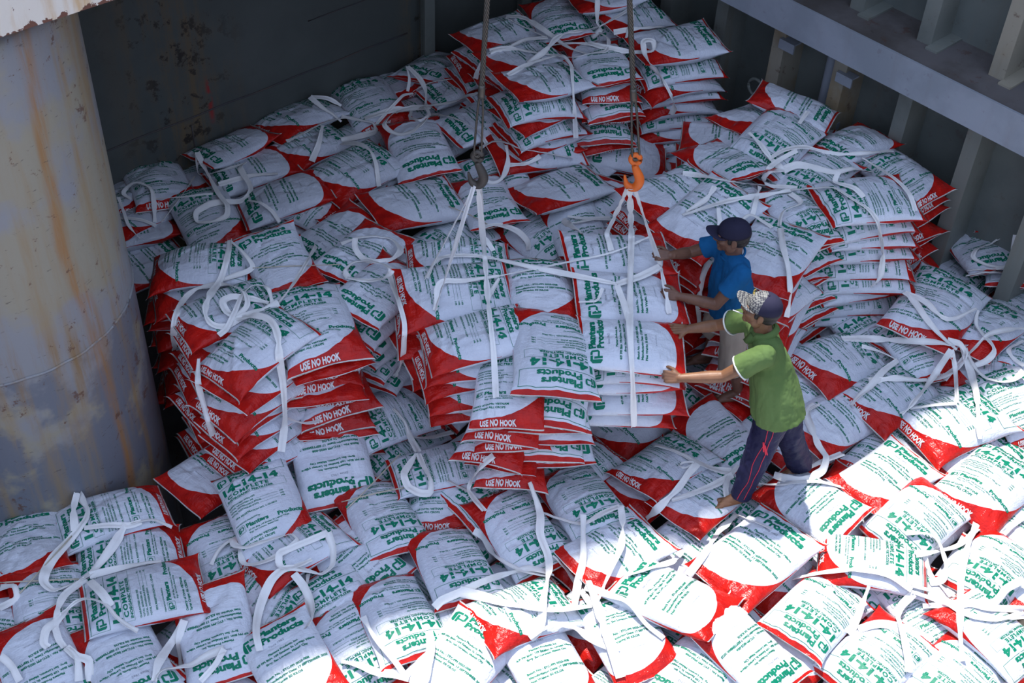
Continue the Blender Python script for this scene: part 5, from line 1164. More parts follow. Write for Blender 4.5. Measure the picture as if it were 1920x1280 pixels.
def shirt(root, J, mat, k=1.08, seed=1, hem=.0, sleeve=.62, extra=None, hr_=.122):
    bm = bmesh.new(); torso(bm, J['pel'], J['chest'], J['neck'], J['shl'], J['shr'], J['hl'], J['hr'], k)
    pel = V3(*J['pel']); ch = V3(*J['chest']); ax = (V3(*J['shr']) - V3(*J['shl'])).normalized() * .06
    dn = (pel - ch).normalized()
    for s in (-1, 1): rcone(bm, ch + ax * s, .105 * k, pel + ax * s * 1.2 + dn * hem, hr_ * k, 20, flat1=True)
    rcone(bm, ch, .11 * k, pel + dn * hem, (hr_ + .012) * k, 20, flat1=True)
    cuffs = []
    for s in 'lr':
        sh, el = V3(*J['sh' + s]), V3(*J['el' + s]); e_ = sh.lerp(el, sleeve)
        rcone(bm, sh, .066 * k, e_, .068 * k, 18, flat1=True); cuffs.append((e_, (el - sh).normalized(), .070 * k))
    if extra: extra(bm)
    me = remesh(bm, .007, 5, .5); wrinkle(me, .013, 7, seed, (1, 1, .45)); wrinkle(me, .005, 22, seed + 3, (1, 1, .5))
    return mesh_obj('shirt', me, mat, root), cuffs, me

# --- worker in the green polo shirt
JG = dict(base=(1.68, 5.70, .07), pel=(1.635, 5.70, .88), chest=(1.55, 5.765, 1.16), neck=(1.475, 5.785, 1.385), head=(1.448, 5.795, 1.515),
          shl=(1.475, 5.615, 1.325), shr=(1.43, 5.93, 1.33), ell=(1.262, 5.615, 1.14), elr=(1.262, 6.045, 1.165), wrl=(1.012, 5.625, 1.10), wrr=(1.075, 6.005, 1.155),
          hl=(1.62, 5.615, .86), hr=(1.67, 5.785, .86), kl=(1.565, 5.585, .48), kr=(1.80, 5.80, .47), al=(1.515, 5.575, .125), ar=(1.945, 5.885, .125), fzl=.065, fzr=.05)
PG = dict(face=(-.93, .28, .10), skin=MAT_SKIN, calf=Vector((1, 0, 0)), toel=(-.95, -.25, 0), toer=(-.7, -.5, 0),
          handl=((-1, .05, .02), (-.1, -.75, .65), (0, .2, .9), (70, 75, 45), 4, .98, 40),
          handr=((-.98, -.02, -.02), (.0, -.25, .97), (.1, -1, 0), (14, 16, 12), 7, .98, 10))
rootG, MG = person('man in faded green polo shirt and patterned cap, barefoot, pushing the hanging load', JG, PG)
def shirt_extra(bm): pass
sG, cuffs, smG = shirt(rootG, JG, MAT_GREEN, 1.10, 2, .065, .58, None, .142)
for e_, d_, r_ in cuffs:
    _, a_, b_ = frame_of(d_); bm = bmesh.new()
    tube(bm, [e_ + (a_ * math.cos(t) + b_ * math.sin(t)) * (r_ - .003) for t in np.linspace(0, 2 * PI, 28, endpoint=False)], .0055, 8, True); from_bm('sleeve_trim', bm, MAT_TRIM, sG)
# collar: a folded band with two points
bm = bmesh.new(); nk = V3(*JG['neck']); up_ = (nk - V3(*JG['chest'])).normalized(); fw_ = V3(-.93, .28, -.35); fw_ = (fw_ - up_ * fw_.dot(up_)).normalized(); lf_ = up_.cross(fw_)
g = []
for j, (r_, h_) in enumerate(((.066, .018), (.074, .030), (.086, .022), (.098, -.006), (.094, -.010), (.080, .016))):
    row = []
    for i in range(29):
        a = math.radians(22 + (338 - 22) * i / 28); pt = 1 + (.28 if j in (3, 4) and (i < 3 or i > 25) else 0)
        row.append(bm.verts.new(nk - up_ * .015 + (fw_ * math.cos(a) + lf_ * math.sin(a)) * r_ * pt + up_ * (h_ - (.02 if i < 4 or i > 24 else 0))))
    g.append(row)
for j in range(len(g)):
    for i in range(28): bm.faces.new((g[j][i], g[j][i + 1], g[(j + 1) % 6][i + 1], g[(j + 1) % 6][i]))
bm.faces.new([r[0] for r in g]); bm.faces.new([r[28] for r in g][::-1]); from_bm('collar', bm, MAT_GREEN, sG)
bm = bmesh.new(); J = JG
rcone(bm, J['hl'], .105, J['hr'], .105); rcone(bm, V3(*J['pel']) - V3(0, 0, .02), .122, V3(*J['pel']) + V3(-.01, 0, .02), .110)
for s, fl in (('l', 1), ('r', 1)):
    h, k, a = [V3(*J[q + s]) for q in ('h', 'k', 'a')]; rcone(bm, h, .112, k, .088, 20); rcone(bm, k, .088, a - (a - k) * .02, .066 if s == 'l' else .085, 20, flat1=True)
me = remesh(bm, .0075, 4, .5); wrinkle(me, .018, 7, 5, (1, 1, .5)); wrinkle(me, .006, 20, 9, (1, 1, 1.2)); bvP = bvh_of(me); trG = mesh_obj('trousers', me, MAT_NAVY, rootG)
def drape_tube(name, pts, r, mat, bv):
    bm = bmesh.new(); tube(bm, catmull([on_mesh(bv, p, .0035) for p in catmull(pts, .07)], .012), r, 6); from_bm(name, bm, mat, trG)
drape_tube('piping', [(1.56, 5.47, .86), (1.55, 5.45, .70), (1.52, 5.45, .52), (1.50, 5.45, .34), (1.47, 5.47, .17)], .0022, MAT_RED, bvP)
drape_tube('piping', [(1.60, 5.46, .86), (1.60, 5.44, .70), (1.58, 5.44, .55), (1.55, 5.44, .38), (1.53, 5.46, .17)], .0022, MAT_RED, bvP)
bm = bmesh.new()
for k in range(3):
    a0 = on_mesh(bvP, (1.525 + .022 * k, 5.42, .70 - .01 * k), .003); a1 = on_mesh(bvP, (1.565 + .022 * k, 5.42, .63 - .01 * k), .003); rcone(bm, a0, .0042, a1, .0042, 8)
from_bm('trouser_badge', bm, MAT_RED, trG)
capG = cap_parts(rootG, MG, MAT_CAPP, MAT_CAPN, .042, MAT_CAPP, .002)
bm = bmesh.new()
MAT_GOLD = simple('gold_thread', (.55, .40, .08), .6)
for (a0, b0, a1, b1) in ((-.02, .01, -.02, .035), (-.02, .035, .0, .035), (0, .035, 0, .012), (.012, .012, .012, .036), (.012, .036, .03, .02), (-.02, .012, 0, .012)):
    p0 = MG @ V3(.080 - abs(a0) * .4, a0 - .02, .075 + b0); p1 = MG @ V3(.080 - abs(a1) * .4, a1 - .02, .075 + b1); rcone(bm, p0, .0018, p1, .0018, 6)
from_bm('cap_embroidery', bm, MAT_GOLD, capG)
bm = bmesh.new(); m0 = MG @ V3(.092, .010, -.058); m1 = MG @ V3(.158, .020, -.046); rcone(bm, m0, .0038, m1, .0038, 10, True, True)
tag(from_bm('cigarette', bm, simple('paper_white', (.8, .79, .76), .7)), 'white cigarette between the lips of the man in green', 'cigarette')

# --- worker in the blue t-shirt
JB = dict(base=(1.47, 6.74, .0), pel=(1.44, 6.64, .84), chest=(1.40, 6.57, 1.13), neck=(1.372, 6.525, 1.375), head=(1.345, 6.505, 1.505),
          shl=(1.415, 6.36, 1.315), shr=(1.325, 6.675, 1.32), ell=(1.285, 6.325, 1.09), elr=(1.125, 6.70, 1.205), wrl=(1.035, 6.315, 1.155), wrr=(.985, 6.585, 1.265),
          hl=(1.47, 6.55, .82), hr=(1.44, 6.74, .82), kl=(1.50, 6.52, .46), kr=(1.40, 6.82, .46), al=(1.60, 6.56, .10), ar=(1.42, 6.93, .10), fzl=.02, fzr=.02)
PB = dict(face=(-.96, .10, -.10), skin=MAT_SKIN2, calf=Vector((1, 0, 0)), toel=(-.95, -.1, 0), toer=(-1, -.1, 0),
          handl=((-.97, -.05, .12), (-.05, -.80, .6), (0, .1, 1), (62, 80, 50), 3, .96, 45),
          handr=((-.97, -.15, .10), (-.05, -.70, .7), (0, .1, 1), (62, 80, 50), 3, .96, 45))
rootB, MB_ = person('man in blue t-shirt and navy cap, khaki shorts, both hands gripping the load sling', JB, PB)
sB, cuffsB, _ = shirt(rootB, JB, MAT_BLUE, 1.06, 6, .06, .60)
bm = bmesh.new(); nk = V3(*JB['neck']); up_ = (nk - V3(*JB['chest'])).normalized(); fw_ = V3(-.96, .1, 0); fw_ = (fw_ - up_ * fw_.dot(up_)).normalized(); lf_ = up_.cross(fw_)
tube(bm, [nk - up_ * .02 + (fw_ * math.cos(t) + lf_ * math.sin(t)) * .072 - up_ * .02 * math.cos(t) for t in np.linspace(0, 2 * PI, 30, endpoint=False)], .008, 8, True); from_bm('neckband', bm, MAT_BLUE, sB)
bm = bmesh.new(); J = JB; rcone(bm, J['hl'], .100, J['hr'], .100); rcone(bm, V3(*J['pel']) - V3(0, 0, .02), .120, V3(*J['pel']) + V3(0, 0, .05), .112)
for s in 'lr':
    h, k, a = [V3(*J[q + s]) for q in ('h', 'k', 'a')]; rcone(bm, h, .105, k + (k - h) * (.12 if s == 'r' else .35), .088, 20, flat1=True)
me = remesh(bm, .0075, 4, .5); wrinkle(me, .016, 9, 15); mesh_obj('shorts', me, MAT_KHAKI, rootB)
cap_parts(rootB, MB_, MAT_CAPN, MAT_CAPN, .028, MAT_CAPN, .0)

put_slings([
('lifting_sling', 'white webbing sling curled on top of the left stack and down its front', [(42, [(-1.936,6.872,0.974),(-1.923,6.791,0.975),(-1.918,6.714,0.964),(-1.917,6.662,0.959),(-1.921,6.615,0.945),(-1.927,6.572,0.927),(-1.933,6.525,0.919),(-1.940,6.451,0.930),(-1.944,6.359,0.964),(-1.942,6.268,0.999),(-1.943,6.178,1.007),(-1.937,6.108,1.003),(-1.915,6.058,0.993),(-1.883,6.027,0.980),(-1.841,6.017,0.970),(-1.794,6.022,0.968),(-1.766,6.042,0.971),(-1.737,6.069,0.978),(-1.705,6.094,0.986),(-1.666,6.108,0.997),(-1.622,6.113,1.015),(-1.579,6.115,1.036),(-1.546,6.137,1.039),(-1.516,6.165,1.037),(-1.487,6.198,1.030)]), (34, [(-1.943,6.897,0.954),(-1.890,6.847,0.954),(-1.839,6.795,0.950),(-1.800,6.748,0.945),(-1.764,6.705,0.931),(-1.747,6.669,0.920),(-1.777,6.630,0.913),(-1.829,6.595,0.913),(-1.877,6.567,0.910),(-1.927,6.543,0.904)]), (38, [(-2.287,6.422,0.362),(-2.225,6.260,0.580),(-2.177,6.147,0.753),(-2.161,6.123,0.825),(-2.148,6.118,0.884),(-2.145,6.148,0.908),(-2.144,6.199,0.911),(-2.152,6.285,0.883),(-2.157,6.374,0.848),(-2.139,6.451,0.839),(-2.100,6.492,0.851),(-2.060,6.501,0.865),(-2.014,6.506,0.877),(-1.967,6.502,0.890),(-1.919,6.480,0.915),(-1.866,6.438,0.952),(-1.817,6.387,0.989),(-1.757,6.332,1.011),(-1.711,6.273,1.025),(-1.687,6.193,1.006),(-1.721,6.123,0.989),(-1.769,6.069,0.973)]), (42, [(-1.562,6.247,0.982),(-1.601,6.255,0.986),(-1.640,6.264,0.989),(-1.680,6.270,0.992),(-1.724,6.273,0.995),(-1.767,6.268,1.003),(-1.799,6.250,1.016),(-1.840,6.199,1.020),(-1.814,6.141,0.998),(-1.775,6.111,0.990),(-1.726,6.090,0.988),(-1.684,6.067,1.012),(-1.634,6.034,1.055),(-1.586,5.994,1.097),(-1.529,5.956,1.121),(-1.481,5.915,1.131),(-1.446,5.867,1.126),(-1.422,5.815,1.107),(-1.411,5.773,1.088),(-1.405,5.732,1.061),(-1.398,5.694,1.028),(-1.399,5.702,0.968),(-1.399,5.707,0.908),(-1.396,5.701,0.856),(-1.391,5.679,0.815),(-1.390,5.671,0.768),(-1.390,5.664,0.716),(-1.391,5.659,0.659),(-1.394,5.658,0.597),(-1.399,5.658,0.535),(-1.405,5.654,0.480),(-1.412,5.642,0.433),(-1.417,5.623,0.393),(-1.422,5.599,0.359),(-1.425,5.572,0.329)]), (26, [(-1.494,6.226,1.005),(-1.474,6.259,1.018),(-1.456,6.300,1.023),(-1.442,6.359,1.015),(-1.431,6.437,0.995),(-1.423,6.518,0.972),(-1.412,6.590,0.963),(-1.399,6.655,0.961),(-1.389,6.724,0.952),(-1.390,6.826,0.908),(-1.397,7.009,0.817),(-1.425,7.250,0.662)]), (34, [(-1.537,6.241,0.989),(-1.561,6.304,1.009),(-1.590,6.362,1.018),(-1.663,6.379,1.014),(-1.701,6.361,1.008),(-1.731,6.311,1.007),(-1.741,6.251,1.009),(-1.747,6.186,1.005),(-1.754,6.125,1.000),(-1.764,6.072,0.991),(-1.776,6.027,0.977),(-1.789,5.994,0.964),(-1.828,5.958,0.949)]), (40, [(-1.917,5.774,0.916),(-1.913,5.727,0.896),(-1.908,5.679,0.877),(-1.899,5.631,0.857),(-1.900,5.634,0.799),(-1.897,5.633,0.741),(-1.888,5.622,0.697),(-1.877,5.601,0.671),(-1.862,5.568,0.646),(-1.849,5.541,0.624),(-1.843,5.547,0.548),(-1.839,5.561,0.458)]), (30, [(-1.411,5.713,0.494),(-1.370,5.715,0.476),(-1.330,5.719,0.456),(-1.293,5.727,0.439),(-1.247,5.740,0.433),(-1.206,5.755,0.433)])]),
('lifting_sling', 'looped white sling at the right rear of the left stack', [(40, [(-1.203,7.012,0.880),(-1.159,7.035,0.890),(-1.109,7.056,0.899),(-1.068,7.066,0.903),(-1.021,7.072,0.907),(-0.975,7.073,0.910),(-0.930,7.071,0.909),(-0.886,7.062,0.910),(-0.848,7.035,0.916),(-0.807,6.975,0.921),(-0.785,6.898,0.935),(-0.825,6.817,0.936),(-0.871,6.772,0.949),(-0.927,6.759,0.946),(-0.982,6.783,0.932),(-1.032,6.822,0.919),(-1.089,6.898,0.932),(-1.106,6.993,0.948)]), (42, [(-1.110,6.663,0.873),(-1.138,6.703,0.900),(-1.095,6.751,0.926),(-1.047,6.767,0.934),(-0.987,6.758,0.950),(-0.939,6.714,0.981),(-0.885,6.637,1.033),(-0.840,6.542,1.098),(-0.794,6.438,1.141),(-0.844,6.456,1.064),(-0.883,6.497,1.015),(-0.929,6.524,0.981),(-0.972,6.532,0.969),(-1.011,6.530,0.972),(-1.052,6.543,0.968),(-1.093,6.560,0.960)]), (32, [(-0.820,6.549,1.003),(-0.797,6.479,1.008),(-0.772,6.387,1.034),(-0.745,6.278,1.070),(-0.723,6.189,1.098),(-0.704,6.124,1.101),(-0.688,6.075,1.091),(-0.676,6.033,1.080),(-0.668,5.990,1.061),(-0.666,5.954,1.041),(-0.671,5.960,0.980),(-0.674,5.967,0.917),(-0.679,5.971,0.856),(-0.691,6.009,0.764),(-0.713,6.084,0.641),(-0.743,6.185,0.495),(-0.774,6.286,0.347)])]),
('lifting_sling', 'tangled white sling beside the rusty column at back left', [(36, [(-2.939,7.918,0.485),(-2.995,7.943,0.513),(-2.977,7.989,0.538),(-2.933,8.022,0.560),(-2.888,8.018,0.565),(-2.834,7.997,0.565),(-2.790,7.966,0.559),(-2.766,7.927,0.542),(-2.754,7.884,0.513),(-2.745,7.845,0.485),(-2.736,7.797,0.444),(-2.728,7.752,0.404)]), (16, [(-2.767,7.895,0.513),(-2.722,7.911,0.507),(-2.676,7.925,0.504),(-2.628,7.933,0.505),(-2.574,7.940,0.509),(-2.526,7.944,0.514),(-2.476,7.952,0.518),(-2.425,7.963,0.521),(-2.376,7.981,0.518),(-2.327,7.999,0.514)]), (16, [(-2.568,8.408,0.375),(-2.550,8.224,0.452),(-2.544,8.081,0.500),(-2.552,7.987,0.513),(-2.572,7.926,0.502),(-2.592,7.888,0.486),(-2.617,7.862,0.459),(-2.642,7.838,0.432),(-2.668,7.813,0.405),(-2.693,7.788,0.379)]), (30, [(-3.001,7.682,0.482),(-2.925,7.696,0.476),(-2.885,7.698,0.471),(-2.839,7.703,0.463),(-2.799,7.710,0.449),(-2.754,7.713,0.425),(-2.714,7.715,0.399)]), (30, [(-3.020,7.885,0.521),(-2.983,7.812,0.511),(-2.945,7.737,0.502),(-2.912,7.667,0.489),(-2.880,7.615,0.466),(-2.839,7.581,0.435),(-2.799,7.564,0.393)])]),
('lifting_sling', 'white sling with a round curled loop near the bulkhead', [(42, [(-2.532,8.429,0.584),(-2.504,8.388,0.560),(-2.478,8.351,0.533),(-2.447,8.308,0.504),(-2.411,8.242,0.500),(-2.365,8.149,0.510),(-2.319,8.054,0.524),(-2.279,7.974,0.535),(-2.224,7.899,0.527),(-2.185,7.836,0.526),(-2.180,7.763,0.497),(-2.216,7.722,0.492),(-2.268,7.692,0.488),(-2.332,7.682,0.483),(-2.387,7.687,0.484),(-2.402,7.741,0.517),(-2.370,7.796,0.523),(-2.322,7.849,0.525),(-2.272,7.888,0.516),(-2.217,7.920,0.503),(-2.159,7.944,0.489),(-2.105,7.965,0.486),(-2.064,7.996,0.509),(-2.057,8.082,0.504),(-2.085,8.164,0.503),(-2.125,8.233,0.509),(-2.160,8.290,0.523),(-2.185,8.342,0.530),(-2.156,8.405,0.522)]), (36, [(-2.159,8.420,0.512),(-2.205,8.397,0.507),(-2.253,8.373,0.502),(-2.302,8.361,0.488),(-2.350,8.356,0.472),(-2.394,8.361,0.453),(-2.473,8.355,0.426),(-2.523,8.361,0.428),(-2.535,8.379,0.467),(-2.532,8.400,0.529),(-2.534,8.436,0.579)]), (36, [(-2.331,8.192,0.458),(-2.282,8.207,0.469),(-2.233,8.223,0.480),(-2.184,8.240,0.489),(-2.136,8.255,0.497),(-2.091,8.273,0.501),(-2.039,8.289,0.501),(-1.990,8.302,0.499),(-1.941,8.315,0.494),(-1.893,8.328,0.490)]), (26, [(-2.043,7.885,0.549),(-1.988,7.854,0.571),(-1.935,7.823,0.585),(-1.880,7.789,0.577),(-1.832,7.759,0.556),(-1.801,7.733,0.529),(-1.776,7.713,0.494)])]),
('lifting_sling', 'white sling knotted over the sacks along the bulkhead', [(42, [(-1.882,8.717,0.530),(-1.838,8.741,0.544),(-1.795,8.769,0.556),(-1.749,8.805,0.565),(-1.713,8.847,0.565),(-1.676,8.900,0.561),(-1.639,8.955,0.554),(-1.605,9.004,0.546),(-1.547,9.054,0.538),(-1.495,9.101,0.524)]), (40, [(-1.767,9.240,0.626),(-1.707,9.184,0.611),(-1.651,9.142,0.592),(-1.603,9.118,0.573),(-1.560,9.107,0.551),(-1.494,9.084,0.500)]), (34, [(-1.774,9.319,0.576),(-1.703,9.328,0.570),(-1.635,9.333,0.559),(-1.578,9.327,0.534),(-1.524,9.317,0.505)]), (44, [(-1.614,8.880,0.592),(-1.609,8.786,0.597),(-1.606,8.704,0.595),(-1.609,8.637,0.583),(-1.619,8.583,0.563),(-1.635,8.539,0.535),(-1.651,8.501,0.504)]), (44, [(-1.499,9.137,0.517),(-1.440,9.123,0.518),(-1.378,9.110,0.516),(-1.325,9.100,0.514),(-1.269,9.091,0.509),(-1.227,9.076,0.504),(-1.208,9.029,0.466),(-1.259,8.985,0.464),(-1.328,8.929,0.473),(-1.368,8.874,0.494),(-1.410,8.825,0.514),(-1.453,8.787,0.526)]), (34, [(-1.448,8.743,0.521),(-1.380,8.685,0.568),(-1.313,8.614,0.616),(-1.249,8.538,0.654),(-1.194,8.467,0.673),(-1.155,8.402,0.673),(-1.125,8.335,0.650),(-1.111,8.287,0.634),(-1.101,8.246,0.605),(-1.092,8.209,0.568),(-1.084,8.182,0.526)])]),
('lifting_sling', 'wide crossing white sling on sacks left of the tall stack', [(24, [(-1.213,9.080,0.485),(-1.183,9.114,0.510),(-1.153,9.152,0.533),(-1.120,9.197,0.554),(-1.081,9.258,0.573),(-1.041,9.339,0.582),(-1.008,9.425,0.572),(-0.941,9.509,0.541)]), (44, [(-1.305,9.120,0.522),(-1.256,9.135,0.534),(-1.208,9.155,0.543),(-1.161,9.177,0.550),(-1.113,9.201,0.554),(-1.064,9.229,0.553),(-1.014,9.265,0.544),(-0.963,9.310,0.526),(-0.911,9.348,0.510),(-0.858,9.357,0.513),(-0.806,9.338,0.534),(-0.745,9.316,0.560),(-0.689,9.305,0.579),(-0.639,9.317,0.582),(-0.596,9.329,0.588),(-0.533,9.336,0.611),(-0.476,9.312,0.657),(-0.426,9.241,0.725),(-0.373,9.144,0.812),(-0.320,9.046,0.899)]), (36, [(-0.933,9.250,0.530),(-0.924,9.084,0.569),(-0.848,8.974,0.619),(-0.803,9.023,0.614),(-0.774,9.129,0.583),(-0.814,9.255,0.569),(-0.868,9.326,0.517),(-0.928,9.359,0.479)]), (32, [(-0.791,9.329,0.453),(-0.725,9.204,0.534),(-0.661,9.077,0.615),(-0.601,8.970,0.679),(-0.545,8.896,0.711),(-0.493,8.845,0.724),(-0.447,8.801,0.730),(-0.389,8.759,0.721),(-0.342,8.722,0.704),(-0.309,8.688,0.679),(-0.281,8.656,0.651)]), (42, [(-0.774,9.316,0.533),(-0.836,9.321,0.521),(-0.896,9.313,0.519),(-0.950,9.281,0.527),(-1.000,9.222,0.549),(-1.042,9.134,0.585),(-1.071,9.025,0.632),(-1.115,8.889,0.633),(-1.062,8.801,0.626),(-1.011,8.764,0.629),(-0.957,8.751,0.631),(-0.874,8.787,0.646),(-0.842,8.828,0.654),(-0.807,8.887,0.660),(-0.774,8.958,0.659)]), (32, [(-1.014,9.743,0.657),(-0.996,9.694,0.626),(-0.983,9.644,0.596),(-0.984,9.593,0.566),(-0.990,9.544,0.535)]), (36, [(-1.006,9.737,0.661),(-0.953,9.679,0.648),(-0.904,9.623,0.631),(-0.864,9.566,0.611),(-0.835,9.509,0.583),(-0.826,9.461,0.558),(-0.825,9.419,0.525),(-0.826,9.392,0.481)]), (26, [(-0.945,9.557,0.529),(-0.896,9.559,0.562),(-0.846,9.559,0.596),(-0.793,9.559,0.624),(-0.735,9.562,0.641),(-0.674,9.571,0.649),(-0.613,9.579,0.657)])]),
('lifting_sling', 'white sling tangled across the top of the tall stack', [(46, [(0.552,9.681,1.395),(0.555,9.649,1.338),(0.560,9.653,1.260),(0.568,9.661,1.198),(0.601,9.659,1.152),(0.573,9.644,1.120),(0.532,9.618,1.089)]), (38, [(0.583,9.632,1.182),(0.627,9.643,1.208),(0.671,9.658,1.232),(0.714,9.676,1.253),(0.753,9.696,1.270),(0.813,9.721,1.303),(0.865,9.741,1.333)]), (42, [(0.587,9.702,1.144),(0.536,9.629,1.171),(0.487,9.577,1.187),(0.436,9.546,1.190),(0.378,9.522,1.188),(0.317,9.491,1.189),(0.261,9.436,1.193),(0.215,9.353,1.194),(0.175,9.258,1.192),(0.135,9.176,1.189),(0.094,9.118,1.185),(0.053,9.077,1.176),(0.012,9.046,1.162)]), (42, [(-0.185,9.810,1.139),(-0.137,9.804,1.144),(-0.089,9.791,1.153),(-0.036,9.756,1.161),(0.011,9.695,1.172),(0.062,9.622,1.182),(0.112,9.558,1.184),(0.160,9.507,1.179),(0.203,9.462,1.173),(0.243,9.408,1.171),(0.282,9.346,1.176),(0.320,9.285,1.185),(0.372,9.234,1.191),(0.424,9.199,1.195),(0.476,9.175,1.193)]), (30, [(-0.183,9.736,1.164),(-0.137,9.709,1.156),(-0.091,9.683,1.148),(-0.046,9.654,1.142),(-0.002,9.617,1.142),(0.054,9.568,1.144),(0.108,9.523,1.145),(0.162,9.488,1.141)]), (44, [(-0.291,9.190,1.157),(-0.240,9.205,1.164),(-0.189,9.220,1.171),(-0.136,9.229,1.175),(-0.081,9.228,1.173),(-0.024,9.218,1.169),(0.036,9.208,1.165),(0.086,9.200,1.164),(0.138,9.195,1.161),(0.190,9.197,1.155),(0.237,9.196,1.151),(0.290,9.187,1.151),(0.336,9.171,1.157),(0.378,9.155,1.167),(0.434,9.150,1.186),(0.490,9.164,1.201),(0.539,9.175,1.205),(0.592,9.191,1.207),(0.632,9.217,1.210),(0.652,9.421,1.191),(0.589,9.666,1.114)]), (36, [(0.162,9.482,1.145),(0.102,9.462,1.149),(0.043,9.430,1.160),(-0.012,9.385,1.174),(-0.056,9.334,1.181),(-0.095,9.290,1.181),(-0.137,9.256,1.176),(-0.189,9.228,1.174),(-0.244,9.200,1.175),(-0.290,9.169,1.169),(-0.324,9.138,1.147),(-0.350,9.109,1.116),(-0.371,9.142,1.051),(-0.390,9.179,0.969),(-0.402,9.224,0.885)]), (44, [(0.491,9.329,1.202),(0.547,9.299,1.205),(0.602,9.276,1.205),(0.662,9.261,1.202),(0.711,9.255,1.198),(0.765,9.259,1.189),(0.816,9.257,1.186),(0.862,9.246,1.190),(0.918,9.230,1.202),(0.966,9.217,1.217),(1.000,9.223,1.227),(0.995,9.256,1.288),(0.923,9.247,1.289),(0.927,9.179,1.233),(0.941,9.131,1.217),(0.969,9.085,1.194),(1.006,9.110,1.137),(1.051,9.132,1.075),(1.091,9.141,1.022),(1.123,9.130,0.979),(1.150,9.109,0.943),(1.173,9.088,0.910),(1.203,9.105,0.837),(1.221,9.133,0.767),(1.204,9.158,0.682)]), (40, [(0.698,9.542,1.190),(0.753,9.544,1.203),(0.809,9.563,1.208),(0.873,9.590,1.206),(0.930,9.627,1.194),(0.993,9.670,1.177),(1.058,9.716,1.159),(1.123,9.764,1.140)]), (40, [(0.822,9.727,1.322),(0.835,9.674,1.288),(0.839,9.611,1.257),(0.822,9.544,1.222),(0.799,9.482,1.181)]), (34, [(-0.134,8.762,1.212),(-0.096,8.793,1.222),(-0.057,8.842,1.222),(-0.014,8.912,1.208),(0.034,8.988,1.189),(0.085,9.052,1.176),(0.138,9.097,1.171),(0.193,9.125,1.176),(0.247,9.120,1.195),(0.290,9.066,1.230),(0.346,8.945,1.225),(0.356,8.837,1.229),(0.362,8.751,1.200),(0.367,8.704,1.177),(0.373,8.673,1.137),(0.380,8.661,1.082),(0.388,8.648,1.026),(0.394,8.638,0.980),(0.401,8.652,0.916),(0.408,8.664,0.852),(0.415,8.665,0.794),(0.421,8.651,0.747)]), (24, [(0.207,9.396,1.131),(0.265,9.393,1.143),(0.322,9.387,1.156),(0.378,9.376,1.169),(0.435,9.359,1.179),(0.492,9.340,1.186),(0.549,9.324,1.192)])]),
('lifting_sling', 'slack white sling draped behind the grey hook', [(40, [(-0.336,8.632,0.612),(-0.280,8.625,0.660),(-0.224,8.608,0.703),(-0.166,8.570,0.732),(-0.109,8.519,0.753),(-0.063,8.472,0.764),(-0.010,8.436,0.766),(0.042,8.436,0.756),(0.102,8.459,0.734),(0.159,8.488,0.707),(0.209,8.518,0.678),(0.257,8.541,0.653),(0.302,8.558,0.634),(0.361,8.572,0.619),(0.417,8.586,0.605)]), (40, [(-0.123,8.540,0.721),(-0.109,8.480,0.688),(-0.102,8.417,0.656),(-0.113,8.344,0.625),(-0.137,8.270,0.606),(-0.172,8.218,0.602),(-0.216,8.190,0.608),(-0.265,8.213,0.614),(-0.316,8.246,0.629)]), (38, [(-0.087,8.413,0.626),(-0.039,8.419,0.629),(0.009,8.427,0.630),(0.052,8.440,0.633),(0.102,8.467,0.648),(0.147,8.499,0.665)])]),
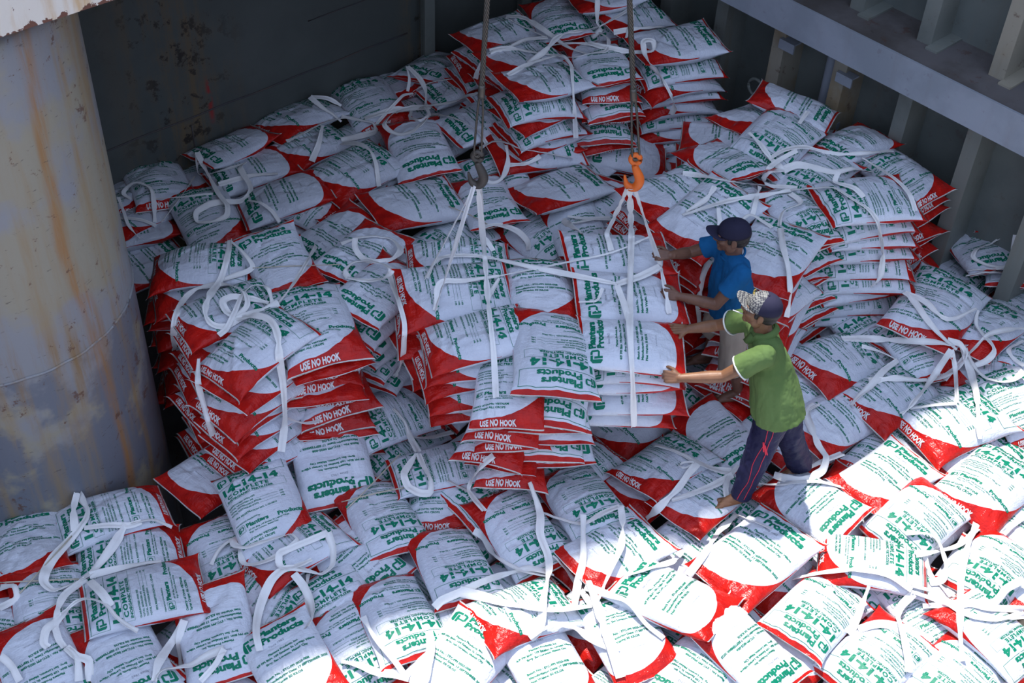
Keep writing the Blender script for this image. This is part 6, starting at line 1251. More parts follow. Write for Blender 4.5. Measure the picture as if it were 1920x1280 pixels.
('lifting_sling', 'long white sling crossing over the top of the right stack', [(40, [(1.168,7.794,1.057),(1.208,7.787,1.060),(1.247,7.774,1.068),(1.290,7.744,1.084),(1.327,7.701,1.107),(1.370,7.662,1.125),(1.417,7.635,1.134),(1.469,7.644,1.120),(1.522,7.668,1.097),(1.580,7.711,1.061),(1.641,7.768,1.017),(1.702,7.826,0.972),(1.764,7.871,0.938),(1.820,7.888,0.925),(1.868,7.879,0.932),(1.907,7.858,0.945),(1.965,7.834,0.958),(2.015,7.815,0.967)]), (44, [(1.131,7.259,1.087),(1.177,7.273,1.099),(1.223,7.290,1.109),(1.270,7.311,1.116),(1.317,7.332,1.122),(1.365,7.352,1.127),(1.412,7.370,1.133),(1.459,7.386,1.139),(1.507,7.403,1.143),(1.555,7.422,1.141),(1.607,7.451,1.130),(1.662,7.494,1.108),(1.718,7.541,1.085),(1.771,7.576,1.074),(1.822,7.600,1.071),(1.874,7.626,1.068),(1.927,7.659,1.059)]), (44, [(1.680,8.255,1.135),(1.717,8.208,1.123),(1.755,8.162,1.106),(1.779,8.126,1.092),(1.804,8.090,1.074),(1.831,8.057,1.056),(1.860,8.028,1.040),(1.892,8.002,1.023),(1.923,7.978,1.005)]), (36, [(1.819,8.051,1.043),(1.866,8.073,1.073),(1.921,8.096,1.098),(1.971,8.116,1.105),(2.029,8.139,1.104),(2.089,8.165,1.093),(2.151,8.189,1.069),(2.213,8.206,1.042),(2.269,8.211,1.025),(2.313,8.210,1.019),(2.354,8.207,1.018),(2.403,8.206,1.020),(2.452,8.208,1.024),(2.509,8.214,1.027),(2.569,8.230,1.025),(2.626,8.257,1.015),(2.689,8.288,1.003),(2.743,8.316,0.993),(2.796,8.338,0.986)]), (50, [(1.924,7.982,1.002),(1.973,8.001,1.021),(2.028,8.016,1.033),(2.075,8.018,1.029),(2.125,8.008,1.026),(2.171,7.993,1.026),(2.214,7.978,1.026),(2.256,7.966,1.024),(2.300,7.965,1.021),(2.345,7.978,1.023),(2.393,8.004,1.023),(2.443,8.033,1.015),(2.496,8.059,0.993),(2.552,8.089,0.963),(2.611,8.126,0.927)]), (34, [(1.792,7.971,0.922),(1.789,7.926,1.002),(1.797,7.893,1.073),(1.833,7.945,1.072),(1.876,7.997,1.071),(1.919,8.042,1.071),(1.974,8.078,1.084),(2.028,8.107,1.097)]), (34, [(1.922,7.975,1.008),(1.856,7.928,1.032),(1.801,7.888,1.045),(1.772,7.874,0.974),(1.842,7.858,0.941),(1.881,7.855,0.938),(1.924,7.844,0.945),(1.967,7.829,0.954)]), (46, [(1.941,7.714,1.020),(1.990,7.718,1.025),(2.040,7.717,1.033),(2.085,7.709,1.046),(2.123,7.692,1.063),(2.163,7.672,1.085),(2.196,7.649,1.106),(2.228,7.619,1.123),(2.263,7.579,1.130),(2.300,7.538,1.127),(2.337,7.503,1.120),(2.375,7.476,1.112),(2.412,7.451,1.103),(2.445,7.430,1.088),(2.484,7.402,1.060),(2.517,7.389,1.015),(2.550,7.396,0.942),(2.587,7.424,0.848)]), (34, [(2.279,7.804,1.134),(2.250,7.738,1.101),(2.278,7.694,1.112),(2.325,7.653,1.125),(2.364,7.614,1.134),(2.395,7.573,1.128),(2.419,7.537,1.116)]), (34, [(2.545,8.218,0.988),(2.587,8.187,0.981),(2.623,8.141,0.983),(2.651,8.069,1.002),(2.674,7.979,1.031),(2.699,7.896,1.054),(2.724,7.829,1.065),(2.748,7.770,1.069),(2.766,7.708,1.072),(2.778,7.646,1.075),(2.792,7.579,1.055),(2.804,7.522,1.027)]), (32, [(1.917,7.598,1.072),(1.958,7.535,1.081),(1.975,7.478,1.086),(1.939,7.436,1.090),(1.880,7.393,1.094),(1.830,7.337,1.104),(1.803,7.261,1.101),(1.789,7.186,1.092)]), (32, [(1.721,7.725,1.030),(1.689,7.587,1.078),(1.661,7.471,1.111),(1.641,7.391,1.120),(1.629,7.343,1.106),(1.619,7.310,1.080)]), (40, [(1.489,7.193,1.052),(1.521,7.221,1.075),(1.554,7.251,1.096),(1.586,7.268,1.110),(1.629,7.254,1.111),(1.668,7.221,1.104),(1.703,7.190,1.100),(1.738,7.163,1.091)]), (30, [(2.072,8.408,1.137),(2.114,8.485,1.145),(2.160,8.577,1.144)]), (42, [(2.527,7.407,0.985),(2.549,7.410,0.931),(2.573,7.417,0.873),(2.595,7.425,0.815),(2.612,7.428,0.759),(2.627,7.427,0.706),(2.638,7.424,0.654),(2.645,7.416,0.603),(2.648,7.402,0.555),(2.644,7.389,0.516),(2.620,7.374,0.479),(2.589,7.363,0.449)]), (42, [(1.783,7.124,1.123),(1.779,7.056,1.127),(1.777,6.991,1.128),(1.777,6.927,1.124),(1.779,6.871,1.123),(1.783,6.816,1.119),(1.788,6.762,1.112),(1.791,6.710,1.102),(1.793,6.660,1.087),(1.795,6.615,1.066),(1.797,6.574,1.041),(1.808,6.577,0.984),(1.813,6.571,0.924),(1.810,6.556,0.876),(1.804,6.527,0.840)])]),
('lifting_sling', 'broad white sling hanging down beside the blue shirted worker', [(40, [(1.361,7.501,1.169),(1.332,7.445,1.155),(1.295,7.392,1.137),(1.253,7.354,1.127),(1.205,7.322,1.111),(1.157,7.297,1.092)]), (36, [(1.376,7.306,1.129),(1.378,7.254,1.112),(1.382,7.207,1.091),(1.386,7.167,1.066)]), (52, [(1.389,7.183,1.099),(1.374,7.156,1.080),(1.359,7.131,1.060)]), (52, [(1.329,7.042,0.879),(1.311,7.003,0.859),(1.294,6.968,0.837),(1.281,6.932,0.807),(1.276,6.912,0.767),(1.274,6.891,0.721),(1.273,6.870,0.674),(1.274,6.851,0.632),(1.284,6.856,0.564),(1.296,6.864,0.498),(1.308,6.871,0.434)])]),
('lifting_sling', 'fan of white slings knotted on the right hand sacks', [(50, [(2.365,6.997,0.254),(2.418,7.006,0.251),(2.474,7.029,0.234),(2.539,7.067,0.204),(2.606,7.101,0.176),(2.652,7.114,0.166),(2.691,7.104,0.175),(2.730,7.085,0.191),(2.767,7.065,0.209),(2.800,7.038,0.232),(2.830,7.008,0.259),(2.865,6.977,0.287),(2.905,6.961,0.301),(2.944,6.948,0.313),(2.980,6.936,0.323),(3.014,6.927,0.329),(3.058,6.913,0.335),(3.095,6.901,0.336),(3.131,6.890,0.337)]), (50, [(2.507,6.619,0.203),(2.549,6.621,0.213),(2.592,6.627,0.222),(2.636,6.636,0.225),(2.682,6.646,0.223),(2.731,6.657,0.215),(2.782,6.668,0.202),(2.833,6.681,0.186),(2.882,6.698,0.169),(2.939,6.717,0.155),(2.992,6.739,0.142),(3.042,6.762,0.136),(3.093,6.789,0.141),(3.141,6.821,0.152),(3.182,6.853,0.164),(3.222,6.890,0.204),(3.234,6.911,0.255),(3.185,6.936,0.315),(3.136,6.929,0.338),(3.086,6.929,0.349)]), (42, [(2.845,7.360,0.417),(2.868,7.294,0.428),(2.894,7.228,0.431),(2.913,7.172,0.428),(2.936,7.118,0.415),(2.961,7.072,0.401),(2.985,7.034,0.389),(3.010,6.999,0.376),(3.039,6.966,0.364),(3.071,6.933,0.351),(3.108,6.902,0.335),(3.145,6.872,0.319)]), (36, [(2.844,7.359,0.418),(2.884,7.326,0.423),(2.922,7.290,0.431),(2.961,7.245,0.437),(2.984,7.206,0.440),(3.009,7.166,0.434),(3.038,7.131,0.424),(3.069,7.103,0.416),(3.104,7.092,0.410),(3.142,7.095,0.413),(3.186,7.115,0.417),(3.236,7.148,0.418),(3.289,7.191,0.413),(3.343,7.235,0.403)]), (42, [(3.387,7.292,0.339),(3.364,7.226,0.326),(3.352,7.161,0.313),(3.360,7.108,0.314),(3.378,7.058,0.313),(3.396,7.013,0.311),(3.420,6.963,0.304),(3.429,6.919,0.295),(3.412,6.883,0.274),(3.377,6.856,0.246),(3.346,6.851,0.223),(3.309,6.854,0.195),(3.272,6.857,0.167)]), (42, [(3.705,7.172,0.292),(3.648,7.146,0.308),(3.593,7.123,0.320),(3.541,7.102,0.327),(3.491,7.083,0.328),(3.441,7.061,0.327),(3.398,7.037,0.324),(3.357,7.005,0.306),(3.320,6.972,0.274),(3.293,6.952,0.251),(3.263,6.934,0.221),(3.231,6.910,0.194),(3.199,6.882,0.174),(3.162,6.849,0.148),(3.129,6.819,0.122),(3.098,6.792,0.094)]), (50, [(3.249,6.973,0.250),(3.264,6.939,0.229),(3.275,6.899,0.214),(3.285,6.853,0.208),(3.307,6.792,0.199),(3.339,6.739,0.197),(3.369,6.707,0.204),(3.405,6.683,0.212),(3.442,6.669,0.220),(3.493,6.669,0.233),(3.537,6.682,0.250),(3.590,6.716,0.290)]), (46, [(3.226,6.988,0.252),(3.239,6.940,0.230),(3.249,6.886,0.213),(3.255,6.821,0.200),(3.254,6.755,0.201),(3.248,6.678,0.207),(3.238,6.592,0.223),(3.222,6.505,0.243),(3.207,6.419,0.250),(3.194,6.347,0.247),(3.187,6.288,0.234),(3.185,6.238,0.215),(3.186,6.194,0.191),(3.188,6.154,0.164)]), (30, [(3.105,6.866,0.322),(3.114,6.837,0.296),(3.134,6.830,0.249),(3.148,6.806,0.208),(3.145,6.754,0.193),(3.127,6.668,0.202),(3.104,6.574,0.222),(3.086,6.501,0.238),(3.074,6.427,0.224)]), (42, [(2.764,6.889,0.172),(2.714,6.830,0.191),(2.665,6.771,0.210),(2.618,6.712,0.225),(2.576,6.653,0.234),(2.537,6.598,0.235),(2.501,6.553,0.232),(2.452,6.510,0.215),(2.410,6.477,0.196),(2.363,6.431,0.151)]), (42, [(3.100,6.856,0.331),(3.078,6.833,0.297),(3.061,6.823,0.249),(3.042,6.809,0.205),(3.019,6.781,0.178),(2.987,6.732,0.179),(2.936,6.655,0.179),(2.891,6.585,0.193),(2.845,6.521,0.199),(2.803,6.464,0.202),(2.748,6.400,0.175),(2.696,6.363,0.157)]), (34, [(2.766,6.413,0.163),(2.802,6.410,0.178),(2.838,6.408,0.192),(2.875,6.407,0.204),(2.912,6.407,0.215),(2.962,6.406,0.227),(3.012,6.405,0.237),(3.063,6.405,0.245)]), (26, [(2.506,6.959,0.229),(2.552,6.960,0.216),(2.601,6.967,0.196),(2.650,6.974,0.173),(2.696,6.967,0.156),(2.736,6.943,0.150),(2.773,6.912,0.151)]), (40, [(3.698,7.089,0.245),(3.650,7.061,0.239),(3.601,7.031,0.234),(3.568,6.996,0.233),(3.574,6.947,0.225),(3.602,6.903,0.217),(3.651,6.860,0.208)])]),
('lifting_sling', 'looped white sling by the shell at the right edge', [(40, [(3.881,8.098,0.490),(3.839,8.101,0.468),(3.796,8.105,0.447),(3.756,8.102,0.426),(3.704,8.084,0.393),(3.651,8.056,0.368),(3.587,8.030,0.357),(3.531,7.999,0.353),(3.500,7.944,0.324),(3.522,7.903,0.321),(3.565,7.867,0.321),(3.605,7.849,0.320),(3.651,7.836,0.320),(3.692,7.830,0.324),(3.736,7.831,0.341),(3.765,7.845,0.369),(3.771,7.875,0.410),(3.769,7.911,0.455),(3.771,7.940,0.494),(3.773,7.967,0.532)]), (46, [(3.428,7.784,0.256),(3.471,7.779,0.276),(3.519,7.784,0.289),(3.580,7.787,0.299),(3.625,7.800,0.292),(3.677,7.817,0.281),(3.731,7.831,0.271),(3.783,7.834,0.269),(3.829,7.827,0.275),(3.871,7.815,0.285)]), (30, [(3.447,7.829,0.273),(3.486,7.822,0.288),(3.528,7.819,0.299),(3.583,7.814,0.312),(3.620,7.813,0.316),(3.664,7.812,0.320),(3.709,7.809,0.326),(3.755,7.801,0.334),(3.799,7.791,0.345),(3.840,7.780,0.357)])]),
('lifting_sling', 'trampled white sling around the green shirted worker feet', [(50, [(0.984,5.962,0.143),(1.046,5.931,0.160),(1.092,5.903,0.170),(1.145,5.877,0.172),(1.181,5.858,0.170),(1.218,5.839,0.163),(1.256,5.826,0.153),(1.294,5.816,0.142),(1.333,5.810,0.127),(1.372,5.809,0.111),(1.430,5.807,0.101),(1.486,5.805,0.096)]), (50, [(1.250,5.792,0.177),(1.221,5.750,0.175),(1.190,5.709,0.168),(1.158,5.660,0.152),(1.124,5.613,0.134),(1.092,5.575,0.125),(1.059,5.542,0.114),(1.023,5.507,0.096),(0.987,5.476,0.074),(0.957,5.477,0.021),(0.927,5.484,-0.040)]), (42, [(1.077,5.525,0.107),(1.122,5.538,0.118),(1.168,5.554,0.126),(1.214,5.575,0.129),(1.262,5.601,0.129),(1.311,5.630,0.127),(1.359,5.660,0.126),(1.402,5.691,0.125),(1.445,5.723,0.125),(1.487,5.754,0.126)]), (34, [(1.542,5.873,0.081),(1.494,5.794,0.111),(1.456,5.725,0.129),(1.437,5.666,0.130),(1.429,5.619,0.123),(1.437,5.566,0.101)]), (50, [(2.100,6.390,0.186),(2.060,6.353,0.185),(2.033,6.311,0.178),(2.033,6.269,0.173),(2.045,6.223,0.163),(2.059,6.179,0.151),(2.072,6.139,0.136),(2.086,6.102,0.119),(2.101,6.070,0.103),(2.127,6.032,0.087),(2.140,5.985,0.086),(2.109,5.889,0.078),(2.052,5.813,0.110),(1.984,5.749,0.142),(1.939,5.730,0.147),(1.896,5.734,0.136),(1.856,5.741,0.127),(1.809,5.766,0.113),(1.765,5.796,0.100)]), (46, [(1.967,5.845,0.102),(2.026,5.896,0.086),(2.081,5.946,0.068),(2.154,5.991,0.067),(2.208,6.022,0.064),(2.265,6.053,0.064)]), (42, [(1.657,5.758,0.050),(1.697,5.732,0.076),(1.738,5.712,0.096),(1.780,5.700,0.112),(1.823,5.697,0.126),(1.867,5.700,0.138),(1.912,5.701,0.149),(1.957,5.702,0.155),(2.002,5.703,0.159),(2.049,5.704,0.156),(2.099,5.705,0.144),(2.153,5.710,0.122),(2.208,5.720,0.094)]), (38, [(1.959,6.305,0.151),(1.997,6.315,0.163),(2.036,6.329,0.174),(2.080,6.352,0.187),(2.125,6.378,0.200)]), (14, [(1.148,5.760,0.163),(1.130,5.777,0.170),(1.175,5.790,0.187),(1.229,5.784,0.191),(1.176,5.761,0.164),(1.148,5.760,0.163)]), (50, [(1.515,5.547,-0.026),(1.484,5.516,-0.036),(1.448,5.469,-0.025),(1.409,5.404,0.005),(1.371,5.332,0.043),(1.334,5.257,0.081),(1.300,5.182,0.115),(1.270,5.116,0.140),(1.245,5.068,0.151),(1.218,5.029,0.144),(1.196,5.000,0.132),(1.177,4.979,0.119),(1.146,4.947,0.087)]), (34, [(1.514,5.545,-0.024),(1.527,5.440,0.079),(1.547,5.364,0.148),(1.575,5.321,0.180),(1.607,5.293,0.193),(1.641,5.270,0.200),(1.675,5.250,0.203)])]),
('lifting_sling', 'sunlit tangle of white slings at bottom centre', [(46, [(0.153,5.393,0.362),(0.172,5.367,0.328),(0.191,5.345,0.285),(0.205,5.326,0.254),(0.219,5.292,0.237),(0.229,5.245,0.235),(0.231,5.193,0.236),(0.229,5.143,0.232),(0.232,5.098,0.223),(0.246,5.059,0.209),(0.265,5.023,0.190),(0.281,4.993,0.169),(0.292,4.947,0.153),(0.294,4.879,0.159),(0.287,4.805,0.198),(0.277,4.724,0.240),(0.267,4.651,0.268),(0.259,4.590,0.281),(0.255,4.542,0.286),(0.253,4.497,0.284),(0.251,4.457,0.276),(0.248,4.421,0.268),(0.243,4.391,0.261),(0.221,4.352,0.243),(0.195,4.325,0.229)]), (42, [(0.241,5.296,0.192),(0.287,5.289,0.180),(0.333,5.278,0.171),(0.377,5.265,0.170),(0.419,5.250,0.172),(0.460,5.238,0.175),(0.500,5.235,0.181),(0.540,5.251,0.191),(0.581,5.277,0.204),(0.621,5.303,0.212),(0.660,5.327,0.213),(0.697,5.351,0.209),(0.736,5.376,0.204)]), (42, [(0.498,5.280,0.213),(0.498,5.233,0.201),(0.498,5.181,0.197),(0.498,5.120,0.200),(0.498,5.056,0.207),(0.499,4.995,0.208),(0.496,4.940,0.201),(0.491,4.903,0.193),(0.483,4.870,0.180),(0.475,4.842,0.159),(0.468,4.813,0.138),(0.462,4.767,0.135),(0.455,4.704,0.152),(0.449,4.641,0.170),(0.444,4.587,0.177)]), (42, [(0.735,5.371,0.210),(0.738,5.320,0.208),(0.741,5.265,0.212),(0.741,5.207,0.217),(0.739,5.151,0.219),(0.735,5.096,0.218),(0.726,5.040,0.214),(0.711,4.991,0.216),(0.693,4.942,0.214),(0.674,4.895,0.210),(0.657,4.853,0.205),(0.638,4.805,0.197),(0.620,4.758,0.194),(0.602,4.712,0.196),(0.575,4.660,0.191),(0.548,4.614,0.184)]), (42, [(-0.373,4.545,0.185),(-0.334,4.583,0.206),(-0.310,4.597,0.209),(-0.280,4.613,0.211),(-0.243,4.633,0.214),(-0.217,4.650,0.215),(-0.187,4.668,0.218),(-0.155,4.689,0.219),(-0.123,4.712,0.217),(-0.090,4.737,0.209),(-0.057,4.769,0.190),(-0.021,4.808,0.161),(0.014,4.843,0.136),(0.048,4.862,0.129),(0.078,4.866,0.140),(0.118,4.875,0.150),(0.150,4.886,0.153),(0.185,4.893,0.149),(0.228,4.897,0.136),(0.273,4.902,0.113),(0.319,4.911,0.084)]), (55, [(-0.233,4.646,0.215),(-0.195,4.642,0.211),(-0.156,4.634,0.211),(-0.118,4.618,0.223),(-0.084,4.595,0.244),(-0.047,4.570,0.264),(-0.016,4.549,0.278),(0.022,4.534,0.285),(0.057,4.523,0.289),(0.097,4.515,0.290),(0.138,4.507,0.290),(0.178,4.502,0.290),(0.216,4.502,0.285),(0.253,4.505,0.279),(0.292,4.511,0.270),(0.334,4.522,0.259),(0.372,4.538,0.244),(0.412,4.559,0.225),(0.454,4.582,0.204),(0.497,4.603,0.187),(0.539,4.619,0.176)]), (42, [(-0.177,5.175,0.132),(-0.141,5.161,0.121),(-0.108,5.153,0.093),(-0.085,5.120,0.069),(-0.059,5.061,0.072),(-0.031,5.001,0.111),(0.000,4.948,0.147),(0.032,4.914,0.162),(0.063,4.894,0.164),(0.094,4.881,0.161),(0.132,4.874,0.152),(0.166,4.871,0.144),(0.205,4.873,0.132),(0.246,4.880,0.114),(0.286,4.890,0.091)]), (36, [(0.314,4.991,0.156),(0.341,4.979,0.136),(0.367,4.970,0.111),(0.396,4.960,0.079),(0.419,4.947,0.054),(0.442,4.918,0.044),(0.463,4.869,0.059),(0.482,4.803,0.099),(0.504,4.726,0.143),(0.526,4.663,0.173),(0.549,4.615,0.183)]), (60, [(0.529,4.797,0.182),(0.542,4.749,0.183),(0.556,4.699,0.187),(0.568,4.649,0.194),(0.578,4.602,0.204),(0.589,4.553,0.209),(0.597,4.511,0.212),(0.607,4.473,0.211),(0.619,4.438,0.210),(0.632,4.403,0.208),(0.647,4.361,0.199),(0.656,4.330,0.196),(0.665,4.297,0.190),(0.676,4.261,0.183),(0.686,4.225,0.174),(0.697,4.191,0.162),(0.708,4.160,0.149)]), (50, [(0.184,4.325,0.247),(0.216,4.348,0.254),(0.249,4.374,0.258),(0.284,4.398,0.255),(0.324,4.419,0.245),(0.366,4.437,0.232),(0.410,4.447,0.213),(0.444,4.450,0.191),(0.478,4.442,0.173),(0.513,4.425,0.165),(0.547,4.402,0.167),(0.576,4.380,0.175),(0.606,4.360,0.183),(0.636,4.342,0.188),(0.667,4.325,0.189),(0.698,4.311,0.189)]), (42, [(0.509,4.767,0.166),(0.546,4.743,0.180),(0.583,4.717,0.196),(0.619,4.692,0.210),(0.652,4.671,0.221),(0.689,4.653,0.229),(0.721,4.638,0.234),(0.754,4.617,0.232),(0.781,4.593,0.224),(0.807,4.565,0.209),(0.834,4.536,0.193),(0.860,4.510,0.181),(0.895,4.482,0.170),(0.930,4.459,0.162),(0.964,4.435,0.154)]), (40, [(1.125,5.165,0.054),(1.097,5.107,0.069),(1.057,5.043,0.098),(1.018,4.987,0.146),(0.975,4.942,0.183),(0.933,4.913,0.201),(0.895,4.896,0.204),(0.851,4.879,0.198),(0.809,4.864,0.191),(0.767,4.855,0.177)])]),
('lifting_sling', 'white sling cut by the bottom edge, left of the sunlit tangle', [(46, [(-0.867,4.159,0.170),(-0.834,4.157,0.166),(-0.800,4.154,0.162),(-0.766,4.150,0.158),(-0.731,4.139,0.155),(-0.695,4.120,0.159),(-0.659,4.101,0.171),(-0.623,4.086,0.187),(-0.589,4.089,0.183),(-0.557,4.088,0.181),(-0.515,4.081,0.180),(-0.476,4.071,0.179)]), (42, [(-0.775,4.422,0.234),(-0.753,4.383,0.238),(-0.731,4.344,0.242),(-0.710,4.307,0.247),(-0.682,4.266,0.248),(-0.651,4.228,0.245),(-0.622,4.199,0.239),(-0.590,4.171,0.228),(-0.563,4.147,0.215),(-0.534,4.122,0.191),(-0.509,4.099,0.169)]), (46, [(-0.387,4.333,0.255),(-0.376,4.285,0.248),(-0.369,4.234,0.243),(-0.370,4.195,0.244),(-0.375,4.156,0.242),(-0.380,4.119,0.238),(-0.381,4.084,0.233),(-0.381,4.050,0.227),(-0.381,4.017,0.218)])]),
('lifting_sling', 'sunlit tangle of white slings at the lower right', [(50, [(1.809,5.001,0.035),(1.842,4.993,0.064),(1.876,4.988,0.089),(1.910,4.984,0.112),(1.945,4.980,0.134),(1.980,4.974,0.155),(2.012,4.968,0.172),(2.045,4.964,0.187),(2.080,4.959,0.200),(2.114,4.955,0.211),(2.148,4.952,0.218),(2.179,4.948,0.224),(2.221,4.940,0.231),(2.259,4.930,0.237),(2.295,4.919,0.239),(2.330,4.905,0.240),(2.364,4.887,0.238),(2.396,4.865,0.233),(2.427,4.842,0.228),(2.459,4.821,0.222)]), (36, [(2.614,5.186,0.147),(2.617,5.139,0.140),(2.621,5.095,0.129),(2.630,5.060,0.115),(2.648,5.020,0.102),(2.673,4.979,0.099),(2.695,4.939,0.108),(2.720,4.893,0.123),(2.744,4.848,0.138)]), (40, [(2.215,4.856,0.190),(2.200,4.823,0.167),(2.183,4.786,0.150),(2.164,4.744,0.141),(2.144,4.702,0.135),(2.125,4.662,0.127),(2.107,4.627,0.121),(2.087,4.591,0.112),(2.068,4.560,0.105)]), (50, [(2.467,4.799,0.216),(2.445,4.788,0.187),(2.421,4.773,0.162),(2.399,4.752,0.151),(2.369,4.693,0.141),(2.359,4.638,0.167),(2.355,4.577,0.193),(2.353,4.519,0.207),(2.351,4.471,0.213),(2.352,4.424,0.208),(2.355,4.382,0.198),(2.357,4.350,0.188),(2.356,4.314,0.170),(2.353,4.288,0.155)]), (46, [(2.463,4.845,0.225),(2.507,4.841,0.218),(2.554,4.845,0.203),(2.603,4.846,0.182),(2.635,4.837,0.169),(2.657,4.808,0.175),(2.677,4.772,0.191),(2.704,4.744,0.205),(2.731,4.727,0.217),(2.765,4.720,0.222),(2.801,4.715,0.226),(2.841,4.713,0.228),(2.882,4.713,0.227),(2.920,4.718,0.220),(2.964,4.731,0.203),(3.014,4.753,0.174),(3.067,4.778,0.141),(3.115,4.794,0.120),(3.156,4.800,0.112)]), (46, [(3.030,5.475,0.089),(2.998,5.413,0.099),(2.961,5.342,0.120),(2.923,5.266,0.142),(2.892,5.204,0.161),(2.866,5.150,0.166),(2.845,5.101,0.163),(2.829,5.056,0.154),(2.814,5.008,0.148),(2.796,4.949,0.156),(2.772,4.875,0.181),(2.746,4.796,0.209),(2.724,4.734,0.236),(2.709,4.681,0.249),(2.699,4.635,0.249),(2.693,4.597,0.241),(2.690,4.564,0.228),(2.687,4.534,0.214),(2.685,4.493,0.198),(2.681,4.450,0.188),(2.677,4.409,0.180),(2.674,4.370,0.168)]), (42, [(2.542,5.328,0.142),(2.586,5.320,0.151),(2.630,5.315,0.158),(2.669,5.308,0.158),(2.708,5.293,0.148),(2.737,5.268,0.125),(2.755,5.235,0.103),(2.762,5.181,0.094),(2.756,5.118,0.103),(2.737,5.050,0.107),(2.707,4.999,0.111),(2.664,4.972,0.119),(2.618,4.957,0.124)]), (42, [(2.542,5.112,0.200),(2.594,5.137,0.181),(2.653,5.173,0.147),(2.716,5.219,0.102),(2.776,5.266,0.059),(2.835,5.300,0.039),(2.880,5.321,0.039),(2.918,5.338,0.052),(2.953,5.364,0.065),(2.989,5.402,0.072),(3.028,5.445,0.072)]), (42, [(2.460,4.814,0.213),(2.496,4.804,0.209),(2.534,4.798,0.200),(2.573,4.795,0.186),(2.610,4.787,0.179),(2.639,4.766,0.187),(2.661,4.737,0.204),(2.684,4.708,0.218),(2.707,4.684,0.226),(2.733,4.665,0.231),(2.759,4.649,0.236),(2.795,4.637,0.238),(2.832,4.630,0.240),(2.871,4.628,0.240),(2.913,4.632,0.237),(2.958,4.643,0.230),(3.008,4.663,0.215),(3.064,4.692,0.190),(3.125,4.728,0.156)]), (42, [(3.345,5.539,0.109),(3.298,5.502,0.105),(3.254,5.465,0.102),(3.217,5.429,0.097),(3.184,5.398,0.089)]), (50, [(3.179,4.975,0.182),(3.132,4.946,0.182),(3.086,4.918,0.181),(3.043,4.887,0.182),(3.001,4.834,0.181),(2.952,4.784,0.189),(2.911,4.757,0.210),(2.871,4.743,0.223),(2.829,4.737,0.227),(2.782,4.735,0.224),(2.749,4.733,0.221),(2.715,4.735,0.214),(2.678,4.738,0.204),(2.642,4.745,0.189),(2.604,4.751,0.175),(2.565,4.755,0.164),(2.527,4.757,0.155)]), (46, [(2.121,4.587,0.125),(2.160,4.594,0.141),(2.199,4.601,0.156),(2.241,4.603,0.167),(2.277,4.599,0.171),(2.315,4.591,0.173),(2.355,4.582,0.172),(2.394,4.574,0.167),(2.432,4.567,0.158),(2.471,4.560,0.143),(2.510,4.553,0.128),(2.548,4.545,0.115)])]),
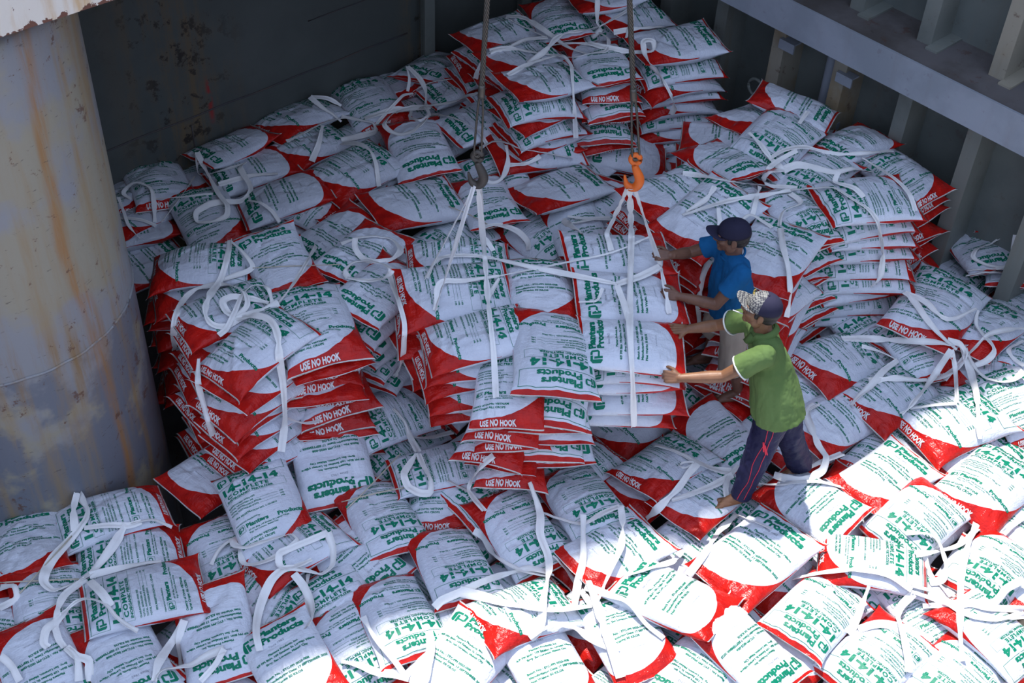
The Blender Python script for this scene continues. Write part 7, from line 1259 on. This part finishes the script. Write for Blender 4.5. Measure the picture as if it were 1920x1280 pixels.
('lifting_sling', 'crossed white sling on the front left rows of sacks', [(50, [(-2.662,5.268,0.188),(-2.605,5.196,0.217),(-2.559,5.130,0.239),(-2.532,5.075,0.252),(-2.527,5.024,0.250),(-2.534,4.991,0.247),(-2.548,4.958,0.239),(-2.566,4.925,0.229),(-2.582,4.889,0.223),(-2.595,4.847,0.228),(-2.608,4.798,0.240),(-2.619,4.750,0.253),(-2.629,4.708,0.262),(-2.638,4.662,0.264),(-2.640,4.616,0.272),(-2.636,4.572,0.285),(-2.626,4.515,0.278),(-2.573,4.481,0.259),(-2.544,4.496,0.247),(-2.507,4.526,0.238),(-2.487,4.553,0.225),(-2.464,4.584,0.211),(-2.438,4.617,0.203),(-2.412,4.649,0.203),(-2.392,4.677,0.208),(-2.372,4.708,0.217),(-2.353,4.743,0.225),(-2.338,4.780,0.230),(-2.325,4.819,0.230),(-2.314,4.867,0.227),(-2.305,4.915,0.224),(-2.297,4.959,0.224),(-2.285,5.000,0.230)]), (42, [(-2.646,5.237,0.225),(-2.643,5.192,0.222),(-2.636,5.140,0.227),(-2.622,5.083,0.239),(-2.604,5.028,0.246),(-2.587,4.980,0.242),(-2.573,4.940,0.229)]), (34, [(-2.517,4.947,0.251),(-2.473,4.958,0.250),(-2.430,4.970,0.249),(-2.386,4.981,0.245),(-2.340,4.990,0.239),(-2.293,4.997,0.231),(-2.255,5.006,0.225),(-2.197,5.036,0.227)]), (34, [(-2.256,5.014,0.232),(-2.216,5.030,0.230),(-2.177,5.048,0.227),(-2.138,5.060,0.219),(-2.100,5.062,0.205),(-2.061,5.058,0.186),(-2.023,5.053,0.168)]), (38, [(-2.407,4.634,0.206),(-2.368,4.646,0.211),(-2.330,4.659,0.214),(-2.290,4.674,0.215),(-2.257,4.685,0.216),(-2.224,4.700,0.213),(-2.190,4.714,0.210),(-2.156,4.727,0.207),(-2.123,4.740,0.204),(-2.089,4.752,0.200),(-2.056,4.764,0.194),(-2.022,4.777,0.188)]), (34, [(-2.016,4.232,0.259),(-2.050,4.237,0.282),(-2.082,4.244,0.305),(-2.115,4.258,0.322),(-2.146,4.277,0.337),(-2.174,4.305,0.349),(-2.208,4.334,0.354),(-2.260,4.360,0.347),(-2.318,4.385,0.325),(-2.371,4.402,0.292),(-2.415,4.399,0.264),(-2.437,4.380,0.254),(-2.449,4.341,0.262),(-2.454,4.297,0.283),(-2.472,4.228,0.293),(-2.452,4.177,0.291),(-2.427,4.134,0.279),(-2.392,4.102,0.259)]), (42, [(-2.363,4.531,0.294),(-2.321,4.484,0.321),(-2.281,4.441,0.343),(-2.246,4.404,0.357),(-2.210,4.365,0.354),(-2.179,4.332,0.343)]), (42, [(-2.426,4.616,0.194),(-2.444,4.572,0.212),(-2.463,4.529,0.229),(-2.479,4.487,0.247),(-2.489,4.445,0.264),(-2.494,4.397,0.276),(-2.492,4.352,0.284),(-2.486,4.312,0.293),(-2.471,4.257,0.287),(-2.486,4.217,0.303),(-2.502,4.175,0.315),(-2.502,4.130,0.310),(-2.496,4.093,0.298),(-2.469,4.079,0.287)]), (42, [(-2.381,4.101,0.263),(-2.346,4.077,0.255),(-2.311,4.054,0.251),(-2.249,4.041,0.242),(-2.235,4.010,0.233),(-2.227,3.973,0.214),(-2.220,3.938,0.192)]), (42, [(-2.381,4.100,0.264),(-2.342,4.077,0.258),(-2.308,4.044,0.249),(-2.292,4.006,0.242),(-2.281,3.963,0.228),(-2.272,3.923,0.211)])]),
('lifting_sling', 'short white sling at the left edge of the front left sacks', [(42, [(-2.879,4.488,0.242),(-2.827,4.485,0.265),(-2.784,4.477,0.280),(-2.756,4.421,0.257),(-2.778,4.403,0.242),(-2.810,4.392,0.224),(-2.853,4.381,0.201)]), (40, [(-2.709,4.002,0.295),(-2.674,3.982,0.289),(-2.640,3.958,0.280),(-2.617,3.934,0.273),(-2.596,3.908,0.260),(-2.575,3.883,0.246)])]),
('lifting_sling', 'white sling looped over the tilted sack left of centre', [(40, [(-1.748,4.843,0.091),(-1.735,4.885,0.110),(-1.718,4.929,0.123),(-1.696,4.963,0.127),(-1.669,4.993,0.133),(-1.642,5.002,0.142),(-1.611,4.973,0.142),(-1.583,4.921,0.143),(-1.565,4.865,0.149),(-1.541,4.817,0.159),(-1.495,4.796,0.174),(-1.437,4.799,0.191),(-1.407,4.803,0.205),(-1.374,4.814,0.216),(-1.339,4.829,0.227),(-1.308,4.847,0.235),(-1.283,4.863,0.241),(-1.244,4.901,0.253),(-1.228,4.934,0.259),(-1.266,4.968,0.265),(-1.296,4.976,0.248),(-1.333,4.973,0.235),(-1.371,4.962,0.229),(-1.406,4.949,0.227),(-1.441,4.936,0.222),(-1.478,4.922,0.216),(-1.513,4.912,0.207),(-1.544,4.913,0.192),(-1.617,4.942,0.166),(-1.646,5.019,0.138)]), (42, [(-1.053,4.994,0.267),(-1.081,4.974,0.267),(-1.110,4.955,0.267),(-1.142,4.934,0.266),(-1.182,4.912,0.262),(-1.226,4.891,0.255),(-1.262,4.870,0.252),(-1.298,4.845,0.256),(-1.317,4.817,0.262),(-1.309,4.758,0.237),(-1.264,4.740,0.230),(-1.233,4.750,0.231),(-1.195,4.767,0.233),(-1.164,4.783,0.234),(-1.125,4.808,0.239)]), (46, [(-1.052,4.988,0.274),(-1.035,4.953,0.261),(-1.019,4.921,0.245),(-1.009,4.891,0.228),(-1.004,4.846,0.202),(-1.010,4.806,0.182),(-1.059,4.761,0.167),(-1.089,4.755,0.178),(-1.125,4.752,0.195),(-1.161,4.748,0.211),(-1.195,4.745,0.223),(-1.231,4.743,0.232),(-1.263,4.737,0.233),(-1.292,4.722,0.228),(-1.318,4.700,0.218),(-1.340,4.676,0.205),(-1.357,4.646,0.190),(-1.369,4.609,0.178),(-1.378,4.568,0.172),(-1.383,4.527,0.171),(-1.386,4.485,0.170),(-1.387,4.442,0.171),(-1.383,4.392,0.184),(-1.374,4.335,0.207),(-1.363,4.282,0.227),(-1.350,4.238,0.234),(-1.337,4.203,0.228),(-1.325,4.172,0.216)]), (42, [(-1.219,4.714,0.215),(-1.195,4.693,0.201),(-1.169,4.667,0.193),(-1.145,4.634,0.190),(-1.122,4.595,0.187),(-1.101,4.555,0.183),(-1.085,4.512,0.187),(-1.071,4.453,0.203),(-1.064,4.391,0.236),(-1.081,4.312,0.259)]), (26, [(-1.144,4.759,0.162),(-1.139,4.694,0.172),(-1.134,4.635,0.173),(-1.129,4.587,0.168),(-1.119,4.549,0.158),(-1.107,4.517,0.147),(-1.095,4.488,0.132)])]),
('lifting_sling', 'white sling pinching the small sack at bottom left', [(46, [(-1.790,4.360,0.199),(-1.803,4.334,0.184),(-1.818,4.312,0.162),(-1.835,4.293,0.135),(-1.848,4.256,0.132),(-1.852,4.200,0.161),(-1.851,4.137,0.203),(-1.856,4.077,0.232),(-1.860,4.029,0.243),(-1.861,3.982,0.238),(-1.861,3.937,0.227)]), (42, [(-1.789,4.357,0.204),(-1.796,4.325,0.188),(-1.803,4.294,0.171),(-1.808,4.266,0.141),(-1.812,4.256,0.094),(-1.814,4.244,0.044),(-1.811,4.226,0.002),(-1.806,4.200,-0.029)]), (50, [(-1.529,4.182,0.200),(-1.561,4.168,0.196),(-1.592,4.154,0.192),(-1.623,4.139,0.186),(-1.649,4.123,0.179),(-1.673,4.106,0.170),(-1.705,4.088,0.167),(-1.737,4.070,0.177),(-1.774,4.046,0.200),(-1.808,4.020,0.224),(-1.833,3.997,0.241),(-1.853,3.965,0.240),(-1.859,3.933,0.232)]), (36, [(-1.528,4.180,0.204),(-1.539,4.150,0.195),(-1.550,4.121,0.185),(-1.565,4.092,0.174),(-1.585,4.064,0.162),(-1.609,4.037,0.148),(-1.633,4.010,0.134)])]),
('lifting_sling', 'white sling tying the sack in front of the left stack', [(42, [(-0.768,6.084,0.243),(-0.728,6.055,0.219),(-0.691,6.023,0.192),(-0.671,5.993,0.169),(-0.653,5.954,0.150),(-0.633,5.905,0.147),(-0.604,5.845,0.150),(-0.576,5.788,0.156)]), (36, [(-0.628,5.965,0.102),(-0.591,5.992,0.074),(-0.555,6.021,0.043),(-0.515,6.051,0.018),(-0.471,6.082,0.002),(-0.424,6.116,-0.010),(-0.376,6.152,-0.026)]), (42, [(-0.580,5.711,0.223),(-0.599,5.662,0.224),(-0.617,5.612,0.226),(-0.634,5.560,0.232),(-0.642,5.509,0.238),(-0.613,5.443,0.212),(-0.573,5.416,0.206),(-0.531,5.408,0.190),(-0.475,5.414,0.187),(-0.465,5.443,0.206),(-0.469,5.481,0.231),(-0.492,5.524,0.249),(-0.522,5.576,0.257),(-0.545,5.633,0.252),(-0.567,5.695,0.241)])]),
('lifting_sling', 'white sling on the sacks under the hanging load', [(40, [(-0.077,5.379,0.607),(-0.115,5.363,0.573),(-0.150,5.365,0.519),(-0.175,5.387,0.445),(-0.194,5.414,0.361),(-0.215,5.419,0.294),(-0.225,5.393,0.265),(-0.188,5.332,0.254),(-0.154,5.282,0.257),(-0.116,5.238,0.251)]), (30, [(-0.367,5.498,0.219),(-0.333,5.482,0.216),(-0.297,5.462,0.214),(-0.256,5.438,0.212),(-0.214,5.414,0.207)])]),
('lifting_sling', 'slack white sling behind the hanging load between the hooks', [(42, [(-0.264,7.696,0.551),(-0.223,7.710,0.561),(-0.179,7.723,0.565),(-0.129,7.731,0.558),(-0.077,7.747,0.533),(-0.026,7.751,0.508),(0.020,7.736,0.489),(0.078,7.688,0.450),(0.089,7.638,0.410)]), (50, [(0.347,7.879,0.539),(0.357,7.517,0.767),(0.395,7.177,0.984),(0.437,6.868,1.172)]), (36, [(0.371,7.915,0.533),(0.414,7.907,0.535),(0.457,7.899,0.536),(0.507,7.900,0.533),(0.551,7.907,0.529),(0.600,7.923,0.521),(0.653,7.951,0.503),(0.705,7.988,0.479)]), (30, [(0.325,7.861,0.512),(0.373,7.859,0.514),(0.428,7.861,0.518),(0.477,7.867,0.527),(0.531,7.884,0.533),(0.586,7.902,0.537)])]),
], 'webbing', MAT_WEB, 'sling')
put_slings([
('load_sling', 'white sling spread from the grey hook to the left half of the load', [(34, [(-0.255,6.200,2.030),(-0.332,6.226,1.825),(-0.409,6.251,1.620),(-0.486,6.277,1.414),(-0.563,6.302,1.209)]), (34, [(-0.265,6.180,2.030),(-0.320,6.155,1.808),(-0.375,6.129,1.586),(-0.430,6.104,1.364),(-0.485,6.079,1.142)]), (34, [(-0.245,6.190,2.030),(-0.234,6.274,1.829),(-0.223,6.359,1.629),(-0.213,6.443,1.428),(-0.202,6.528,1.227),(-0.194,6.449,1.223),(-0.186,6.372,1.219),(-0.179,6.298,1.212),(-0.171,6.221,1.207),(-0.162,6.133,1.209),(-0.153,6.036,1.226),(-0.143,5.941,1.238),(-0.133,5.860,1.236),(-0.124,5.798,1.220),(-0.116,5.751,1.196),(-0.109,5.716,1.171),(-0.101,5.671,1.124),(-0.096,5.631,1.096),(-0.091,5.584,1.079),(-0.084,5.521,1.049),(-0.078,5.463,1.020)]), (30, [(-0.240,6.220,2.030),(-0.236,6.363,1.821),(-0.232,6.506,1.611),(-0.228,6.650,1.402),(-0.225,6.793,1.192),(-0.188,6.741,1.169),(-0.152,6.694,1.142)]), (36, [(-0.556,6.297,1.214),(-0.539,6.355,1.227),(-0.522,6.428,1.226),(-0.488,6.505,1.210),(-0.453,6.555,1.186),(-0.408,6.583,1.175),(-0.356,6.596,1.170),(-0.299,6.603,1.166),(-0.239,6.608,1.160),(-0.195,6.611,1.154),(-0.151,6.611,1.146),(-0.105,6.606,1.140),(-0.056,6.592,1.140),(-0.004,6.571,1.146),(0.052,6.548,1.152),(0.113,6.528,1.155),(0.155,6.515,1.157),(0.200,6.504,1.158),(0.247,6.494,1.157),(0.295,6.476,1.163),(0.345,6.450,1.175),(0.395,6.424,1.187),(0.445,6.404,1.194),(0.496,6.391,1.195),(0.547,6.382,1.193),(0.597,6.373,1.190),(0.647,6.367,1.187)]), (34, [(-0.485,6.075,1.146),(-0.483,6.125,1.183),(-0.482,6.180,1.216),(-0.467,6.228,1.234),(-0.430,6.257,1.234),(-0.379,6.270,1.225),(-0.320,6.282,1.220),(-0.271,6.300,1.217),(-0.216,6.323,1.212),(-0.159,6.350,1.203),(-0.102,6.380,1.193)]), (34, [(-0.101,6.351,1.199),(-0.122,6.289,1.196),(-0.143,6.235,1.186),(-0.164,6.189,1.169)]), (14, [(-0.103,6.418,1.161),(-0.053,6.447,1.153),(-0.003,6.476,1.146),(0.048,6.499,1.143),(0.098,6.516,1.146),(0.149,6.531,1.150),(0.200,6.548,1.153),(0.251,6.567,1.154),(0.302,6.584,1.157),(0.355,6.596,1.164),(0.409,6.605,1.174),(0.461,6.616,1.181),(0.513,6.631,1.187),(0.562,6.649,1.190),(0.609,6.672,1.191),(0.667,6.701,1.196),(0.720,6.735,1.198),(0.771,6.774,1.199),(0.821,6.817,1.196),(0.874,6.864,1.190)])]),
('load_sling', 'white sling spread from the orange hook to the right half of the load', [(34, [(0.635,6.250,2.030),(0.623,6.398,1.827),(0.612,6.547,1.624),(0.600,6.695,1.421),(0.589,6.844,1.218),(0.603,6.768,1.205),(0.617,6.702,1.185)]), (38, [(0.640,6.220,2.030),(0.667,6.373,1.828),(0.695,6.527,1.627),(0.722,6.680,1.425),(0.750,6.833,1.223),(0.746,6.749,1.218),(0.742,6.668,1.213),(0.739,6.584,1.210),(0.734,6.496,1.211),(0.730,6.409,1.210),(0.727,6.332,1.211),(0.724,6.261,1.207),(0.721,6.190,1.202),(0.718,6.112,1.204),(0.713,6.023,1.217),(0.709,5.933,1.234),(0.708,5.849,1.235),(0.710,5.780,1.221),(0.714,5.727,1.196),(0.718,5.685,1.167),(0.723,5.653,1.135),(0.732,5.645,1.063),(0.742,5.651,0.991),(0.751,5.656,0.914),(0.760,5.656,0.848),(0.767,5.648,0.785),(0.776,5.645,0.716),(0.785,5.649,0.637)]), (34, [(0.665,6.240,2.030),(0.732,6.328,1.816),(0.799,6.417,1.601),(0.867,6.505,1.387),(0.934,6.594,1.172),(0.940,6.498,1.180),(0.946,6.406,1.185),(0.953,6.325,1.185),(0.959,6.258,1.177),(0.965,6.206,1.160),(0.973,6.163,1.136)]), (44, [(0.647,6.366,1.187),(0.696,6.385,1.194),(0.746,6.411,1.196),(0.795,6.448,1.190),(0.842,6.495,1.181),(0.888,6.542,1.174),(0.933,6.583,1.172)]), (34, [(0.642,6.309,1.226),(0.662,6.228,1.218),(0.682,6.144,1.213),(0.699,6.061,1.203),(0.716,5.985,1.188)]), (20, [(0.404,6.194,1.167),(0.467,6.195,1.175),(0.520,6.206,1.183),(0.549,6.258,1.236)])]),
], 'sling_leg', MAT_WEB, 'sling')
put_slings([
('twine', 'thin tan twine running from left stack toward the load', [(7, [(-1.735,6.621,0.952),(-1.634,6.637,0.953),(-1.516,6.655,0.954),(-1.438,6.674,0.947),(-1.352,6.704,0.932),(-1.261,6.737,0.915),(-1.171,6.771,0.897)])]),
('twine', 'thin tan twine across the front left sacks', [(9, [(-2.584,4.901,0.226),(-2.607,4.800,0.252),(-2.634,4.707,0.267),(-2.663,4.627,0.273),(-2.686,4.562,0.278),(-2.720,4.492,0.271),(-2.745,4.442,0.264)]), (9, [(-2.880,4.508,0.265),(-2.813,4.514,0.269),(-2.748,4.521,0.270),(-2.680,4.533,0.265),(-2.607,4.549,0.256),(-2.534,4.575,0.233),(-2.461,4.602,0.209)])]),
('twine', 'thin tan twine below the load, left of centre', [(9, [(-0.691,5.769,0.151),(-0.740,5.676,0.157),(-0.787,5.573,0.176),(-0.832,5.469,0.199),(-0.878,5.383,0.208),(-0.927,5.314,0.199),(-0.978,5.262,0.171)]), (9, [(-1.015,5.301,0.191),(-0.941,5.324,0.200),(-0.867,5.351,0.204),(-0.799,5.378,0.204),(-0.714,5.411,0.200),(-0.636,5.443,0.192)])]),
('twine', 'thin pale twine behind the left white slings', [(8, [(-0.179,7.721,0.539),(-0.269,7.745,0.575),(-0.357,7.780,0.599),(-0.521,7.825,0.638)])]),
], 'twine_strand', MAT_TWINE, 'twine', True)
